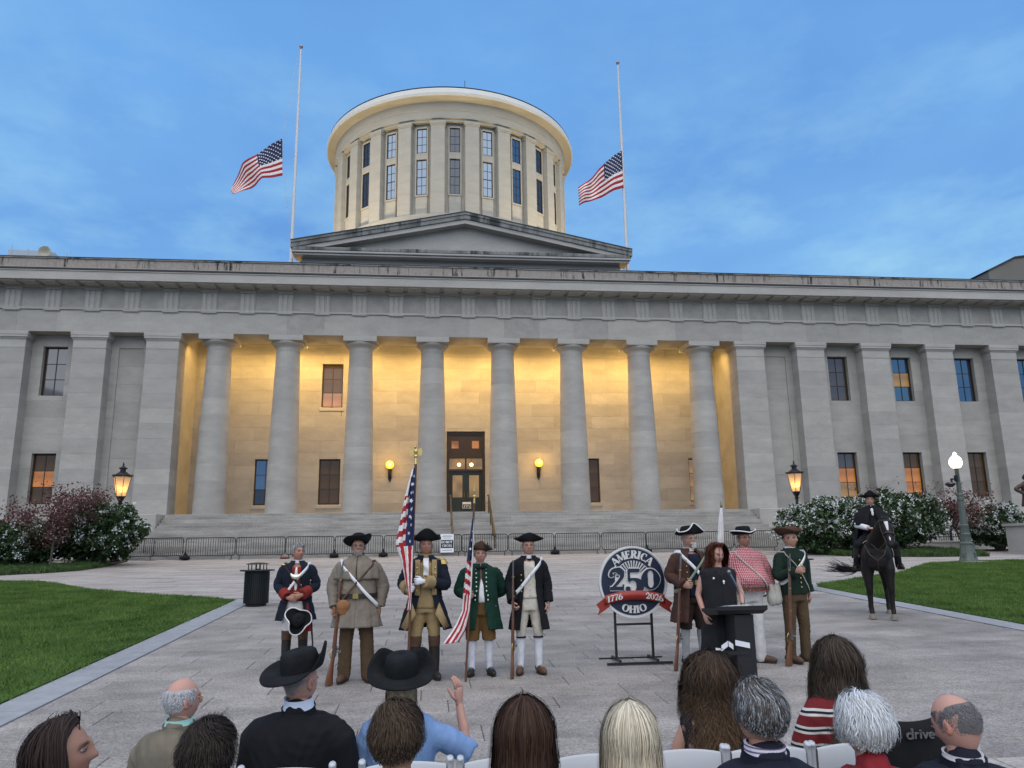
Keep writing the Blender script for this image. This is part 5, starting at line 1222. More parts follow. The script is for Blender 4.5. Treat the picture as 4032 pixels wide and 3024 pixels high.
    def hairdo(s, col, n=1500, L=.05, style='short', w=.006, curl=0., seed=1, front=.72, off=.006, cap=True, bald=None, var=.3, gray=None, puff=1., steps=9, grav=1., tips=None, back_in=.0, name='hair', hl=1.0):
        """scalp cap plus many thin flat locks; style short / long"""
        if n > 1000: n = int(n*.72); w *= 1.18
        steps = min(steps, 11 if style == 'long' else 7); r = np.random.default_rng(seed); Mh = np.array(s.Mh)
        col = np.array(col)
        def sc(th, ph, o):   # scalp surface: th from crown, ph from front
            st = np.sin(th); ct = np.cos(th); y = -np.cos(ph)*st; dn = np.maximum(0, -ct)
            return np.stack([(.0765+o)*np.sin(ph)*st*(1-.25*dn), np.where(y < 0, (.093+o)*y, (.102+o)*y*(1-.30*dn)), (.1165+o)*ct], -1)
        V_, F_, Cc = [], [], []; nv = 0
        def lim(ph):   # lowest scalp angle by direction
            a = np.abs((ph+PI) % (2*PI)-PI); return np.interp(a, [0, .7, 1.15, 1.35, 1.6, 2.0, PI], [front, front+.08, 1.05, 1.75, 1.68, 1.95, 2.08] if style != 'long' else [front, front+.08, 1.05, 1.75, 1.75, 2.05, 2.15])
        if cap:
            nu, nl = 40, 14
            ph = np.linspace(-PI, PI, nu, endpoint=False); lm = lim(ph)
            b0 = bald if bald is not None else .03
            th = b0+(lm[None, :]-b0)*np.linspace(0, 1, nl)[:, None]; P_ = sc(th, np.broadcast_to(ph, th.shape), off*(1 if bald is None else .6)*np.ones_like(th)+.002*np.sin(th*9+ph*5))
            V_.append(P_.reshape(-1, 3)); Cc.append(np.broadcast_to(col*.85, (nu*nl, 3)).copy())
            ok = lm > b0+.04; f = [(i*nu+k, i*nu+(k+1) % nu, (i+1)*nu+(k+1) % nu, (i+1)*nu+k) for i in range(nl-1) for k in range(nu) if ok[k] and ok[(k+1) % nu]]
            if bald is None: f += [(0, nu//4, nu//2, 3*nu//4)]
            F_ += f; nv = nu*nl
        ph0 = r.uniform(-PI, PI, n)
        if bald is not None:
            while True:
                bad = lim(ph0) < bald+.04
                if not bad.any(): break
                ph0[bad] = r.uniform(-PI, PI, bad.sum())
        lm = lim(ph0); th0 = (bald or .02)+np.maximum(.05, lm-(bald or .02))*r.uniform(0, 1, n)**.75
        if style == 'long': th0 = np.where(np.abs(ph0) < 1.1, r.uniform(.05, .32, n) if bald is None else th0, th0)
        o0 = off+r.uniform(0, .012, n)*puff; o0 = np.where(r.random(n) < .035, o0+r.uniform(.004, .018, n)*min(1, puff), o0); Ln = L*r.uniform(.75, 1.1, n); S_ = steps
        if style != 'long': Ln = Ln*(1-.80*np.clip((th0-1.0)/.8, 0, 1)); o0 = o0*(1-.45*np.clip((th0-1.2)/.8, 0, 1))
        pos = sc(th0, ph0, o0); path = [pos]; th, ph = th0.copy(), ph0.copy(); ds = Ln/S_
        cl = (np.floor((ph0+PI)*4.5)*7+np.floor(th0*5)).astype(int); wave = r.uniform(0, 2*PI, 400)[cl % 400]+r.normal(0, .35, n); hang = np.zeros(n, bool)
        sw = np.where(np.abs(ph0) < 1.2, np.sign(ph0+1e-6)*1.2, 0)
        for k in range(S_):
            nth = th+ds/.105
            if style == 'long': ph = np.where((np.abs(ph0) < 1.25) & (th > .25), ph+(sw*1.12-ph)*.75, ph)
            elif style == 'side': ph = ph+.06*np.where(th < 1., 1, 0)
            hit = nth > (lim(ph)+(.05 if style == 'long' else .12)); hang |= hit
            q = sc(np.minimum(nth, lim(ph)+.1), ph, o0*(1+.4*puff*k/S_)+.010*puff*np.sin(PI*min(1, k/S_*1.2)))
            prev = path[-1]; outw = np.stack([np.sin(ph), -np.cos(ph), 0*ph], -1)
            down = prev+np.stack([0*ds, 0*ds, -ds], -1)*grav+outw*(.12*ds*(puff-1)+(-.10*ds if k > S_*.6 else .06*ds))[:, None]*1.0
            down[:, 1] += np.where((down[:, 2] < -.20) & (down[:, 1] > -.05), .30*ds, 0)-back_in*ds
            p = np.where(hang[:, None], down, q)
            th = np.where(hang, th, nth); path.append(p)
        path = np.array(path)  # S+1,n,3
        if curl:
            kk = np.arange(S_+1)[:, None]; tang = np.stack([np.cos(ph0), np.sin(ph0), 0*ph0], -1); outw = np.stack([np.sin(ph0), -np.cos(ph0), 0*ph0], -1); amp = curl*np.minimum(1, kk/3.)
            path = path+(amp*np.sin(kk*1.7+wave))[..., None]*tang[None]+(amp*np.cos(kk*1.7+wave*1.3))[..., None]*outw[None]+np.stack([0*amp*wave, 0*amp*wave, .5*amp*np.sin(kk*2.3+wave*2)], -1)
        t = np.gradient(path, axis=0); cen = np.array([0, .01, .0]); outn = path-cen; outn[..., 2] *= np.where(path[..., 2] < -.05, .1, 1.); sd = np.cross(t, outn); sd /= np.linalg.norm(sd, axis=-1, keepdims=True)+1e-9
        ww = (w*r.uniform(.5, 1.2, n))[None, :, None]*np.linspace(1, .35, S_+1)[:, None, None]*np.where(np.arange(S_+1) == 0, .4, 1)[:, None, None]
        A, B = path-sd*ww/2, path+sd*ww/2; vv = np.stack([A, B], 2)  # S+1,n,2,3
        idx = np.arange((S_+1)*n*2).reshape(S_+1, n, 2)+nv
        q = np.stack([idx[:-1, :, 0], idx[:-1, :, 1], idx[1:, :, 1], idx[1:, :, 0]], -1).reshape(-1, 4)
        tone = (1+var*(r.uniform(-1, 1, n)))[None, :, None]*np.ones((S_+1, 1, 1)); cc = col[None, None, :]*tone
        if tips is not None: u = (np.linspace(0, 1, S_+1)**1.5)[:, None, None]; cc = cc*(1-u)+np.array(tips)[None, None, :]*tone*u
        if gray is not None: g = (r.random(n) < gray[0])[None, :, None]; cc = np.where(g, np.array(gray[1])[None, None, :]*tone, cc)
        V_.append(vv.reshape(-1, 3)); Cc.append(np.repeat(cc[:, :, None, :], 2, 2).reshape(-1, 3)*hl); F_ = np.array(list(F_)+q.tolist())
        V_ = np.concatenate(V_); V_ = V_ @ Mh[:3, :3].T+Mh[:3, 3]
        return s.putm(name, mesh_np(name, V_, F_, M_hair, True, None, np.concatenate(Cc)))
    def beard(s, col, n=260, L=.035, z0=-.045, z1=-.10, xw=.05, seed=3, name='beard', tash=True, skipmouth=True):
        r = np.random.default_rng(seed); x = r.uniform(-xw, xw, n); z = r.uniform(z1, z0, n)
        if tash: m = r.random(n) < .3; z = np.where(m, r.uniform(-.044, -.034, n), z); x = np.where(m, r.uniform(-.03, .03, n), x)
        y = -.088*np.sqrt(np.clip(1-(x/.075)**2, .05, 1))*np.where(z < -.09, .93, 1)-.002; p0 = np.stack([x, y, z], -1); d = np.stack([x*1.2, -.012+0*x, -L*r.uniform(.6, 1.1, n)], -1); p1 = p0+d*.5+np.array([0, -.006, 0]); p2 = p0+d
        w = .005; e = np.array([w/2, 0, 0]); vv = np.stack([p0-e, p0+e, p1-e, p1+e, p2-e*.4, p2+e*.4], 1).reshape(-1, 3); b = (np.arange(n)*6)[:, None]
        f = np.concatenate([b+[0, 1, 3, 2], b+[2, 3, 5, 4]]); cc = np.repeat((np.array(col)[None]*(1+.3*r.uniform(-1, 1, n))[:, None]), 6, 0); Mh = np.array(s.Mh); vv = vv @ Mh[:3, :3].T+Mh[:3, 3]
        return s.putm(name, mesh_np(name, vv, f, M_hair, True, None, cc))
    def glasses(s, m):
        mb = MB()
        for k in (-1, 1):
            mb.tube([(k*.032+.020*math.cos(a), -.094+.006*abs(math.cos(a)), .010+.015*math.sin(a)) for a in np.linspace(0, 2*PI, 15)], .0016, 5, False); mb.tube([(k*.052, -.090, .014), (k*.078, -.04, .016), (k*.082, .01, .010)], .0016, 5)
        mb.tube([(-.012, -.096, .013), (0, -.100, .015), (.012, -.096, .013)], .0016, 5); mb.xf(s.Mh); return s.put('glasses', mb, m, 60)
def tri_brim(point=0., r=.19, rin=.125, lift=.105, lowz=.02, k=1.3):
    """three cornered brim; corners at angles point+120 deg (0 = front)"""
    def f(a): u = (.5-.5*math.cos(3*(a-point)))**k; q = .72+.28*math.cos(a); return r+(rin-r)*u, lowz+(lift*q-lowz)*u
    return f
M_leather_d = mat('leather_dark', (.02, .015, .012), rough=.55, var=.3, scale=12); M_leather_b = mat('leather_brown', (.085, .045, .025), rough=.6, var=.3, scale=10, bump=.2, bscale=30)
M_brass = MATS['brass']; M_gold = mat('gold_metal', (.62, .45, .16), rough=.35, metal=.8); M_steel = mat('steel', (.22, .21, .20), rough=.35, metal=.9, var=.2); M_wood = mat('gun_walnut', (.13, .050, .022), rough=.45, var=.35, scale=6, stretch=(4, 4, .5)); M_wood2 = mat('pole_wood', (.11, .045, .022), rough=.5, var=.3, scale=5, stretch=(4, 4, .3))
M_felt = mat('felt_black', (.011, .012, .013), rough=.95, var=.3, scale=10, spec=.15, bump=.15, bscale=60); M_feltb = mat('felt_brown', (.075, .042, .028), rough=.95, var=.25, scale=10, spec=.15); M_linen = cloth('linen_white', (.66, .65, .64), var=.08); M_belt_w = cloth('belt_white', (.72, .72, .72), var=.06, bump=.1)
def musket(label, butt, top, spin=0., L=1.5, mstock=None):
    v = Vector(top)-Vector(butt); t_ = thing('musket', label, 'musket', butt, group='muskets held by the soldiers'); t_.rotation_euler = (v.to_track_quat('Z', 'Y') @ Euler((0, 0, spin)).to_quaternion()).to_euler(); sc = v.length/L; t_.scale = (sc,)*3
    W_ = mstock or M_wood; mb = MB()
    rs = []
    for z, cy, hx, hy in ((0, .035, .022, .062), (.02, .035, .024, .062), (.12, .030, .021, .05), (.24, .016, .019, .034), (.30, .006, .018, .026), (.38, 0, .021, .028), (.48, 0, .022, .03), (.70, -.002, .019, .023), (1.05, -.003, .016, .019), (1.28, -.003, .014, .016), (1.30, -.003, .010, .012)): rs.append([(hx*math.cos(a), cy+hy*math.sin(a), z) for a in np.linspace(0, 2*PI, 14, endpoint=False)])
    mb.loft(rs); mb.build('stock', W_, t_, 50)
    mb = MB(); mb.tube([(0, -.018, .38), (0, -.018, .60), (0, -.017, 1.5)], [.015, .0125, .010], 10); mb.build('barrel', M_steel, t_, 60)
    mb = MB(); mb.box(-.032, -.02, -.02, .018, .34, .47); mb.tube([(-.03, -.02, .40), (-.045, -.055, .385), (-.04, -.07, .41)], .007, 6); mb.box(-.04, -.022, -.05, -.015, .435, .445); mb.box(-.035, -.02, -.04, -.005, .42, .43); mb.build('lock', M_steel, t_, 40)
    mb = MB(); mb.tube([(0, .03, .31), (0, .055, .34), (0, .058, .39), (0, .032, .43)], .006, 6); mb.build('trigger_guard', M_brass, t_, 60)
    mb = MB(); mb.tube([(0, .018, .5), (0, .016, 1.46)], .004, 6); mb.build('ramrod', M_steel, t_, 60)
    for z in (.72, 1.02, 1.27): mb = MB(); mb.tube([(0, -.006, z), (0, -.006, z+.022)], .021, 12); mb.build('band', M_brass, t_, 60)
    return t_
# ================================================================== patterned cloth
def pattern(name, kind, scale, cols, rough=.9, coord='Object'):
    m = bpy.data.materials.new(name); m.use_nodes = True; t = m.node_tree; b = t.nodes['Principled BSDF']; L = t.links.new
    co = N(t, 'ShaderNodeTexCoord'); sx = N(t, 'ShaderNodeSeparateXYZ'); L(co.outputs[coord], sx.inputs[0])
    def fr(o, k, off=0.):
        a = N(t, 'ShaderNodeMath', operation='MULTIPLY_ADD'); a.inputs[1].default_value = k; a.inputs[2].default_value = off; L(o, a.inputs[0]); f = N(t, 'ShaderNodeMath', operation='FRACT'); L(a.outputs[0], f.inputs[0]); return f.outputs[0]
    if kind == 'gingham':
        a = ramp(t, fr(sx.outputs['X'], scale), [(0, cols[0]), (.5, cols[1])], 'CONSTANT'); c = ramp(t, fr(sx.outputs['Z'], scale), [(0, cols[0]), (.5, cols[1])], 'CONSTANT')
        mu = N(t, 'ShaderNodeMixRGB', blend_type='MULTIPLY'); mu.inputs[0].default_value = 1; L(a.outputs[0], mu.inputs[1]); L(c.outputs[0], mu.inputs[2]); out = mu.outputs[0]
    elif kind == 'stripes':
        no = N(t, 'ShaderNodeTexNoise'); no.inputs['Scale'].default_value = 2.5; L(co.outputs[coord], no.inputs['Vector']); ad = N(t, 'ShaderNodeMath', operation='MULTIPLY_ADD'); ad.inputs[1].default_value = .05; L(no.outputs['Fac'], ad.inputs[0]); L(sx.outputs['Z'], ad.inputs[2])
        out = ramp(t, fr(ad.outputs[0], scale), cols, 'CONSTANT').outputs[0]
    else:
        vo = N(t, 'ShaderNodeTexVoronoi'); vo.inputs['Scale'].default_value = scale; L(co.outputs[coord], vo.inputs['Vector']); r1 = ramp(t, vo.outputs['Distance'], [(0, cols[1]), (.10, cols[2]), (.27, cols[3]), (.36, cols[0])], 'CONSTANT')
        cr = ramp(t, None, [(0, (.2, .2, .2)), (.35, (.75, .8, .8)), (.7, (1, 1, 1))], 'CONSTANT'); sp = N(t, 'ShaderNodeSeparateXYZ'); L(vo.outputs['Color'], sp.inputs[0]); L(sp.outputs[0], cr.inputs[0]); mu = N(t, 'ShaderNodeMixRGB', blend_type='MULTIPLY'); mu.inputs[0].default_value = 1; L(r1.outputs[0], mu.inputs[1]); L(cr.outputs[0], mu.inputs[2]); out = mu.outputs[0]
    L(out, b.inputs['Base Color']); b.inputs['Roughness'].default_value = rough; b.inputs['Specular IOR Level'].default_value = .2
    nb = N(t, 'ShaderNodeTexNoise'); nb.inputs['Scale'].default_value = 8; L(co.outputs[coord], nb.inputs['Vector']); bp_ = N(t, 'ShaderNodeBump'); bp_.inputs['Strength'].default_value = .5; bp_.inputs['Distance'].default_value = .03; L(nb.outputs['Fac'], bp_.inputs['Height']); L(bp_.outputs[0], b.inputs['Normal'])
    return m
# cloth palette
Cnavy = cloth('navy_wool', (.010, .014, .023)); Cblack = cloth('black_wool', (.010, .010, .012)); Cred = cloth('madder_red', (.19, .022, .018)); Cbuff = cloth('buff', (.30, .215, .105)); Cgreen = cloth('bottle_green', (.007, .032, .021)); Cgreen2 = cloth('forest_green', (.010, .022, .015)); Cbrown = cloth('brown_wool', (.060, .030, .022)); Cdkbr = cloth('dark_brown', (.028, .017, .013)); Cgrey = cloth('grey_brown_linen', (.185, .155, .122)); Ctrou = cloth('drab_brown', (.085, .055, .030)); Ctan = cloth('tan_breeches', (.17, .095, .035)); Ccream = cloth('cream_wool', (.50, .46, .38)); Cstock = cloth('white_stocking', (.60, .60, .64), bump=.1); Cgstock = cloth('grey_stocking', (.30, .30, .30), bump=.1); Ccanvas = cloth('canvas', (.42, .40, .35)); Colive = cloth('olive_strap', (.22, .25, .18), bump=.1)
Cging = pattern('red_gingham', 'gingham', 46, [(.74, .66, .66), (.52, .15, .17)])
def at(x, y, dz=0): return (x, y, G(y)+.003+dz)
LOOK = dict(n=420, L=.04)
# ---- 1 officer with clasped hands
f = Fig('man in navy coat with red facings clasping his hands over a held tricorn', at(-1.86, 11.79), .05, 1.69, skin='ruddy', head=(.62, -.05), bulk=1.06,
        arms={-1: dict(el=(-.27, .02, 1.15), wr=(-.10, -.205, .985), d=(1, -.25, -.2), pn=(0, 1, .2), curl=.5), 1: dict(el=(.275, .02, 1.15), wr=(.10, -.21, 1.02), d=(-1, -.2, -.3), pn=(0, 1, .2), curl=.5)})
f.body(brow=(.12, .11, .10)); f.hairdo((.20, .20, .20), 700, .055, 'side', seed=4, gray=(.4, (.5, .5, .5)), front=.62, var=.35)
f.legs_(cloth('white_breeches', (.62, .60, .58)), frac=.5, r=(.100, .09, .072, .07), name='breeches'); f.boots(M_leather_d, None, M_leather_b, .51); f.shoes(M_leather_d)
c = f.coat(Cnavy, .66, opn=lambda z: .30 if z > 1.2 else .36+.55*max(0, 1.15-z), cuff=Cred, cufflen=.15, flare=.24, off=.034, sl=(.088, .08, .074, .066, .066))
f.panel('waistcoat', Cred, lambda z: -.085-.02*(z < 1.1), lambda z: .085+.02*(z < 1.1), .93, 1.42, .022); f.panel('shirt_front', M_linen, lambda z: -.005-.022*math.sin((z-1.05)*8), lambda z: .005+.022*math.sin((z-1.05)*8), 1.08, 1.42, .030, 12, 4)
f.buttons(M_gold, [(x, z) for x in (-.075, .075) for z in (1.04, 1.10, 1.16)], .034, .013); f.strap(M_belt_w, 1, w=.06, off=.046); f.strap(cloth('sling_black', (.03, .03, .035)), -1, w=.06, off=.05); f.collar(M_linen, .068, .045)
mb = MB(); pts = [(.07*math.cos(a), f.yf(.07*math.cos(a), 1.33, .062), 1.335+.055*math.sin(a)) for a in np.linspace(PI*1.0, 2*PI, 14)]; mb.tube(pts, list(.006+.028*np.sin(np.linspace(0, PI, 14))), 8, True, .3); f.put('gorget', mb, mat('gorget_silver', (.6, .58, .48), rough=.3, metal=.8), 80)
mb = MB(); mb.ell((-.19, 0, 1.455), (.065, .07, .02), 12, 6); f.put('epaulette', mb, M_gold, 60)
mb = MB(); mb.tube([(.16, -.12, .90), (.17, -.15, .70), (.18, -.14, .50)], [.03, .05, .075], 10, True, .35); f.put('sash_end', mb, Cred, 60)
mb = MB(); mb.tube([(.20, -.05, 1.06), (.23, .02, .60), (.27, .10, .14)], [.014, .016, .008], 8); sc_ = f.put('scabbard', mb, M_leather_d, 60); mb = MB(); mb.tube([(.20, -.05, 1.06), (.20, -.055, 1.20)], [.010, .014], 8); mb.tube([(.20, -.09, 1.07), (.20, -.01, 1.07)], .008, 6); mb.ell((.20, -.056, 1.22), .018, 8, 6); f.put('hilt', mb, M_brass, 60, 0, sc_)
# the hat he holds: a thing of its own
def loose_hat(loc, label):
    t_ = thing('tricorn_hat', label, 'hat', loc); mb = MB(); n = 48; rs = []
    for q, t in [(1, 0), (1, .3), (.97, .6), (.8, .88), (.4, 1.), (.02, 1.01)][::-1]: rs.append([(.085*q*math.sin(a), -.1*q*math.cos(a), .10*t) for a in np.linspace(0, 2*PI, n, endpoint=False)])
    br = tri_brim(.3, .20, .14, .11)
    for j in range(1, 7):
        rs.append([( (.09+(br(a)[0]-.09)*(j/6))*math.sin(a), -(.095+(br(a)[0]-.095)*(j/6))*math.cos(a), br(a)[1]*(j/6)**1.5) for a in np.linspace(0, 2*PI, n, endpoint=False)])
    mb.loft(rs, True, False); o = mb.build('felt', M_felt, t_, 60); so = o.modifiers.new('s', 'SOLIDIFY'); so.thickness = .006; e = rs[-1]; mb = MB(); mb.tube(e+[e[0]], .009, 6, False); mb.build('trim', M_linen, t_, 60)
    t_.rotation_euler = (1.25, .55, .2); return t_
loose_hat((-1.79, 11.50, G(11.5)+.66), 'black tricorn with white edging held low by the officer in navy')
# ---- 2 frontiersman
f = Fig('bearded man in grey hunting frock with cape and slouch hat holding a rifle', at(-.90, 10.65), .0, 1.80, skin='tan', bulk=1.12, belly=.05, head=(.05, -.08), arms={-1: dict(el=(-.30, .03, 1.15), wr=(-.265, -.10, .90), d=(-.02, -.3, -1), pn=(.6, -.8, 0), curl=.9), 1: dict(el=(.31, .05, 1.14), wr=(.285, -.01, .89))}, legs={-1: dict(kn=(-.125, -.01, .49), an=(-.14, .02, .09)), 1: dict(kn=(.135, -.01, .49), an=(.15, .02, .09))})
f.body(brow=(.16, .15, .14)); f.beard((.24, .21, .185), 150, .022, xw=.030); f.hairdo((.20, .18, .16), 400, .05, seed=6, bald=1.2, off=.002, puff=.3, w=.004); f.glasses(M_steel)
f.hat(M_felt, (.092, .108, .105), lambda a: (.185-.05*max(0, math.sin(a+.3))**2, .015+.10*max(0, math.sin(a-.1))**1.5+.02*math.cos(a)), tilt=-.22, roll=.05)
f.legs_(Ctrou, r=(.105, .098, .088, .086)); f.shoes(M_leather_b)
c = f.coat(Cgrey, .66, opn=lambda z: 0.0, flare=.20, fold=.16, nf=11, off=.04, sl=(.100, .098, .092, .078, .066), seed=2); mb = MB(); rs = []
for z in np.linspace(1.53, 1.24, 10):
    u = (1.53-z)/.29; cy, rx, ry = f.T(max(z, 1.33), .05+.035*u); rx = max(rx, .10+.17*min(1, u*1.8)) if z < 1.5 else rx; rs.append([(rx*(1+.05*u*math.sin(13*p))*math.sin(p), cy-ry*(1+.05*u*math.sin(13*p))*math.cos(p), z) for p in np.linspace(.03, 2*PI-.03, 60)])
mb.loft(rs, False, False); f.put('cape', mb, Cgrey, 70, .010); f.collar(Cgrey, .075, .06, z=1.50)
f.belt(M_leather_d, 1.04, .055, .055, buckle=M_brass); f.strap(M_belt_w, -1, zh=.96, w=.055, off=.075); f.strap(M_leather_b, 1, zh=.92, w=.035, off=.08)
mb = MB(); mb.ell((-.15, -.20, .90), (.085, .04, .10), 16, 10); mb.ell((-.15, -.225, .93), (.082, .02, .07), 16, 8); f.put('pouch', mb, mat('leather_tan', (.24, .10, .035), rough=.6, var=.25, scale=9), 60)
musket('long rifle standing at the side of the bearded man in grey', at(-1.18, 10.45, .002), (-1.09, 10.47, 1.96), .6)
# ---- 3 colour bearer
f = Fig('man in navy and buff uniform gripping the tall American flag in white gloves', at(-.01, 10.66), .04, 1.81, skin='ruddy', bulk=1.05, head=(.05, -.03), arms={-1: dict(el=(-.285, -.01, 1.17), wr=(-.225, -.235, 1.10), d=(.2, -1, .1), pn=(1, .2, 0), curl=1.15), 1: dict(el=(.25, -.06, 1.15), wr=(-.035, -.285, 1.20), d=(-1, -.25, 0), pn=(-.2, 1, 0), curl=1.15)})
f.body(brow=(.2, .16, .12), glove=(.66, .67, .70)); f.hairdo((.42, .36, .28), 450, .07, seed=8, bald=1.2, off=.002, puff=.3, w=.004)
f.hat(M_felt, (.094, .11, .10), tri_brim(PI, .205, .155, .135, -.005, .42), tilt=-.05)
f.legs_(Cbuff, frac=.5, r=(.105, .095, .075, .07), name='breeches'); f.boots(M_leather_d, None, M_leather_b, .52); f.shoes(M_leather_d)
c = f.coat(Cnavy, .60, opn=lambda z: .34 if z > 1.15 else .34+.75*max(0, 1.12-z), cuff=Cbuff, cufflen=.14, flare=.30, off=.034, sl=(.09, .082, .074, .064, .064), seed=1)
f.panel('waistcoat', Cbuff, lambda z: -.09-.03*(z < 1.0), lambda z: .09+.03*(z < 1.0), .86, 1.42, .020); f.panel('shirt_ruffle', M_linen, lambda z: -.035, lambda z: .035, 1.22, 1.48, .036, 16, 6, wob=.012)
for s_ in (-1, 1): f.panel('lapel', Cbuff, (lambda z: .075) if s_ > 0 else (lambda z: -.14), (lambda z: .14) if s_ > 0 else (lambda z: -.075), 1.02, 1.46, .050, 14, 4)
f.buttons(M_gold, [(s_*.115, z) for s_ in (-1, 1) for z in (1.08, 1.15, 1.22, 1.29, 1.36)], .060, .012); f.collar(Cbuff, .076, .055, z=1.495)
for s_ in (-1, 1): mb = MB(); mb.add([(s_*.17, -.19, .93), (s_*.30, -.10, .64), (s_*.24, -.19, .60), (s_*.12, -.21, .80)], [(0, 1, 2, 3)]); f.put('turnback', mb, Cbuff, 30, .010)
mb = MB(); mb.ell((.19, 0, 1.46), (.07, .075, .022), 12, 6)
for k in range(14): a = PI*k/13-PI/2; mb.tube([(.20+.055*math.cos(a), .06*math.sin(a), 1.455), (.21+.075*math.cos(a), .08*math.sin(a), 1.40)], .008, 5)
f.put('epaulette', mb, M_gold, 60)
# his flag: staff, eagle and drooping cloth
t_ = thing('flag_staff', 'brown flag staff with gilt eagle held by the man in navy and buff', 'flag staff', at(-.225, 10.36)); b0 = Vector(t_.location); tp = Vector((-.152, 10.36, 3.22))-b0
mb = MB(); mb.tube([(0, 0, 0), tuple(tp)], .017, 10); mb.build('pole', M_wood2, t_, 60); mb = MB(); mb.tube([tuple(tp), tuple(tp+Vector((0, 0, .09)))], [.021, .014], 10); mb.ell(tuple(tp+Vector((0, 0, .105))), .028, 10, 8); mb.build('ferrule', M_gold, t_, 60)
mb = MB(); e = tp+Vector((0, 0, .12)); mb.ell((e.x, e.y, e.z+.05), (.028, .026, .045), 10, 8); mb.ell((e.x-.006, e.y-.02, e.z+.105), (.016, .022, .018), 8, 6)
for s_ in (-1, 1): mb.add([(e.x+s_*.02, e.y, e.z+.08), (e.x+s_*.075, e.y+.01, e.z+.10), (e.x+s_*.088, e.y+.015, e.z+.05), (e.x+s_*.07, e.y+.01, e.z-.01), (e.x+s_*.02, e.y, e.z+.02), (e.x+s_*.05, e.y+.03, e.z+.05)], [(0, 1, 5), (1, 2, 5), (2, 3, 5), (3, 4, 5), (4, 0, 5), (0, 1, 2, 3, 4)])
mb.build('eagle', M_gold, t_, 50)
def drape(name, label, left, right, y, colfn, stars, rstar, pleats, amp, loc):
    Lc, Rc = curve(left), curve(right)
    def S(u, v):
        a, b = Lc(u), Rc(u); p = a*(1-v)+b*v; e_ = min(1, 4*u+.15)
        return np.array([p[0], y+amp*e_*math.sin(pleats*v*2*PI+2.5*u+.6)*(.6+.4*math.sin(5*u))-.03*math.sin(PI*v), p[1]])
    return flag(name, label, S, colfn, 72, 28, stars, rstar, loc, thick=.003)
def col3(u, v):
    if u < .56 and v > .42+.25*u and not (u < .10 and v < .2): return 2
    if u < .06: return 1
    if u < .20: return 1 if v < .3 else 2
    if u < .56: return 0 if int((u+v*.06)*22) % 2 == 0 else 1
    q = v*4.2+u*2.0; return 0 if int(q) % 2 == 0 else 1
st3 = [(.06+.058*i, .80-.10*(i % 2)) for i in range(9)]+[(.12+.06*i, .62+.04*i) for i in range(5)]
drape('us_flag', 'American flag drooping from the eagle topped staff of the man in navy', [(-.20,3.14),(-.28,2.83),(-.33,2.56),(-.36,2.39),(-.40,2.18),(-.32,1.95),(-.26,1.68),(-.22,1.51),(-.25,1.35)], [(-.158,3.17),(-.162,2.83),(-.166,2.56),(-.17,2.38),(-.172,2.18),(-.178,1.94),(-.184,1.68),(-.19,1.51),(-.195,1.35)], 10.31, col3, st3, .028, 2.2, .028, (-.16, 10.31, 1.35))
# ---- 4 green coat flag bearer
f = Fig('short man in bottle green coat and tan breeches holding a drooping flag', at(.73, 10.79), .0, 1.665, skin='pink', bulk=1.16, belly=.06, head=(0, -.02), arms={-1: dict(el=(-.30, .0, 1.14), wr=(-.19, -.21, 1.08), d=(.2, -1, .05), pn=(1, .2, 0), curl=1.15), 1: dict(el=(.32, .09, 1.14), wr=(.12, .22, 1.0), d=(-1, .1, -.2), pn=(0, -1, 0))})
f.body(); f.hairdo((.05, .035, .025), 400, .04, seed=9, bald=1.2, off=.002, puff=.3, w=.004); f.hat(M_feltb, (.09, .105, .10), tri_brim(PI, .18, .125, .115, .02), tilt=-.08, roll=.1)
mb = MB(); mb.ell((.085, -.13, .11), (.022, .012, .022), 10, 6)
for k in range(4): mb.tube([(.085, -.13, .11), (.085+.05*math.cos(k*1.4), -.135, .11+.05*math.sin(k*1.4))], [.012, .003], 6)
mb.xf(f.Mh); f.put('cockade', mb, Cgreen, 60)
f.legs_(Ctan, frac=.5, r=(.118, .108, .10, .098), name='breeches'); f.stockings(Cstock); f.shoes(M_leather_d, M_steel)
c = f.coat(Cgreen, .62, opn=lambda z: .05 if z > 1.3 else .10+.30*max(0, 1.3-z), cuff=Cgreen, flare=.18, off=.034, fold=.07, sl=(.094, .088, .078, .07, .066), seed=3, cufflen=.12); f.panel('shirt_front', M_linen, lambda z: -.04*min(1, (1.32-z)*5), lambda z: .06*min(1, (1.32-z)*5), .98, 1.30, .026, 12, 4)
f.buttons(mat('button_silver', (.62, .58, .48), rough=.3, metal=.7), [(s_*(.07+.02*(z < 1.1)), z) for s_ in (-1, 1) for z in (1.02, 1.08, 1.14, 1.20, 1.26, 1.32, 1.38, 1.44)]+[(.15, .93), (.20, .93)], .050, .013)
f.collar(M_linen, .070, .03); mb = MB()
for s_ in (-1, 1): mb.ell((s_*.045, f.yf(0, 1.46, .05)-.01, 1.455), (.045, .02, .028), 10, 6)
mb.ell((0, f.yf(0, 1.46, .05)-.02, 1.455), (.018, .02, .02), 8, 6); f.put('neck_bow', mb, Cblack, 60)
t_ = thing('flag_staff', 'slim wooden flag staff with gilt spear point held by the man in green', 'flag staff', at(.51, 10.41)); b0 = Vector(t_.location); tp = Vector((.628, 10.41, 2.70))-b0
mb = MB(); mb.tube([(0, 0, 0), tuple(tp)], .014, 10); mb.build('pole', M_wood2, t_, 60); mb = MB(); mb.tube([tuple(tp), tuple(tp+Vector((.004, 0, .08)))], [.017, .012], 8); mb.ell(tuple(tp+Vector((.004, 0, .09))), .024, 10, 8); mb.build('ferrule', M_gold, t_, 60)
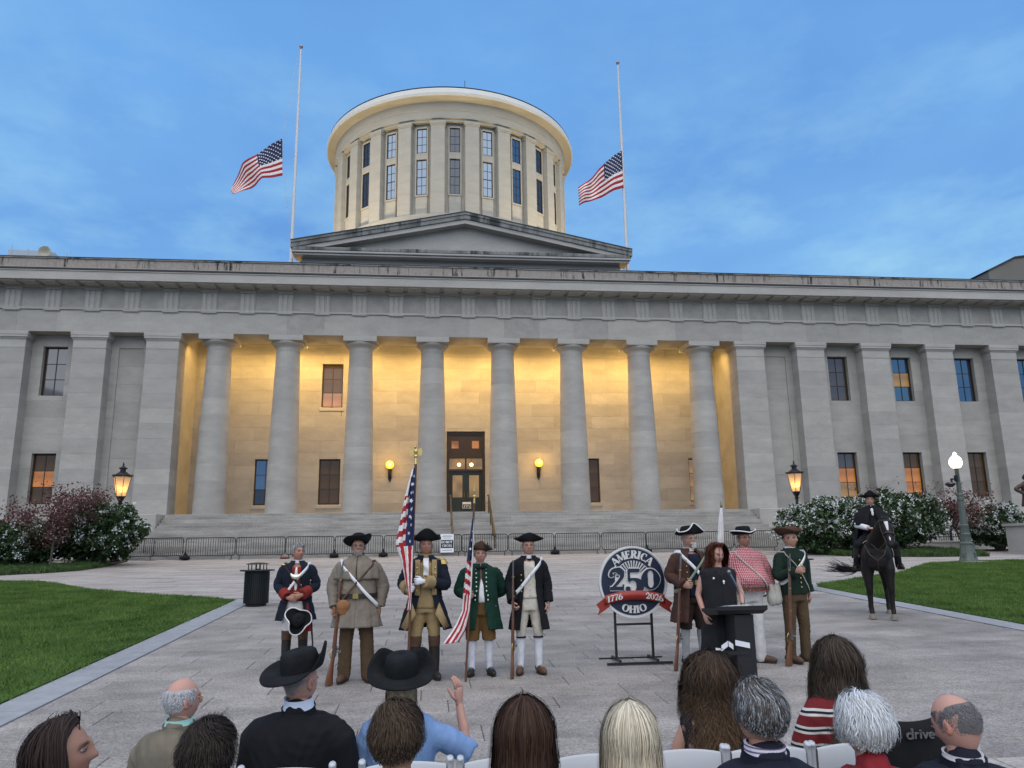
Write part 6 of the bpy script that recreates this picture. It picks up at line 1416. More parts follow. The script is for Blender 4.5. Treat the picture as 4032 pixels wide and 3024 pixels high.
mb = MB(); e = tp+Vector((.005, 0, .11)); mb.add([tuple(e), tuple(e+Vector((.018, 0, .05))), tuple(e+Vector((.002, 0, .17))), tuple(e+Vector((-.018, 0, .05))), tuple(e+Vector((0, -.008, .05))), tuple(e+Vector((0, .008, .05)))], [(0, 1, 4), (1, 2, 4), (2, 3, 4), (3, 0, 4), (1, 0, 5), (2, 1, 5), (3, 2, 5), (0, 3, 5)]); mb.build('spear_point', M_gold, t_)
def col4(u, v):
    if v > .82 and u < .62: return 1
    if u < .33: return 2
    if u < .60: return 0 if int((u-v*.05)*26) % 2 == 0 else 1
    return 0 if int(v*5.2+.4+u) % 2 == 0 else 1
drape('striped_flag', 'red white and blue flag trailing from the staff of the man in green', [(.60,2.5),(.56,2.2),(.52,1.9),(.48,1.55),(.46,1.32),(.38,1.15),(.22,.92)], [(.618,2.48),(.612,2.2),(.60,1.9),(.585,1.55),(.565,1.32),(.51,1.09),(.42,.94)], 10.37, col4, [(.10, .45), (.17, .4), (.24, .35), (.28, .6)], .022, 1.7, .03, (.6, 10.37, .9))
# ---- 5 black coat
f = Fig('man in black coat, white waistcoat and black tricorn standing beside his musket', at(1.39, 10.79), .0, 1.775, skin='fair', head=(.02, -.02), bulk=.98, arms={-1: dict(el=(-.255, .03, 1.15), wr=(-.235, -.15, .915), d=(.1, -.6, -.7), pn=(.95, -.1, .2), curl=.95)})
f.body(brow=(.35, .28, .2)); f.hairdo((.40, .33, .24), 420, .05, seed=12, bald=1.2, off=.002, puff=.3, w=.004); f.glasses(M_steel); f.hat(M_felt, (.092, .108, .09), tri_brim(PI, .225, .14, .10, .02, .45), tilt=-.06)
f.legs_(Ccream, frac=.5, r=(.098, .088, .068, .062), name='breeches'); f.stockings(Cstock); f.shoes(M_leather_b, M_brass)
mb = MB()
for s_ in (-1, 1): L_ = f.leg[s_]; q = L_['kn']+V3(0, 0, -.02); mb.tube([q, q+V3(0, 0, -.018)], .068, 16)
f.put('knee_band', mb, Cblack, 40)
c = f.coat(Cblack, .56, opn=lambda z: .36 if z > 1.2 else .42+.30*max(0, 1.2-z), flare=.17, off=.032, sl=(.086, .078, .07, .06, .058), seed=5, cuff=Cblack); f.panel('waistcoat', Ccream, lambda z: -.09, lambda z: .09, .96, 1.44, .022); f.collar(M_linen, .07, .045); f.buttons(M_brass, [(-.115, z) for z in (1.05, 1.12, 1.19, 1.26)], .048, .011); f.buttons(Ccream, [(.0, z) for z in (1.0, 1.07, 1.14, 1.21, 1.28)], .032, .009)
f.strap(M_belt_w, 1, zh=1.04, w=.06, off=.05); mb = MB(); mb.ell((0, f.yf(0, 1.46, .04), 1.46), (.03, .015, .016), 8, 6); f.put('neck_tie', mb, Cblack, 60)
musket('musket with brass bands beside the man in the black coat', at(1.125, 10.53, .002), (1.155, 10.56, 1.95), .5)
# ---- 6 brown coat
f = Fig('goateed man in brown coat and white edged tricorn behind the sign holding a musket', at(3.73, 10.95), .12, 1.84, skin='fair', head=(.25, .03), bulk=1.08, belly=.03, arms={-1: dict(el=(-.285, .03, 1.16), wr=(-.20, -.22, 1.03), d=(.25, -.9, .1), pn=(.9, .3, 0), curl=1.15)}, legs={-1: dict(toe=-.1)})
f.body(brow=(.3, .28, .26)); f.beard((.52, .50, .47), 130, .022, xw=.022); f.hairdo((.34, .32, .30), 420, .05, seed=14, bald=1.2, off=.002, puff=.3, w=.004); f.glasses(M_steel); f.hat(M_felt, (.094, .11, .11), tri_brim(PI, .205, .13, .125, .02), M_linen, tilt=-.12)
f.legs_(Cdkbr, frac=.5, r=(.108, .10, .085, .082), name='breeches'); f.stockings(Cgstock); f.shoes(M_leather_d, M_steel); c = f.coat(Cbrown, .56, opn=lambda z: .38 if z > 1.2 else .42+.25*max(0, 1.2-z), flare=.18, off=.036, sl=(.09, .084, .076, .068, .066), seed=7, cuff=Cbrown); f.panel('waistcoat', cloth('navy_waistcoat', (.010, .013, .026)), lambda z: -.10, lambda z: .10, .88, 1.44, .024); f.belt(M_leather_d, 1.07, .055, .036, buckle=M_brass)
f.strap(M_belt_w, -1, w=.06, off=.05); f.strap(Colive, 1, w=.05, off=.055); f.buttons(M_brass, [(-.125, z) for z in (1.12, 1.2, 1.28, 1.36)], .05, .011); f.collar(M_linen, .07, .04)
musket('musket held upright by the man in the brown coat', at(3.37, 10.68, .002), (3.53, 10.72, 2.0), .7)
# ---- 7 gingham shirt
f = Fig('stout man in red gingham shirt, white trousers and round black hat', at(4.57, 11.0), .10, 1.83, skin='ruddy', head=(.05, 0), bulk=1.15, belly=.14, arms={1: dict(el=(.34, .04, 1.15), wr=(.33, -.06, .90), d=(.05, -.3, -1))}, legs={1: dict(toe=.9, an=(.14, .02, .09))})
f.body(brow=(.2, .13, .08), stub=(.22, .14, .09)); f.hairdo((.16, .11, .07), 300, .03, seed=15, bald=1.2, off=.002, puff=.3, w=.004); f.glasses(M_leather_d); f.hat(M_felt, (.094, .11, .105), lambda a: (.165, .012+.03*abs(math.sin(a))+.02*max(0, math.sin(a))), M_linen, tilt=-.05, taper=.93); 
f.legs_(cloth('white_trousers', (.58, .56, .54)), r=(.118, .105, .085, .082)); f.shoes(M_leather_b); f.coat(Cging, .94, opn=lambda z: 0., flare=.02, fold=.03, off=.03, name='shirt', sl=(.10, .096, .088, .078, .062), solid=.006); f.collar(Cging, .075, .04); f.belt(M_leather_b, .98, .05, .045); f.strap(Ccanvas, -1, zh=.92, w=.03, off=.05)
mb = MB(); mb.cap([(.30, -.11, .98), (.31, -.10, .80)], [.05, .07]); mb.ell((.31, -.12, .86), (.085, .045, .12), 14, 10); f.putm('satchel', blob(mb, .014, 4, 'satchel', Ccanvas))
# ---- 8 young man in green jacket
f = Fig('young man in dark green jacket and brown cocked hat at the right end with musket', at(5.25, 10.96), .22, 1.82, skin='fair', head=(.35, .04), bulk=1.0, arms={-1: dict(el=(-.265, -.03, 1.15), wr=(-.115, -.235, 1.20), d=(.3, -.9, .25), pn=(.9, .3, 0), curl=1.15), 1: dict(el=(.255, .05, 1.14), wr=(.265, .02, .90))}, legs={-1: dict(toe=.15), 1: dict(toe=.75)})
f.body(brow=(.05, .035, .025)); f.hairdo((.06, .045, .035), 420, .03, seed=16, bald=1.2, off=.002, puff=.3, w=.004); f.hat(M_feltb, (.092, .108, .10), lambda a: (.185-.045*max(0, math.sin(a)), .02+.09*max(0, math.sin(a))**1.2+.06*max(0, -math.sin(a+.6))), tilt=-.16, roll=.12)
f.legs_(Ctrou, r=(.10, .092, .078, .072)); f.shoes(M_leather_b); f.coat(Cgreen2, .90, opn=lambda z: .0, flare=.05, fold=.04, off=.032, name='jacket', sl=(.088, .08, .07, .062, .06), seed=9, cuff=Cgreen2, cufflen=.1); f.buttons(M_gold, [(.01, z) for z in (.99, 1.05, 1.11, 1.17, 1.23, 1.29, 1.35)], .046, .012); f.collar(M_linen, .07, .045); f.strap(M_belt_w, 1, zh=1.08, w=.055, off=.05); f.strap(Ccanvas, -1, zh=.95, w=.018, off=.055)
mb = MB(); mb.cap([(-.26, .02, 1.0), (-.27, .02, .82)], [.05, .075]); f.putm('haversack', blob(mb, .016, 4, 'haversack', Ccanvas))
musket('walnut musket held upright by the young man in the green jacket', at(5.0, 10.72, .002), (5.10, 10.70, 1.97), .5)
# ---- furled white flag behind the speaker
t_ = thing('flag_staff', 'brown staff with brass tip and furled white flag behind the speaker', 'flag staff', at(4.40, 11.55)); b0 = Vector(t_.location); tp = Vector((4.49, 11.55, 2.70))-b0
mb = MB(); mb.tube([(0, 0, 0), tuple(tp)], .016, 10); mb.build('pole', M_wood2, t_, 60); mb = MB(); mb.tube([tuple(tp), tuple(tp+Vector((0, 0, .07)))], [.019, .016], 10); mb.build('ferrule', M_brass, t_, 60)
drape('white_flag', 'furled white flag hanging along the staff behind the speaker', [(4.455, 2.66), (4.42, 2.5), (4.39, 2.2), (4.36, 1.8), (4.37, 1.4)], [(4.487, 2.66), (4.483, 2.5), (4.47, 2.2), (4.455, 1.8), (4.44, 1.4)], 11.51, lambda u, v: 1, [], .02, 1.8, .022, (4.48, 11.51, 1.4))
# ---- speaker and lectern
Cdress = cloth('black_dress', (.016, .016, .018))
f = Fig('woman with auburn hair in a sleeveless black dress speaking at the lectern', at(3.63, 9.62), -.08, 1.68, skin='pink', female=True, bulk=1.16, belly=.03, head=(.30, .22), arms={-1: dict(el=(-.27, .02, 1.13), wr=(-.235, -.10, .885), d=(.2, -.35, -.9), pn=(.9, .3, 0), curl=.5), 1: dict(el=(.285, -.02, 1.14), wr=(.22, -.26, .99), d=(-.7, -.55, -.1), pn=(0, 0, -1), curl=.4)})
f.body(brow=(.15, .07, .04)); f.hairdo((.085, .028, .016), 3000, .24, 'long', .006, .010, seed=21, front=.55, puff=2.2, steps=11, var=.45, off=.012); f.coat(Cdress, .16, opn=lambda z: 0., flare=.10, fold=.05, off=.018, name='dress', sleeves=False, ztop=1.478, solid=.006)
mb = MB(); mb.ell((.02, f.yf(.02, 1.30, .03), 1.30), (.016, .008, .016), 10, 6); mb.ell((.02, f.yf(.02, 1.275, .03), 1.278), (.01, .007, .012), 8, 5); p_ = f.put('pendant', mb, M_nw, 60); mb = MB(); mb.tube(spline([(-.05, f.yf(-.05, 1.44, .02), 1.46), (.0, f.yf(0, 1.36, .03), 1.36), (.02, f.yf(.02, 1.31, .03), 1.31), (.05, f.yf(.04, 1.38, .03), 1.38), (.07, f.yf(.07, 1.44, .02), 1.46)], 14), .003, 5); f.put('necklace', mb, M_leather_d, 60)
mb = MB(); mb.ell((-.10, f.yf(-.10, 1.34, .026), 1.34), (.014, .006, .014), 10, 6); f.put('pin', mb, M_nw, 60); f.shoes(M_leather_d)
mb = MB(); a_ = f.arm[1]; d_ = a_['wr']-a_['el']; d_ /= np.linalg.norm(d_); mb.tube([a_['wr']-d_*.05, a_['wr']-d_*.025], .031, 14); f.put('wristwatch', mb, M_steel, 60)
M_lect = mat('lectern_black', (.011, .011, .012), rough=.5, var=.2, scale=6)
t_ = thing('lectern', 'black lectern with slanted top in front of the speaker', 'lectern', (3.545, 9.22, G(9.22)+.003)); 
mb = MB(); mb.box(.04, .27, -.16, .14, .03, .90); mb.build('column', M_lect, t_); mb = MB(); mb.cbox(-.06, .36, -.26, .22, 0, .03, .01); mb.build('base', M_lect, t_)
mb = MB(); mb.add([(-.17, -.22, 0.915), (.36, -.22, 0.915), (.36, .20, 0.875), (-.17, .20, 0.875), (-.21, -.28, 0.965), (.40, -.28, 0.965), (.40, .24, 0.925), (-.21, .24, 0.925), (-.21, -.28, 0.995), (.40, -.28, 0.995), (.40, .24, 0.955), (-.21, .24, 0.955)], [(0, 3, 2, 1), (0, 1, 5, 4), (1, 2, 6, 5), (2, 3, 7, 6), (3, 0, 4, 7), (4, 5, 9, 8), (5, 6, 10, 9), (6, 7, 11, 10), (7, 4, 8, 11), (8, 9, 10, 11)]); mb.build('desk', M_lect, t_)
mb = MB(); mb.box(-.21, .40, -.285, -.268, .99, 1.01); mb.build('ledge', M_lect, t_)
o = thing('speech_papers', 'white sheets of paper lying on the lectern top', 'papers', (3.65, 9.20, G(9.22)+.99)); mb = MB(); mb.obox((0, 0, .0), (.24, .32, .004), Matrix.Rotation(-.11, 3, 'X')); mb.build('sheet', M_nw, o); mb = MB(); mb.obox((.03, .02, .006), (.24, .32, .004), Matrix.Rotation(-.11, 3, 'X') @ Matrix.Rotation(.15, 3, 'Z')); mb.build('sheet', M_nw, o)
t_ = thing('microphone', 'silver headed microphone on a gooseneck at the lectern', 'microphone', (3.74, 9.08, G(9.22)+.99)); mb = MB(); mb.tube(spline([(0, .02, 0), (-.005, .03, .14), (-.04, .12, .22), (-.05, .14, .24)], 8), .006, 8); mb.build('gooseneck', M_steel, t_, 60); mb = MB(); mb.tube([(-.035, .10, .20), (-.085, .19, .37)], [.011, .018], 12); mb.build('handle', mat('mic_blue', (.05, .07, .10), rough=.4, metal=.4), t_, 60); mb = MB(); mb.ell((-.095, .205, .395), .028, 12, 9); mb.build('grille', M_steel, t_, 60)
t_ = thing('paper_strips', 'folded white paper strips on the lectern front ledge', 'papers', (3.42, 9.02, G(9.0)+.50)); 
for (x0, x1, za, zb) in ((-.10, -.03, .0, -.01), (-.03, .06, .02, .07), (.06, .12, .07, .03), (.14, .32, .08, .04)):
    mb = MB(); mb.add([(x0, 0, za), (x1, .02, zb), (x1, .02, zb+.06), (x0, 0, za+.06), (x0, .006, za), (x1, .026, zb), (x1, .026, zb+.06), (x0, .006, za+.06)], [(0, 1, 2, 3), (7, 6, 5, 4), (0, 4, 5, 1), (1, 5, 6, 2), (2, 6, 7, 3), (3, 7, 4, 0)]); mb.build('strip', M_nw, t_)
mb = MB(); mb.box(-.12, .33, .03, .14, -.03, .015); mb.build('ledge', M_lect, t_)
mb = MB(); mb.tube([(.0, .08, -.50), (.0, .08, -.05)], .02, 8); mb.build('support', M_lect, t_)
# ================================================================== round sign on its stand
M_sw = mat('sign_cream', (.60, .585, .56), rough=.45, var=.04); M_sn = mat('sign_navy', (.012, .020, .042), rough=.4, var=.1); M_sr = mat('sign_red', (.27, .028, .018), rough=.4, var=.08); M_ssil = mat('sign_silver', (.46, .46, .47), rough=.4, var=.05)
SX, SY, SZ = 2.985, 11.32, 1.605
t_ = thing('anniversary_sign', 'round navy sign reading AMERICA 250 OHIO with red ribbon on a black stand', 'sign', (SX, SY, G(SY)))
z0 = SZ-G(SY)
def disc(name, r0, r1, ya, yb, m, a0=0, a1=2*PI, cz=0):
    mb = MB(); n = 72; rs = []
    for (rr, yy) in ((r0, ya), (r1, ya), (r1, yb), (r0, yb)): rs.append([(rr*math.cos(a), yy, z0+cz+rr*math.sin(a)) for a in np.linspace(a0, a1, n+1)])
    rs.append(rs[0]); mb.loft(rs, False, False); return mb.build(name, m, t_, 30)
disc('rim', .482, .505, -.045, .03, M_sw); disc('rim_line', .470, .483, -.03, .02, M_ssil); disc('field', .0, .472, -.022, .02, M_sn)
disc('inner_disc', 0, .27, -.034, -.021, M_sw, cz=.03)
mb = MB()
for k in range(17):
    a = PI*(.04+.92*k/16); w_ = .045; r0, r1 = .135, .25; mb.add([(r0*math.cos(a-w_*.8), -.040, z0+.05+r0*math.sin(a-w_*.8)), (r1*math.cos(a-w_), -.040, z0+.05+r1*math.sin(a-w_)), (r1*math.cos(a+w_), -.040, z0+.05+r1*math.sin(a+w_)), (r0*math.cos(a+w_*.8), -.040, z0+.05+r0*math.sin(a+w_*.8))], [(0, 1, 2, 3)])
mb.build('sun_rays', M_sn, t_)
disc('sun', 0, .10, -.042, -.034, M_sw, 0, PI, .06)
mb = MB(); text_arc(mb, 'AMERICA', 0, z0, .388, .115, PI/2, -.034, -.0225, w=1.0, T=.28); mb.build('lettering', M_sw, t_); mb = MB(); text_arc(mb, 'OHIO', 0, z0, .385, .105, -PI/2, -.034, -.0225, True, 1.05, T=.28); mb.build('lettering', M_sw, t_)
for (T_, m_, ya, yb, nm) in ((.30, M_sw, -.050, -.035, 'numeral_outline'), (.30, M_sn, -.062, -.055, 'numeral')):
    OUT[0] = .045 if nm == 'numeral_outline' else 0.
    for ch, cx_, cz_, h_ in (('2', -.25, -.115, .30), ('5', -.002, -.165, .35), ('0', .255, -.115, .30)):
        mb = MB(); qd, adv = glyph(ch, T_, .1); k = 1.04 if T_ > .3 else 1.0; add_quads(mb, qd, lambda a, b: (cx_+(a-adv/2)*h_*1.12, z0+cz_+b*h_), ya, yb); mb.build(nm, m_, t_)
OUT[0] = 0.
mb = MB(); rs = [[(.255+rr*.30*.26*math.cos(a), yy, z0+.035+rr*.30*.45*math.sin(a)) for a in np.linspace(0, 2*PI, 28, endpoint=False)] for rr, yy in ((1, -.036), (1, -.047), (.01, -.0472))]; mb.loft(rs, True, False); mb.build('numeral_ground', M_sw, t_)
# ribbon: bowed band with forked ends
def rib(x): return z0-.245+.06*(1-(x/.42)**2)
mb = MB(); n = 24; fr = []
for i in range(n+1): x = -.44+.88*i/n; fr.append([(x, -.062, rib(x)-.065), (x, -.062, rib(x)+.065)])
mb.loft(fr, False, False); o = mb.build('ribbon', M_sr, t_, 40); q = o.modifiers.new('s', 'SOLIDIFY'); q.thickness = .012
for s_ in (-1, 1):
    mb = MB(); P_ = [(s_*.36, -.048, rib(.36)-.10), (s_*.44, -.048, rib(.44)+.03), (s_*.56, -.048, rib(.5)-.035), (s_*.515, -.048, rib(.5)-.105), (s_*.545, -.048, rib(.5)-.185), (s_*.38, -.048, rib(.36)-.12)]; mb.add(P_, [(0, 1, 3), (1, 2, 3), (0, 3, 5), (3, 4, 5)]); o = mb.build('ribbon_tail', M_sr, t_); q = o.modifiers.new('s', 'SOLIDIFY'); q.thickness = .01
for tx, xc in (('1776', -.29), ('2026', .29)):
    mb = MB(); sl_ = .06*2*(-xc)/.42**2*(1); tot = sum(glyph(c)[1] for c in tx)*.085; cx_ = xc-tot/2
    for c in tx:
        qd, adv = glyph(c, .26); add_quads(mb, qd, lambda a, b, o=cx_: (o+a*.085, rib(o+a*.085)-.042+b*.085), -.082, -.075); cx_ += adv*.085
    mb.build('year', M_sw, t_)
M_st = mat('stand_black', (.014, .013, .014), rough=.45, var=.15)
for x in (-.275, .265): mb = MB(); mb.box(x-.016, x+.016, .03, .062, .03, 1.2); mb.build('upright', M_st, t_)
mb = MB(); mb.box(-.259, .249, .032, .06, .505, .535); mb.build('crossbar', M_st, t_)
for y in (-.20, .33): mb = MB(); mb.box(-.47, .47, y-.016, y+.016, 0, .032); mb.build('foot_bar', M_st, t_)
for x in (-.275, .265): mb = MB(); mb.box(x-.016, x+.016, -.19, .32, .0325, .062); mb.build('foot_link', M_st, t_)
# ================================================================== horse and rider
HX, HY, HR = 9.10, 15.22, -.50
M_horse = mat('horse_coat', (.009, .0065, .0055), rough=.6, var=.35, scale=5, spec=.25, bump=.1, bscale=60); M_mane = mat('horse_mane', (.007, .006, .006), rough=.6, var=.3, scale=20)
h = thing('horse', 'dark bay horse with a white blaze standing on the walk under its rider', 'horse', (HX, HY, G(HY)+.004), HR); mb = MB()
mb.cap([(0, -.46, 1.22), (0, -.2, 1.20), (0, .2, 1.19), (0, .50, 1.27)], [.27, .31, .31, .28], 18); mb.cap([(0, -.50, 1.38), (0, -.56, 1.08)], [.17, .19], 16); mb.cap([(0, .42, 1.34), (0, .66, 1.26)], [.22, .20], 16); mb.cap([(0, -.2, 1.44), (0, -.42, 1.48)], [.10, .12], 12)
mb.cap([(0, -.48, 1.36), (.05, -.68, 1.56), (.13, -.84, 1.74), (.18, -.92, 1.82)], [.20, .155, .125, .11], 16)
poll = V3(.19, -.95, 1.86); muz = V3(.235, -1.27, 1.40); hd = muz-poll; hd /= np.linalg.norm(hd)
mb.cap([poll, poll+hd*.16, poll+hd*.34, poll+hd*.48, poll+hd*.56], [.092, .105, .082, .068, .066], 16); mb.cap([poll+V3(0, .06, -.06), poll+hd*.22+V3(0, .07, -.05)], [.08, .085], 14)
for s_ in (-1, 1): mb.cap([poll+V3(s_*.055, 0, .04), poll+V3(s_*.08, -.01, .17)], [.034, .012], 10)
for s_ in (-1, 1):
    fx = s_*.19; fy = -.48+(.03 if s_ < 0 else -.05)
    mb.cap([(s_*.15, -.44, 1.15), (fx, fy+.02, .92), (fx, fy, .74), (fx, fy-.005, .53), (fx, fy+.005, .46), (fx, fy+.005, .22), (fx, fy, .15), (fx, fy-.03, .09)], [.14, .118, .082, .068, .054, .043, .051, .047], 12)
    hx = s_*.17; mb.cap([(s_*.13, .58, 1.12), (hx, .50, .92), (hx, .60, .72), (hx, .72, .56), (hx, .70, .46), (hx, .68, .22), (hx, .66, .15), (hx, .62, .09)], [.20, .15, .098, .070, .058, .047, .053, .049], 12)
put('body', blob(mb, .020, 4, 'body', M_horse), h)
for s_ in (-1, 1):
    for fx, fy in ((s_*.19, -.51+(.03 if s_ < 0 else -.05)), (s_*.17, .605)):
        mb = MB(); mb.lathe([(.072, 0), (.070, .02), (.052, .085), (.03, .09)], 16, (fx, fy-.02, 0), 1, 1.12); mb.build('hoof', mat('hoof', (.20, .165, .125), rough=.7, var=.2, scale=12), h, 50)
# blaze and nose snip sit on the face
def face_patch(name, a0, a1, wfn, m, lift=.100):
    mb = MB(); rs = []; nrm = np.cross(hd, V3(1, 0, 0)); nrm /= np.linalg.norm(nrm)
    if nrm[1] > 0: nrm = -nrm
    for t in np.linspace(a0, a1, 12):
        r = np.interp(t, [0, .16, .34, .48, .56], [.092, .105, .082, .068, .066]); c_ = poll+hd*t; w = wfn((t-a0)/(a1-a0)); rs.append([c_+nrm*(r*math.cos(x/r)*1.02+.006)+V3(1, 0, 0)*r*math.sin(x/r) for x in np.linspace(-w, w, 5)])
    mb.loft(rs, False, False); o = mb.build(name, m, h, 80); q = o.modifiers.new('s', 'SOLIDIFY'); q.thickness = .004; return o
M_bz = mat('white_hair', (.55, .54, .52), rough=.8, var=.1, scale=20); face_patch('blaze', .08, .30, lambda u: .032*(1-u)**.6+.006, M_bz); face_patch('snip', .42, .52, lambda u: .014*math.sin(PI*min(1, max(.05, u))), M_bz)
for s_ in (-1, 1): mb = MB(); c_ = poll+hd*.15+V3(s_*.085, -.035, .0); mb.ell(c_, .018, 10, 8); mb.build('eye', M_leather_d, h, 80)
mb = MB(); r_ = np.random.default_rng(4)
for k in range(70):
    t = r_.uniform(0, 1); p0 = V3(0, -.40, 1.56)*(1-t)+(poll+V3(0, .06, .06))*t+V3(.0, .05, .02); sd = V3(-1, .1, 0)*r_.uniform(.07, .15); mb.tube([p0, p0+sd*.8+V3(0, 0, -.05), p0+sd+V3(-.02, .02, -.24*r_.uniform(.6, 1))], [.014, .012, .003], 4)
for k in range(26): x = r_.uniform(-.03, .03); mb.tube([poll+V3(x, -.02, .08), poll+V3(x*1.5, -.10, .05), poll+hd*.14+V3(x*2, -.09, .0)], [.012, .010, .003], 4)
mb.build('mane', M_mane, h, 60)
mb = MB()
for k in range(90):
    j = r_.normal(0, 1, 3)*V3(.025, .03, .03); e = r_.normal(0, 1, 3)*V3(.12, .06, .07); p = spline([V3(0, .80, 1.30)+j*.5, V3(-.04, .93, 1.16)+j, V3(-.22, .98, .98)+j*1.6, V3(-.50, .90, .88)+e*.5, V3(-.85+r_.uniform(-.1, .15), .75, .98+r_.uniform(-.08, .06))+e], 9); mb.tube(p, [.015, .013, .012, .011, .010, .009, .007, .006, .004, .002], 4)
mb.build('tail', M_mane, h, 60)
M_tack = mat('tack_leather', (.045, .028, .020), rough=.5, var=.2, scale=8); mb = MB()
def ringstrap(mb, t, r, w=.012, tilt=0):
    c_ = poll+hd*t; n1 = V3(1, 0, 0); n2 = np.cross(hd, n1); mb.tube([c_+n1*r*1.04*math.cos(a)+n2*r*1.06*math.sin(a)+hd*tilt*math.sin(a) for a in np.linspace(0, 2*PI, 20)], w, 6, False)
ringstrap(mb, .34, .094); ringstrap(mb, .03, .112, tilt=.05)
for s_ in (-1, 1): mb.tube([poll+V3(s_*.10, 0, .0), poll+hd*.2+V3(s_*.108, 0, 0), poll+hd*.36+V3(s_*.088, -.01, 0), poll+hd*.47+V3(s_*.07, -.02, -.02)], .010, 6)
mb.tube([poll+hd*.47+V3(-.075, 0, -.02), V3(.02, -.95, 1.30), V3(-.08, -.72, 1.42), V3(-.05, -.45, 1.62)], .009, 6); mb.tube([poll+hd*.47+V3(.075, 0, -.02), V3(.22, -.98, 1.32), V3(.12, -.7, 1.5), V3(.05, -.45, 1.62)], .009, 6); mb.build('bridle', M_tack, h, 60)
mb = MB(); mb.tube([(-.20, -.55, 1.40), (-.13, -.70, 1.22), (0, -.755, 1.10), (.13, -.70, 1.22), (.20, -.55, 1.40)], .013, 6); mb.tube([(0, -.755, 1.10), (0, -.70, .95), (0, -.5, .93)], .013, 6); mb.build('breastplate', M_tack, h, 60)
mb = MB(); mb.cap([(0, -.20, 1.50), (0, .02, 1.485), (0, .22, 1.52)], [.16, .15, .16], 14); sd_ = blob(mb, .02, 3, 'saddle', M_tack); put('saddle', sd_, h)
mb = MB(); rs = []
for y in np.linspace(-.26, .34, 8): rs.append([(.325*math.sin(a), y, 1.215+.318*math.cos(a)) for a in np.linspace(-1.75, 1.75, 20)])
mb.loft(rs, False, False); o = mb.build('saddle_cloth', cloth('saddle_cloth', (.38, .36, .33)), h, 60); q = o.modifiers.new('s', 'SOLIDIFY'); q.thickness = .012
# rider
cr, sr = math.cos(HR), math.sin(HR); rx_, ry_ = .0, .02
f = Fig('rider in black cloak, tricorn and white cravat seated on the dark horse', (HX+cr*rx_-sr*ry_, HY+sr*rx_+cr*ry_, G(HY)+.70), HR+.12, 1.72, skin='fair', bulk=1.1, belly=.05, head=(-.05, -.05), arms={-1: dict(el=(-.30, -.02, 1.15), wr=(-.12, -.27, 1.06), d=(.8, -.5, -.1), pn=(0, .3, -1), curl=.9), 1: dict(el=(.30, -.02, 1.15), wr=(.12, -.27, 1.06), d=(-.8, -.5, -.1), pn=(0, .3, -1), curl=.9)},
        legs={-1: dict(hip=(-.10, .0, .90), kn=(-.36, -.24, .72), an=(-.40, -.10, .32), toe=-.25), 1: dict(hip=(.10, 0, .90), kn=(.36, -.24, .72), an=(.40, -.10, .32), toe=.25)})
f.body(); f.hairdo((.10, .08, .06), 350, .05, seed=22, bald=1.2, off=.002, puff=.3, w=.004); f.hat(M_felt, (.094, .11, .10), tri_brim(PI, .215, .135, .125, .01), tilt=-.05); f.legs_(Cblack, frac=1, r=(.11, .098, .075, .068)); 
for s_ in (-1, 1): f.sleeve(s_, M_linen, (.08, .078, .075, .066, .05), None)
f.coat(Cblack, 1.0, opn=lambda z: 0., flare=.05, off=.026, name='waistcoat', sleeves=False); mb = MB(); rs = []
for z in np.linspace(1.53, .46, 20):
    u = (1.53-z)/1.07; rx2 = np.interp(u, [0, .08, .2, .5, 1], [.08, .22, .285, .36, .44]); ry2 = np.interp(u, [0, .08, .2, .5, 1], [.075, .13, .18, .26, .34]); a0 = np.interp(u, [0, .15, .4, 1], [.15, .5, .95, 1.35]); rs.append([(rx2*(1+.05*u*math.sin(11*p))*math.sin(p), .03*u-ry2*(1+.05*u*math.sin(11*p))*math.cos(p), z) for p in np.linspace(a0, 2*PI-a0, 60)])
mb.loft(rs, False, False); f.put('cloak', mb, Cblack, 70, .012); mb = MB(); rs = []
for z in np.linspace(1.54, 1.13, 9):
    u = (1.54-z)/.41; rx2 = np.interp(u, [0, .2, .5, 1], [.08, .22, .32, .385]); ry2 = np.interp(u, [0, .2, .5, 1], [.078, .14, .20, .25]); rs.append([(rx2*(1+.04*u*math.sin(12*p))*math.sin(p), -ry2*(1+.04*u*math.sin(12*p))*math.cos(p), z) for p in np.linspace(.10+.2*u, 2*PI-.10-.2*u, 56)])
mb.loft(rs, False, False); f.put('shoulder_cape', mb, Cblack, 70, .012); f.collar(M_linen, .072, .075, z=1.485); mb = MB(); mb.ell((0, -.19, 1.36), (.024, .018, .05), 10, 8); mb.ell((0, -.15, 1.43), (.03, .02, .04), 10, 8); f.put('cravat', mb, M_linen, 60)
for s_ in (-1, 1):
    L_ = f.leg[s_]; mb = MB(); mb.tube(spline([L_['kn']*.85+L_['an']*.15, (L_['kn']+L_['an'])/2, L_['an'], L_['an']+V3(0, 0, -.03)], 6), [.078, .076, .07, .062, .055, .05, .05], 14); f.put('boot', mb, M_leather_d, 60)
    a = L_['an']; mb = MB(); mb.cap([a+V3(0, .03, -.045), a+V3(s_*.03, -.09, -.05), a+V3(s_*.05, -.17, -.055)], [.045, .046, .032], 12); f.putm('boot_foot', blob(mb, .012, 3, 'boot_foot', M_leather_d))
    mb = MB(); c_ = a+V3(s_*.02, -.07, -.09); mb.tube([c_+V3(.065*math.cos(t), 0, .0+.13*max(0, math.sin(t))) for t in np.linspace(0, 2*PI, 18)], .010, 6, False); mb.tube([c_+V3(0, 0, .13), (a+V3(-s_*.06, .08, .6))], .010, 6); f.put('stirrup', mb, M_tack, 60)
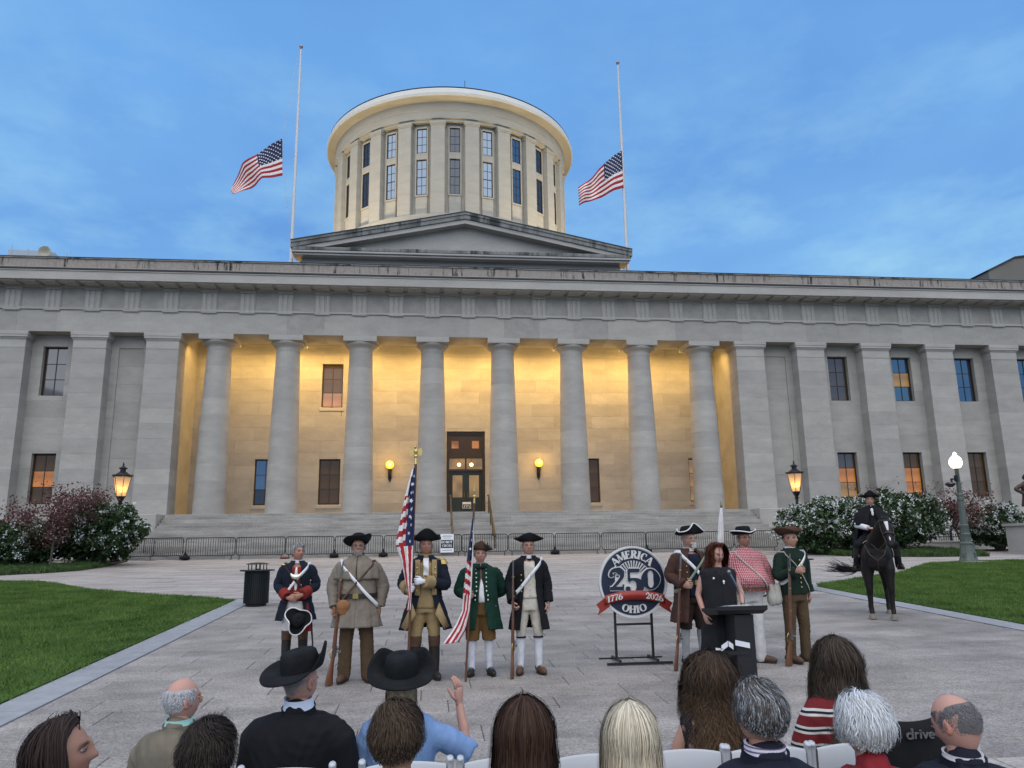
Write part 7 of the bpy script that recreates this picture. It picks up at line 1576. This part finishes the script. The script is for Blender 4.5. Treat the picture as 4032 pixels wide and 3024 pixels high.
# ================================================================== bronze statue at the right edge
M_stat = mat('statue_bronze', (.055, .036, .027), rough=.55, var=.35, scale=5, metal=.35)
PX, PY = 28.80, 34.6
f = Fig('dark bronze figure with one arm akimbo on a plinth at the right edge', (PX, PY, 2.94), .15, 2.3, name='statue', cat='statue', skin=(.055, .036, .027), bulk=1.08, arms={-1: dict(el=(-.42, .08, 1.22), wr=(-.20, -.06, 1.04), d=(.9, -.1, -.2), pn=(0, 1, 0))})
f.body(brow=None); f.hairdo((.05, .034, .026), 400, .05, seed=31); f.legs_(M_stat, r=(.105, .095, .08, .075)); f.coat(M_stat, .60, opn=lambda z: .2, flare=.18, name='coat'); f.shoes(M_stat)
t_ = thing('statue_plinth', 'pale stone plinth below the bronze statue at the right edge', 'plinth', (PX, PY, 1.42)); mb = MB(); mb.cbox(-.98, .98, -.98, .98, .0, .16, .02); mb.cbox(-.80, .80, -.80, .80, .16, 1.40, .02); mb.cbox(-.9, .9, -.9, .9, 1.40, 1.52, .02); mb.build('block', M_stone2, t_); mb = MB(); mb.cbox(-.62, .62, -.815, -.802, .34, 1.25, .005); mb.build('panel', mat('plinth_panel', (.10, .085, .07), rough=.6, var=.2), t_)
# ================================================================== folding chairs
M_resin = mat('white_resin', (.43, .45, .47), rough=.35, var=.04, scale=3, spec=.5)
def chair_proto():
    t_ = thing('folding_chair', 'x', 'chair', (0, 0, 0)); w = .215   # back towards -y (camera side), seat towards +y
    mb = MB(); rs = []
    for x in np.linspace(-w+.02, w-.02, 13):
        u = x/w; ztop = .852-.030*u*u; yb = -.03*(1-u*u); rs.append([(x, yb-.012, .50), (x, yb-.016, .66), (x, yb-.016, ztop-.01), (x, yb-.006, ztop), (x, yb+.012, ztop-.004), (x, yb+.012, .50)])
    mb.loft(rs, False, False); n = len(rs); mb.build('back_panel', M_resin, t_, 50)
    for s_ in (-1, 1):
        mb = MB(); x = s_*w; rs = [[(x-.018, y0_, z) for y0_, z in ()]]; pr = [(.0, .0)]
        mb.tube(spline([(x, -.20, .02), (x, -.08, .40), (x, -.005, .66), (x, .0, .82), (x, -.006, .856)], 12), [.018]*11+[.019, .015], 10, True, 1.35); mb.build('back_post', M_resin, t_, 60)
        mb = MB(); mb.tube([(x*.88, .42, .02), (x*.88, .12, .44), (x*.9, -.02, .55)], .015, 8, True, 1.2); mb.build('front_leg', M_resin, t_, 60)
    mb = MB(); mb.cbox(-w+.03, w-.03, -.02, .40, .43, .46, .01); mb.build('seat', M_resin, t_); mb = MB(); mb.tube([(-w, -.14, .20), (w, -.14, .20)], .012, 8); mb.build('stretcher', M_resin, t_, 60)
    return t_
cp = chair_proto(); CG = 'white folding chairs of the audience'
row1 = [(-1.32, 4.12, 'under the bald man in the khaki jacket'), (-.66, 4.12, 'under the man in the black tricorn and coat'), (-.09, 4.14, 'under the woman in the denim shirt'), (.39, 4.14, 'left of the brown haired woman, empty'), (.855, 4.13, 'between the brown and the blonde haired women, empty'), (1.31, 4.14, 'directly left of the grey haired man'), (1.755, 4.12, 'behind the grey haired man in navy'), (2.21, 4.12, 'left of the white haired woman in red'), (2.68, 4.10, 'half hidden behind the black wheelchair')]
row2 = [(-1.22, 2.82, 'under the dark haired woman at the left edge'), (-.74, 2.82, 'under the dark haired young man'), (-.10, 2.82, 'under the brown haired young man'), (.38, 2.90, 'under the long brown haired woman'), (.80, 2.90, 'under the blonde woman'), (1.28, 2.82, 'under the grey haired man in navy'), (1.75, 2.90, 'under the white haired woman in red'), (2.16, 2.90, 'under the bald man in navy')]
for i, (x, y, l) in enumerate(row1+row2+[(.85, 1.75, 'under the white haired person at the bottom edge')]):
    o = cp if i == 0 else copy_tree(cp); o.location = (x, y, .24); o.rotation_euler = (0, 0, random.uniform(-.05, .05)); o['label'] = 'white folding chair '+l; o['group'] = CG
# ================================================================== seated audience, seen from behind
def top(f, m, name='jacket', off=.03, r=(.085, .08, .066, .05), collar=None, vox=.013, slen=1.0, it=5, arms=(-1, 1), rings_extra=()):
    mb = MB(); rs = []
    for z in (.90, .96, 1.02, 1.08, 1.16, 1.24, 1.32, 1.38, 1.42, 1.45, 1.475): cy, rx, ry = f.T(z+f.dz, off); rs.append((0, cy, z+f.dz, rx, ry))
    mb.rings(rs, 24)
    for k in arms:
        a = f.arm[k]; e = a['el']+(a['wr']-a['el'])*slen; mb.cap(spline([f.sh[k]*V3(.70, 1, 1)+V3(0, 0, -.005), f.sh[k]+V3(0, 0, -.04), (f.sh[k]+a['el'])/2, a['el'], (a['el']+e)/2, e], 8), list(np.interp(np.linspace(0, 1, 9), [0, .08, .25, .6, 1], [r[0]*.72, r[0]*.85, r[0]*.98, r[1]*.5+r[2]*.5, r[3]])), 14)
    if collar: mb.cap([(0, .03, 1.44+f.dz), (0, .022, 1.495+f.dz)], [.082, .074], 16)
    me = blob(mb, vox, it, name, m); wrinkle(me, .008, 42, f.H*9, .6); return f.putm(name, me)
LAP = {-1: dict(el=(-.265, -.04, 1.13), wr=(-.13, -.30, .98), d=(.3, -1, -.2), pn=(0, 0, -1)), 1: dict(el=(.265, -.04, 1.13), wr=(.13, -.30, .98), d=(-.3, -1, -.2), pn=(0, 0, -1))}
def sit(label, x, y, ztop, yaw=0., head=(0, 0), skin='fair', bulk=1., arms=None, female=False, hairtop=.02, belly=0., leanx=0.):
    H = 1.75*(ztop-hairtop-.252)/1.35; A = {k: dict(LAP[k]) for k in LAP}
    if arms:
        for k in arms: A[k].update(arms[k])
    return Fig(label, (x, y, .24), PI+yaw, H, True, bulk, belly, skin, A, head, None, female=female, leanx=leanx, group='seated audience')
Ctr = cloth('dark_trousers', (.03, .03, .035)); Cjean = cloth('jeans', (.05, .07, .12))
def lap(f, m=None): f.legs_(m or Ctr, r=(.095, .088, .075, .07)); f.shoes(M_leather_d)
# 1 dark haired woman in profile at the left edge
f = sit('dark haired woman in profile looking right at the bottom left', -1.25, 3.0, 1.565, -.45, (-.95, -.12), 'tan', .95, female=True); f.body(brow=(.03, .02, .015)); f.hairdo((.032, .020, .016), 5200, .36, 'long', .0042, .002, seed=41, front=.62, puff=1.1, steps=12, var=.35); top(f, cloth('dusty_pink', (.30, .14, .13))); lap(f)
# 2 bald man, khaki jacket
Ckh = cloth('khaki_jacket', (.155, .135, .10)); f = sit('balding grey haired man with glasses in a khaki jacket', -1.26, 4.42, 1.47, -.25, (-.62, -.02), 'pink', 1.08, hairtop=.004); f.body(brow=(.4, .38, .36)); f.hairdo((.46, .46, .47), 1500, .022, 'short', .003, seed=42, bald=1.0, front=.9, off=.005, var=.25, puff=.3); f.glasses(M_brass); top(f, Ckh, collar=True); f.collar(cloth('mint_collar', (.36, .62, .56), bump=.1), .070, .055, z=1.495, tilt=-.1); f.collar(Ckh, .082, .045, z=1.475, tilt=-.1, name='jacket_collar'); lap(f)
# 3 dark haired young man
f = sit('young man with short thick dark hair in front of the khaki jacket', -.755, 3.0, 1.54, -.05, (-.22, .0), 'fair', 1.0, hairtop=.028); f.body(brow=(.03, .02, .015)); f.hairdo((.030, .022, .018), 7000, .045, 'side', .0028, .001, seed=43, puff=.9, off=.012, var=.4); top(f, cloth('grey_shirt', (.14, .13, .13))); lap(f)
# 4 man in black tricorn
f = sit('man in black cocked hat and black coat seen from behind', -.66, 4.42, 1.545, -.22, (-.42, .03), 'pink', 1.22, hairtop=.0); f.body(brow=(.3, .28, .26)); f.hairdo((.30, .28, .26), 600, .014, 'short', .003, seed=44, off=.001, bald=1.4, puff=.2)
def brimA(a):
    up = max(0, math.cos(a+.95))**2; dn = max(0, math.cos(a-PI+.2))
    return .195-.055*up+.015*dn, .01+.115*up-.030*dn+.03*max(0, math.sin(a))**2
f.hat(M_felt, (.094, .108, .105), brimA, tilt=-.20, roll=.06, z=.062, taper=.9); top(f, cloth('black_coat', (.009, .009, .011)), 'coat', .036, (.10, .092, .078, .06), True); f.collar(cloth('pale_blue_collar', (.55, .62, .75), bump=.1), .074, .065, z=1.50, tilt=-.2); f.collar(cloth('black_coat', (0, 0, 0)), .086, .04, z=1.475, tilt=-.2, name='coat_collar'); lap(f)
# 5 woman in hat, raised hand
Cden = cloth('denim_blue', (.17, .27, .46)); f = sit('woman in black cocked hat and pale blue denim shirt raising one hand', -.13, 4.5, 1.50, .0, (-.05, .05), 'pink', .98, female=True, hairtop=.0, arms={-1: dict(el=(-.395, -.06, 1.235), wr=(-.345, -.13, 1.50), d=(.03, -.05, 1), pn=(.75, -.65, 0), curl=.28)}); f.body(); f.hairdo((.46, .36, .22), 1800, .20, 'long', .004, .003, seed=45, puff=.6, bald=1.3, off=.003)
def brimB(a):
    up = max(0, math.cos(3*(a-.0)/1.0)) if abs((a+PI) % (2*PI)-PI) > 1.9 else 0; fl = max(0, math.cos(a-.95))**3+max(0, math.cos(a+.95))**3
    return .205-.055*fl, .005+.105*fl-.022*max(0, -math.cos(a))
f.hat(M_felt, (.094, .108, .105), brimB, tilt=-.26, z=.062, taper=.9); top(f, Cden, 'shirt', .03, (.08, .078, .072, .07), slen=.04, arms=(-1,)); f.sleeve(1, Cden); f.collar(Cden, .076, .05, z=1.48); lap(f, Cjean)
# 6 brown haired young man in front of her
f = sit('young man with short brown hair in front of the denim shirt', -.10, 3.0, 1.58, -.05, (-.28, .02), 'tan', 1.0, hairtop=.026); f.body(brow=(.05, .03, .02)); f.hairdo((.060, .040, .026), 7000, .05, 'side', .0028, .001, seed=46, puff=.8, off=.010, var=.45); top(f, cloth('tan_shirt', (.20, .15, .10))); lap(f)
# 7 long brown hair
f = sit('woman with long straight dark brown hair at the bottom centre', .375, 3.1, 1.55, .0, (-.05, .05), 'tan', .95, female=True); f.body(); f.hairdo((.050, .026, .016), 6000, .46, 'long', .0045, .002, seed=47, puff=1.3, steps=14, var=.5, off=.012); top(f, cloth('charcoal_top', (.02, .02, .022))); lap(f)
# 8 blonde
f = sit('woman with straight platinum blonde hair at the bottom centre', .785, 3.1, 1.52, .0, (.05, .05), 'pink', .92, female=True); f.body(); f.hairdo((.58, .52, .40), 6000, .42, 'long', .004, .0015, seed=48, puff=1.25, steps=14, var=.28, tips=(.52, .40, .22), off=.012); top(f, cloth('cream_top', (.35, .32, .27))); lap(f)
# 9 curly hair, floral dress
Cflo = pattern('floral_dress', 'floral', 17, [(.018, .016, .020), (.42, .20, .12), (.46, .27, .21), (.20, .11, .09)])
f = sit('woman with long curly brown hair in a dark floral dress', 1.60, 4.45, 1.50, -.05, (-.05, .02), 'fair', 1.0, female=True); f.body(); f.hairdo((.055, .036, .024), 7000, .33, 'long', .0040, .017, seed=49, puff=2.7, steps=15, var=.5, off=.016, tips=(.11, .065, .035)); top(f, Cflo, 'dress', .022, (.07, .07, .065, .05), slen=.02, arms=()); lap(f)
# 10 grey haired man in navy
Cnv = cloth('navy_suit', (.012, .014, .024)); f = sit('man with short grey hair in a navy jacket and striped collar', 1.275, 3.02, 1.615, .05, (.22, .02), 'ruddy', 1.05, hairtop=.030); f.body(brow=(.2, .19, .18)); f.hairdo((.085, .075, .066), 7000, .050, 'side', .0028, .001, seed=50, puff=.7, off=.007, gray=(.33, (.30, .31, .33)), var=.4); top(f, Cnv, 'jacket', .03, (.092, .085, .072, .055), True); f.collar(pattern('striped_collar', 'stripes', 60, [(0, (.62, .60, .66)), (.6, (.16, .10, .18))]), .072, .055, z=1.495, tilt=-.15); f.collar(Cnv, .084, .045, z=1.475, tilt=-.15, name='jacket_collar'); lap(f)
# 11 striped jumper
Cst = pattern('striped_jumper', 'stripes', 10.5, [(0, (.15, .018, .020)), (.46, (.55, .52, .48)), (.60, (.014, .016, .03)), (.74, (.55, .52, .48)), (.88, (.15, .018, .020))])
f = sit('woman with long frizzy brown hair in a red white and navy striped top', 2.36, 4.45, 1.565, .12, (.10, .0), 'fair', 1.08, female=True); f.body(); f.hairdo((.050, .036, .027), 7000, .44, 'long', .0040, .014, seed=51, puff=2.3, steps=15, var=.5, off=.016, tips=(.09, .065, .045)); top(f, Cst, 'jumper', .03, (.09, .085, .078, .06), slen=.25); lap(f)
# 12 white hair, red top
f = sit('woman with short white hair in a red top', 1.735, 3.1, 1.53, .0, (.0, .10), 'pink', .95, female=True, hairtop=.03); f.body(); f.hairdo((.66, .70, .74), 5600, .095, 'side', .004, .004, seed=52, puff=1.2, off=.012, var=.22, front=.6, steps=9, tips=(.52, .50, .46)); top(f, cloth('red_top', (.24, .022, .028)), 'blouse', .03, collar=True); lap(f)
# 13 bald man, navy
f = sit('bald man in a dark navy jacket bowing his head at the bottom right', 2.125, 3.1, 1.50, -.15, (.55, .42), 'pink', 1.12, hairtop=.0); f.body(brow=(.3, .28, .26)); f.hairdo((.16, .15, .15), 2200, .013, 'short', .0028, seed=53, bald=1.0, front=.9, off=.006, var=.3, puff=.2); top(f, Cnv, 'jacket', .036, (.10, .092, .078, .06), True); f.collar(M_linen, .074, .035, z=1.495, tilt=-.1); f.collar(Cnv, .086, .045, z=1.47, tilt=-.15, name='jacket_collar'); lap(f)
# 14 white tuft of the row behind
f = sit('person with tousled white hair cut off by the bottom edge', .86, 2.02, 1.50, .0, (.0, .12), 'pink', 1.0, hairtop=.02); f.body(); f.hairdo((.68, .70, .72), 4200, .06, 'side', .004, .004, seed=54, puff=1.4, off=.012, var=.2); top(f, cloth('plum', (.10, .02, .03))); lap(f)
# ================================================================== black transport wheelchair
t_ = thing('wheelchair', 'black fabric transport wheelchair lettered drive in grey between two seated people', 'wheelchair', (2.22, 3.62, .24)); M_fab = cloth('wheelchair_fabric', (.012, .012, .013)); mb = MB(); rs = []
for z in np.linspace(.50, 1.10, 10):
    rs.append([(x, .05*(1-(x/.24)**2)*-1, z-(.045*(1-(x/.24)**2) if z > .9 else 0)) for x in np.linspace(-.24, .24, 15)])
mb.loft(rs, False, False); o = mb.build('back_sling', M_fab, t_, 60); q = o.modifiers.new('s', 'SOLIDIFY'); q.thickness = .012
mb = MB(); text_line(mb, 'drive', .03, .985, .045, -.066, -.058, 1.25, False, .13, .02); mb.build('lettering', mat('logo_grey', (.12, .12, .12), rough=.6), t_)
for s_ in (-1, 1):
    mb = MB(); mb.tube([(s_*.25, .02, .10), (s_*.25, .0, .5), (s_*.25, -.005, 1.07), (s_*.25, -.01, 1.085)], .013, 8); mb.build('back_post', M_iron, t_, 60); mb = MB(); mb.tube([(s_*.25, -.01, .90), (s_*.25, -.12, .89)], .018, 10); mb.build('grip', M_leather_d, t_, 60)
    for y, r in ((.02, .15), (.45, .10)): mb = MB(); mb.tube([(s_*.29, y+r*math.cos(a), r+r*math.sin(a)) for a in np.linspace(0, 2*PI, 24)], .016, 8, False); mb.build('wheel', M_leather_d, t_, 60)
    mb = MB(); mb.tube([(s_*.25, 0, .72), (s_*.25, .35, .72), (s_*.25, .38, .48), (s_*.25, 0, .48)], .012, 8); mb.build('armrest', M_iron, t_, 60)
mb = MB(); mb.box(-.24, .24, 0, .42, .47, .50); mb.build('seat', M_fab, t_)
bpy.data.scenes.remove(_tmp)
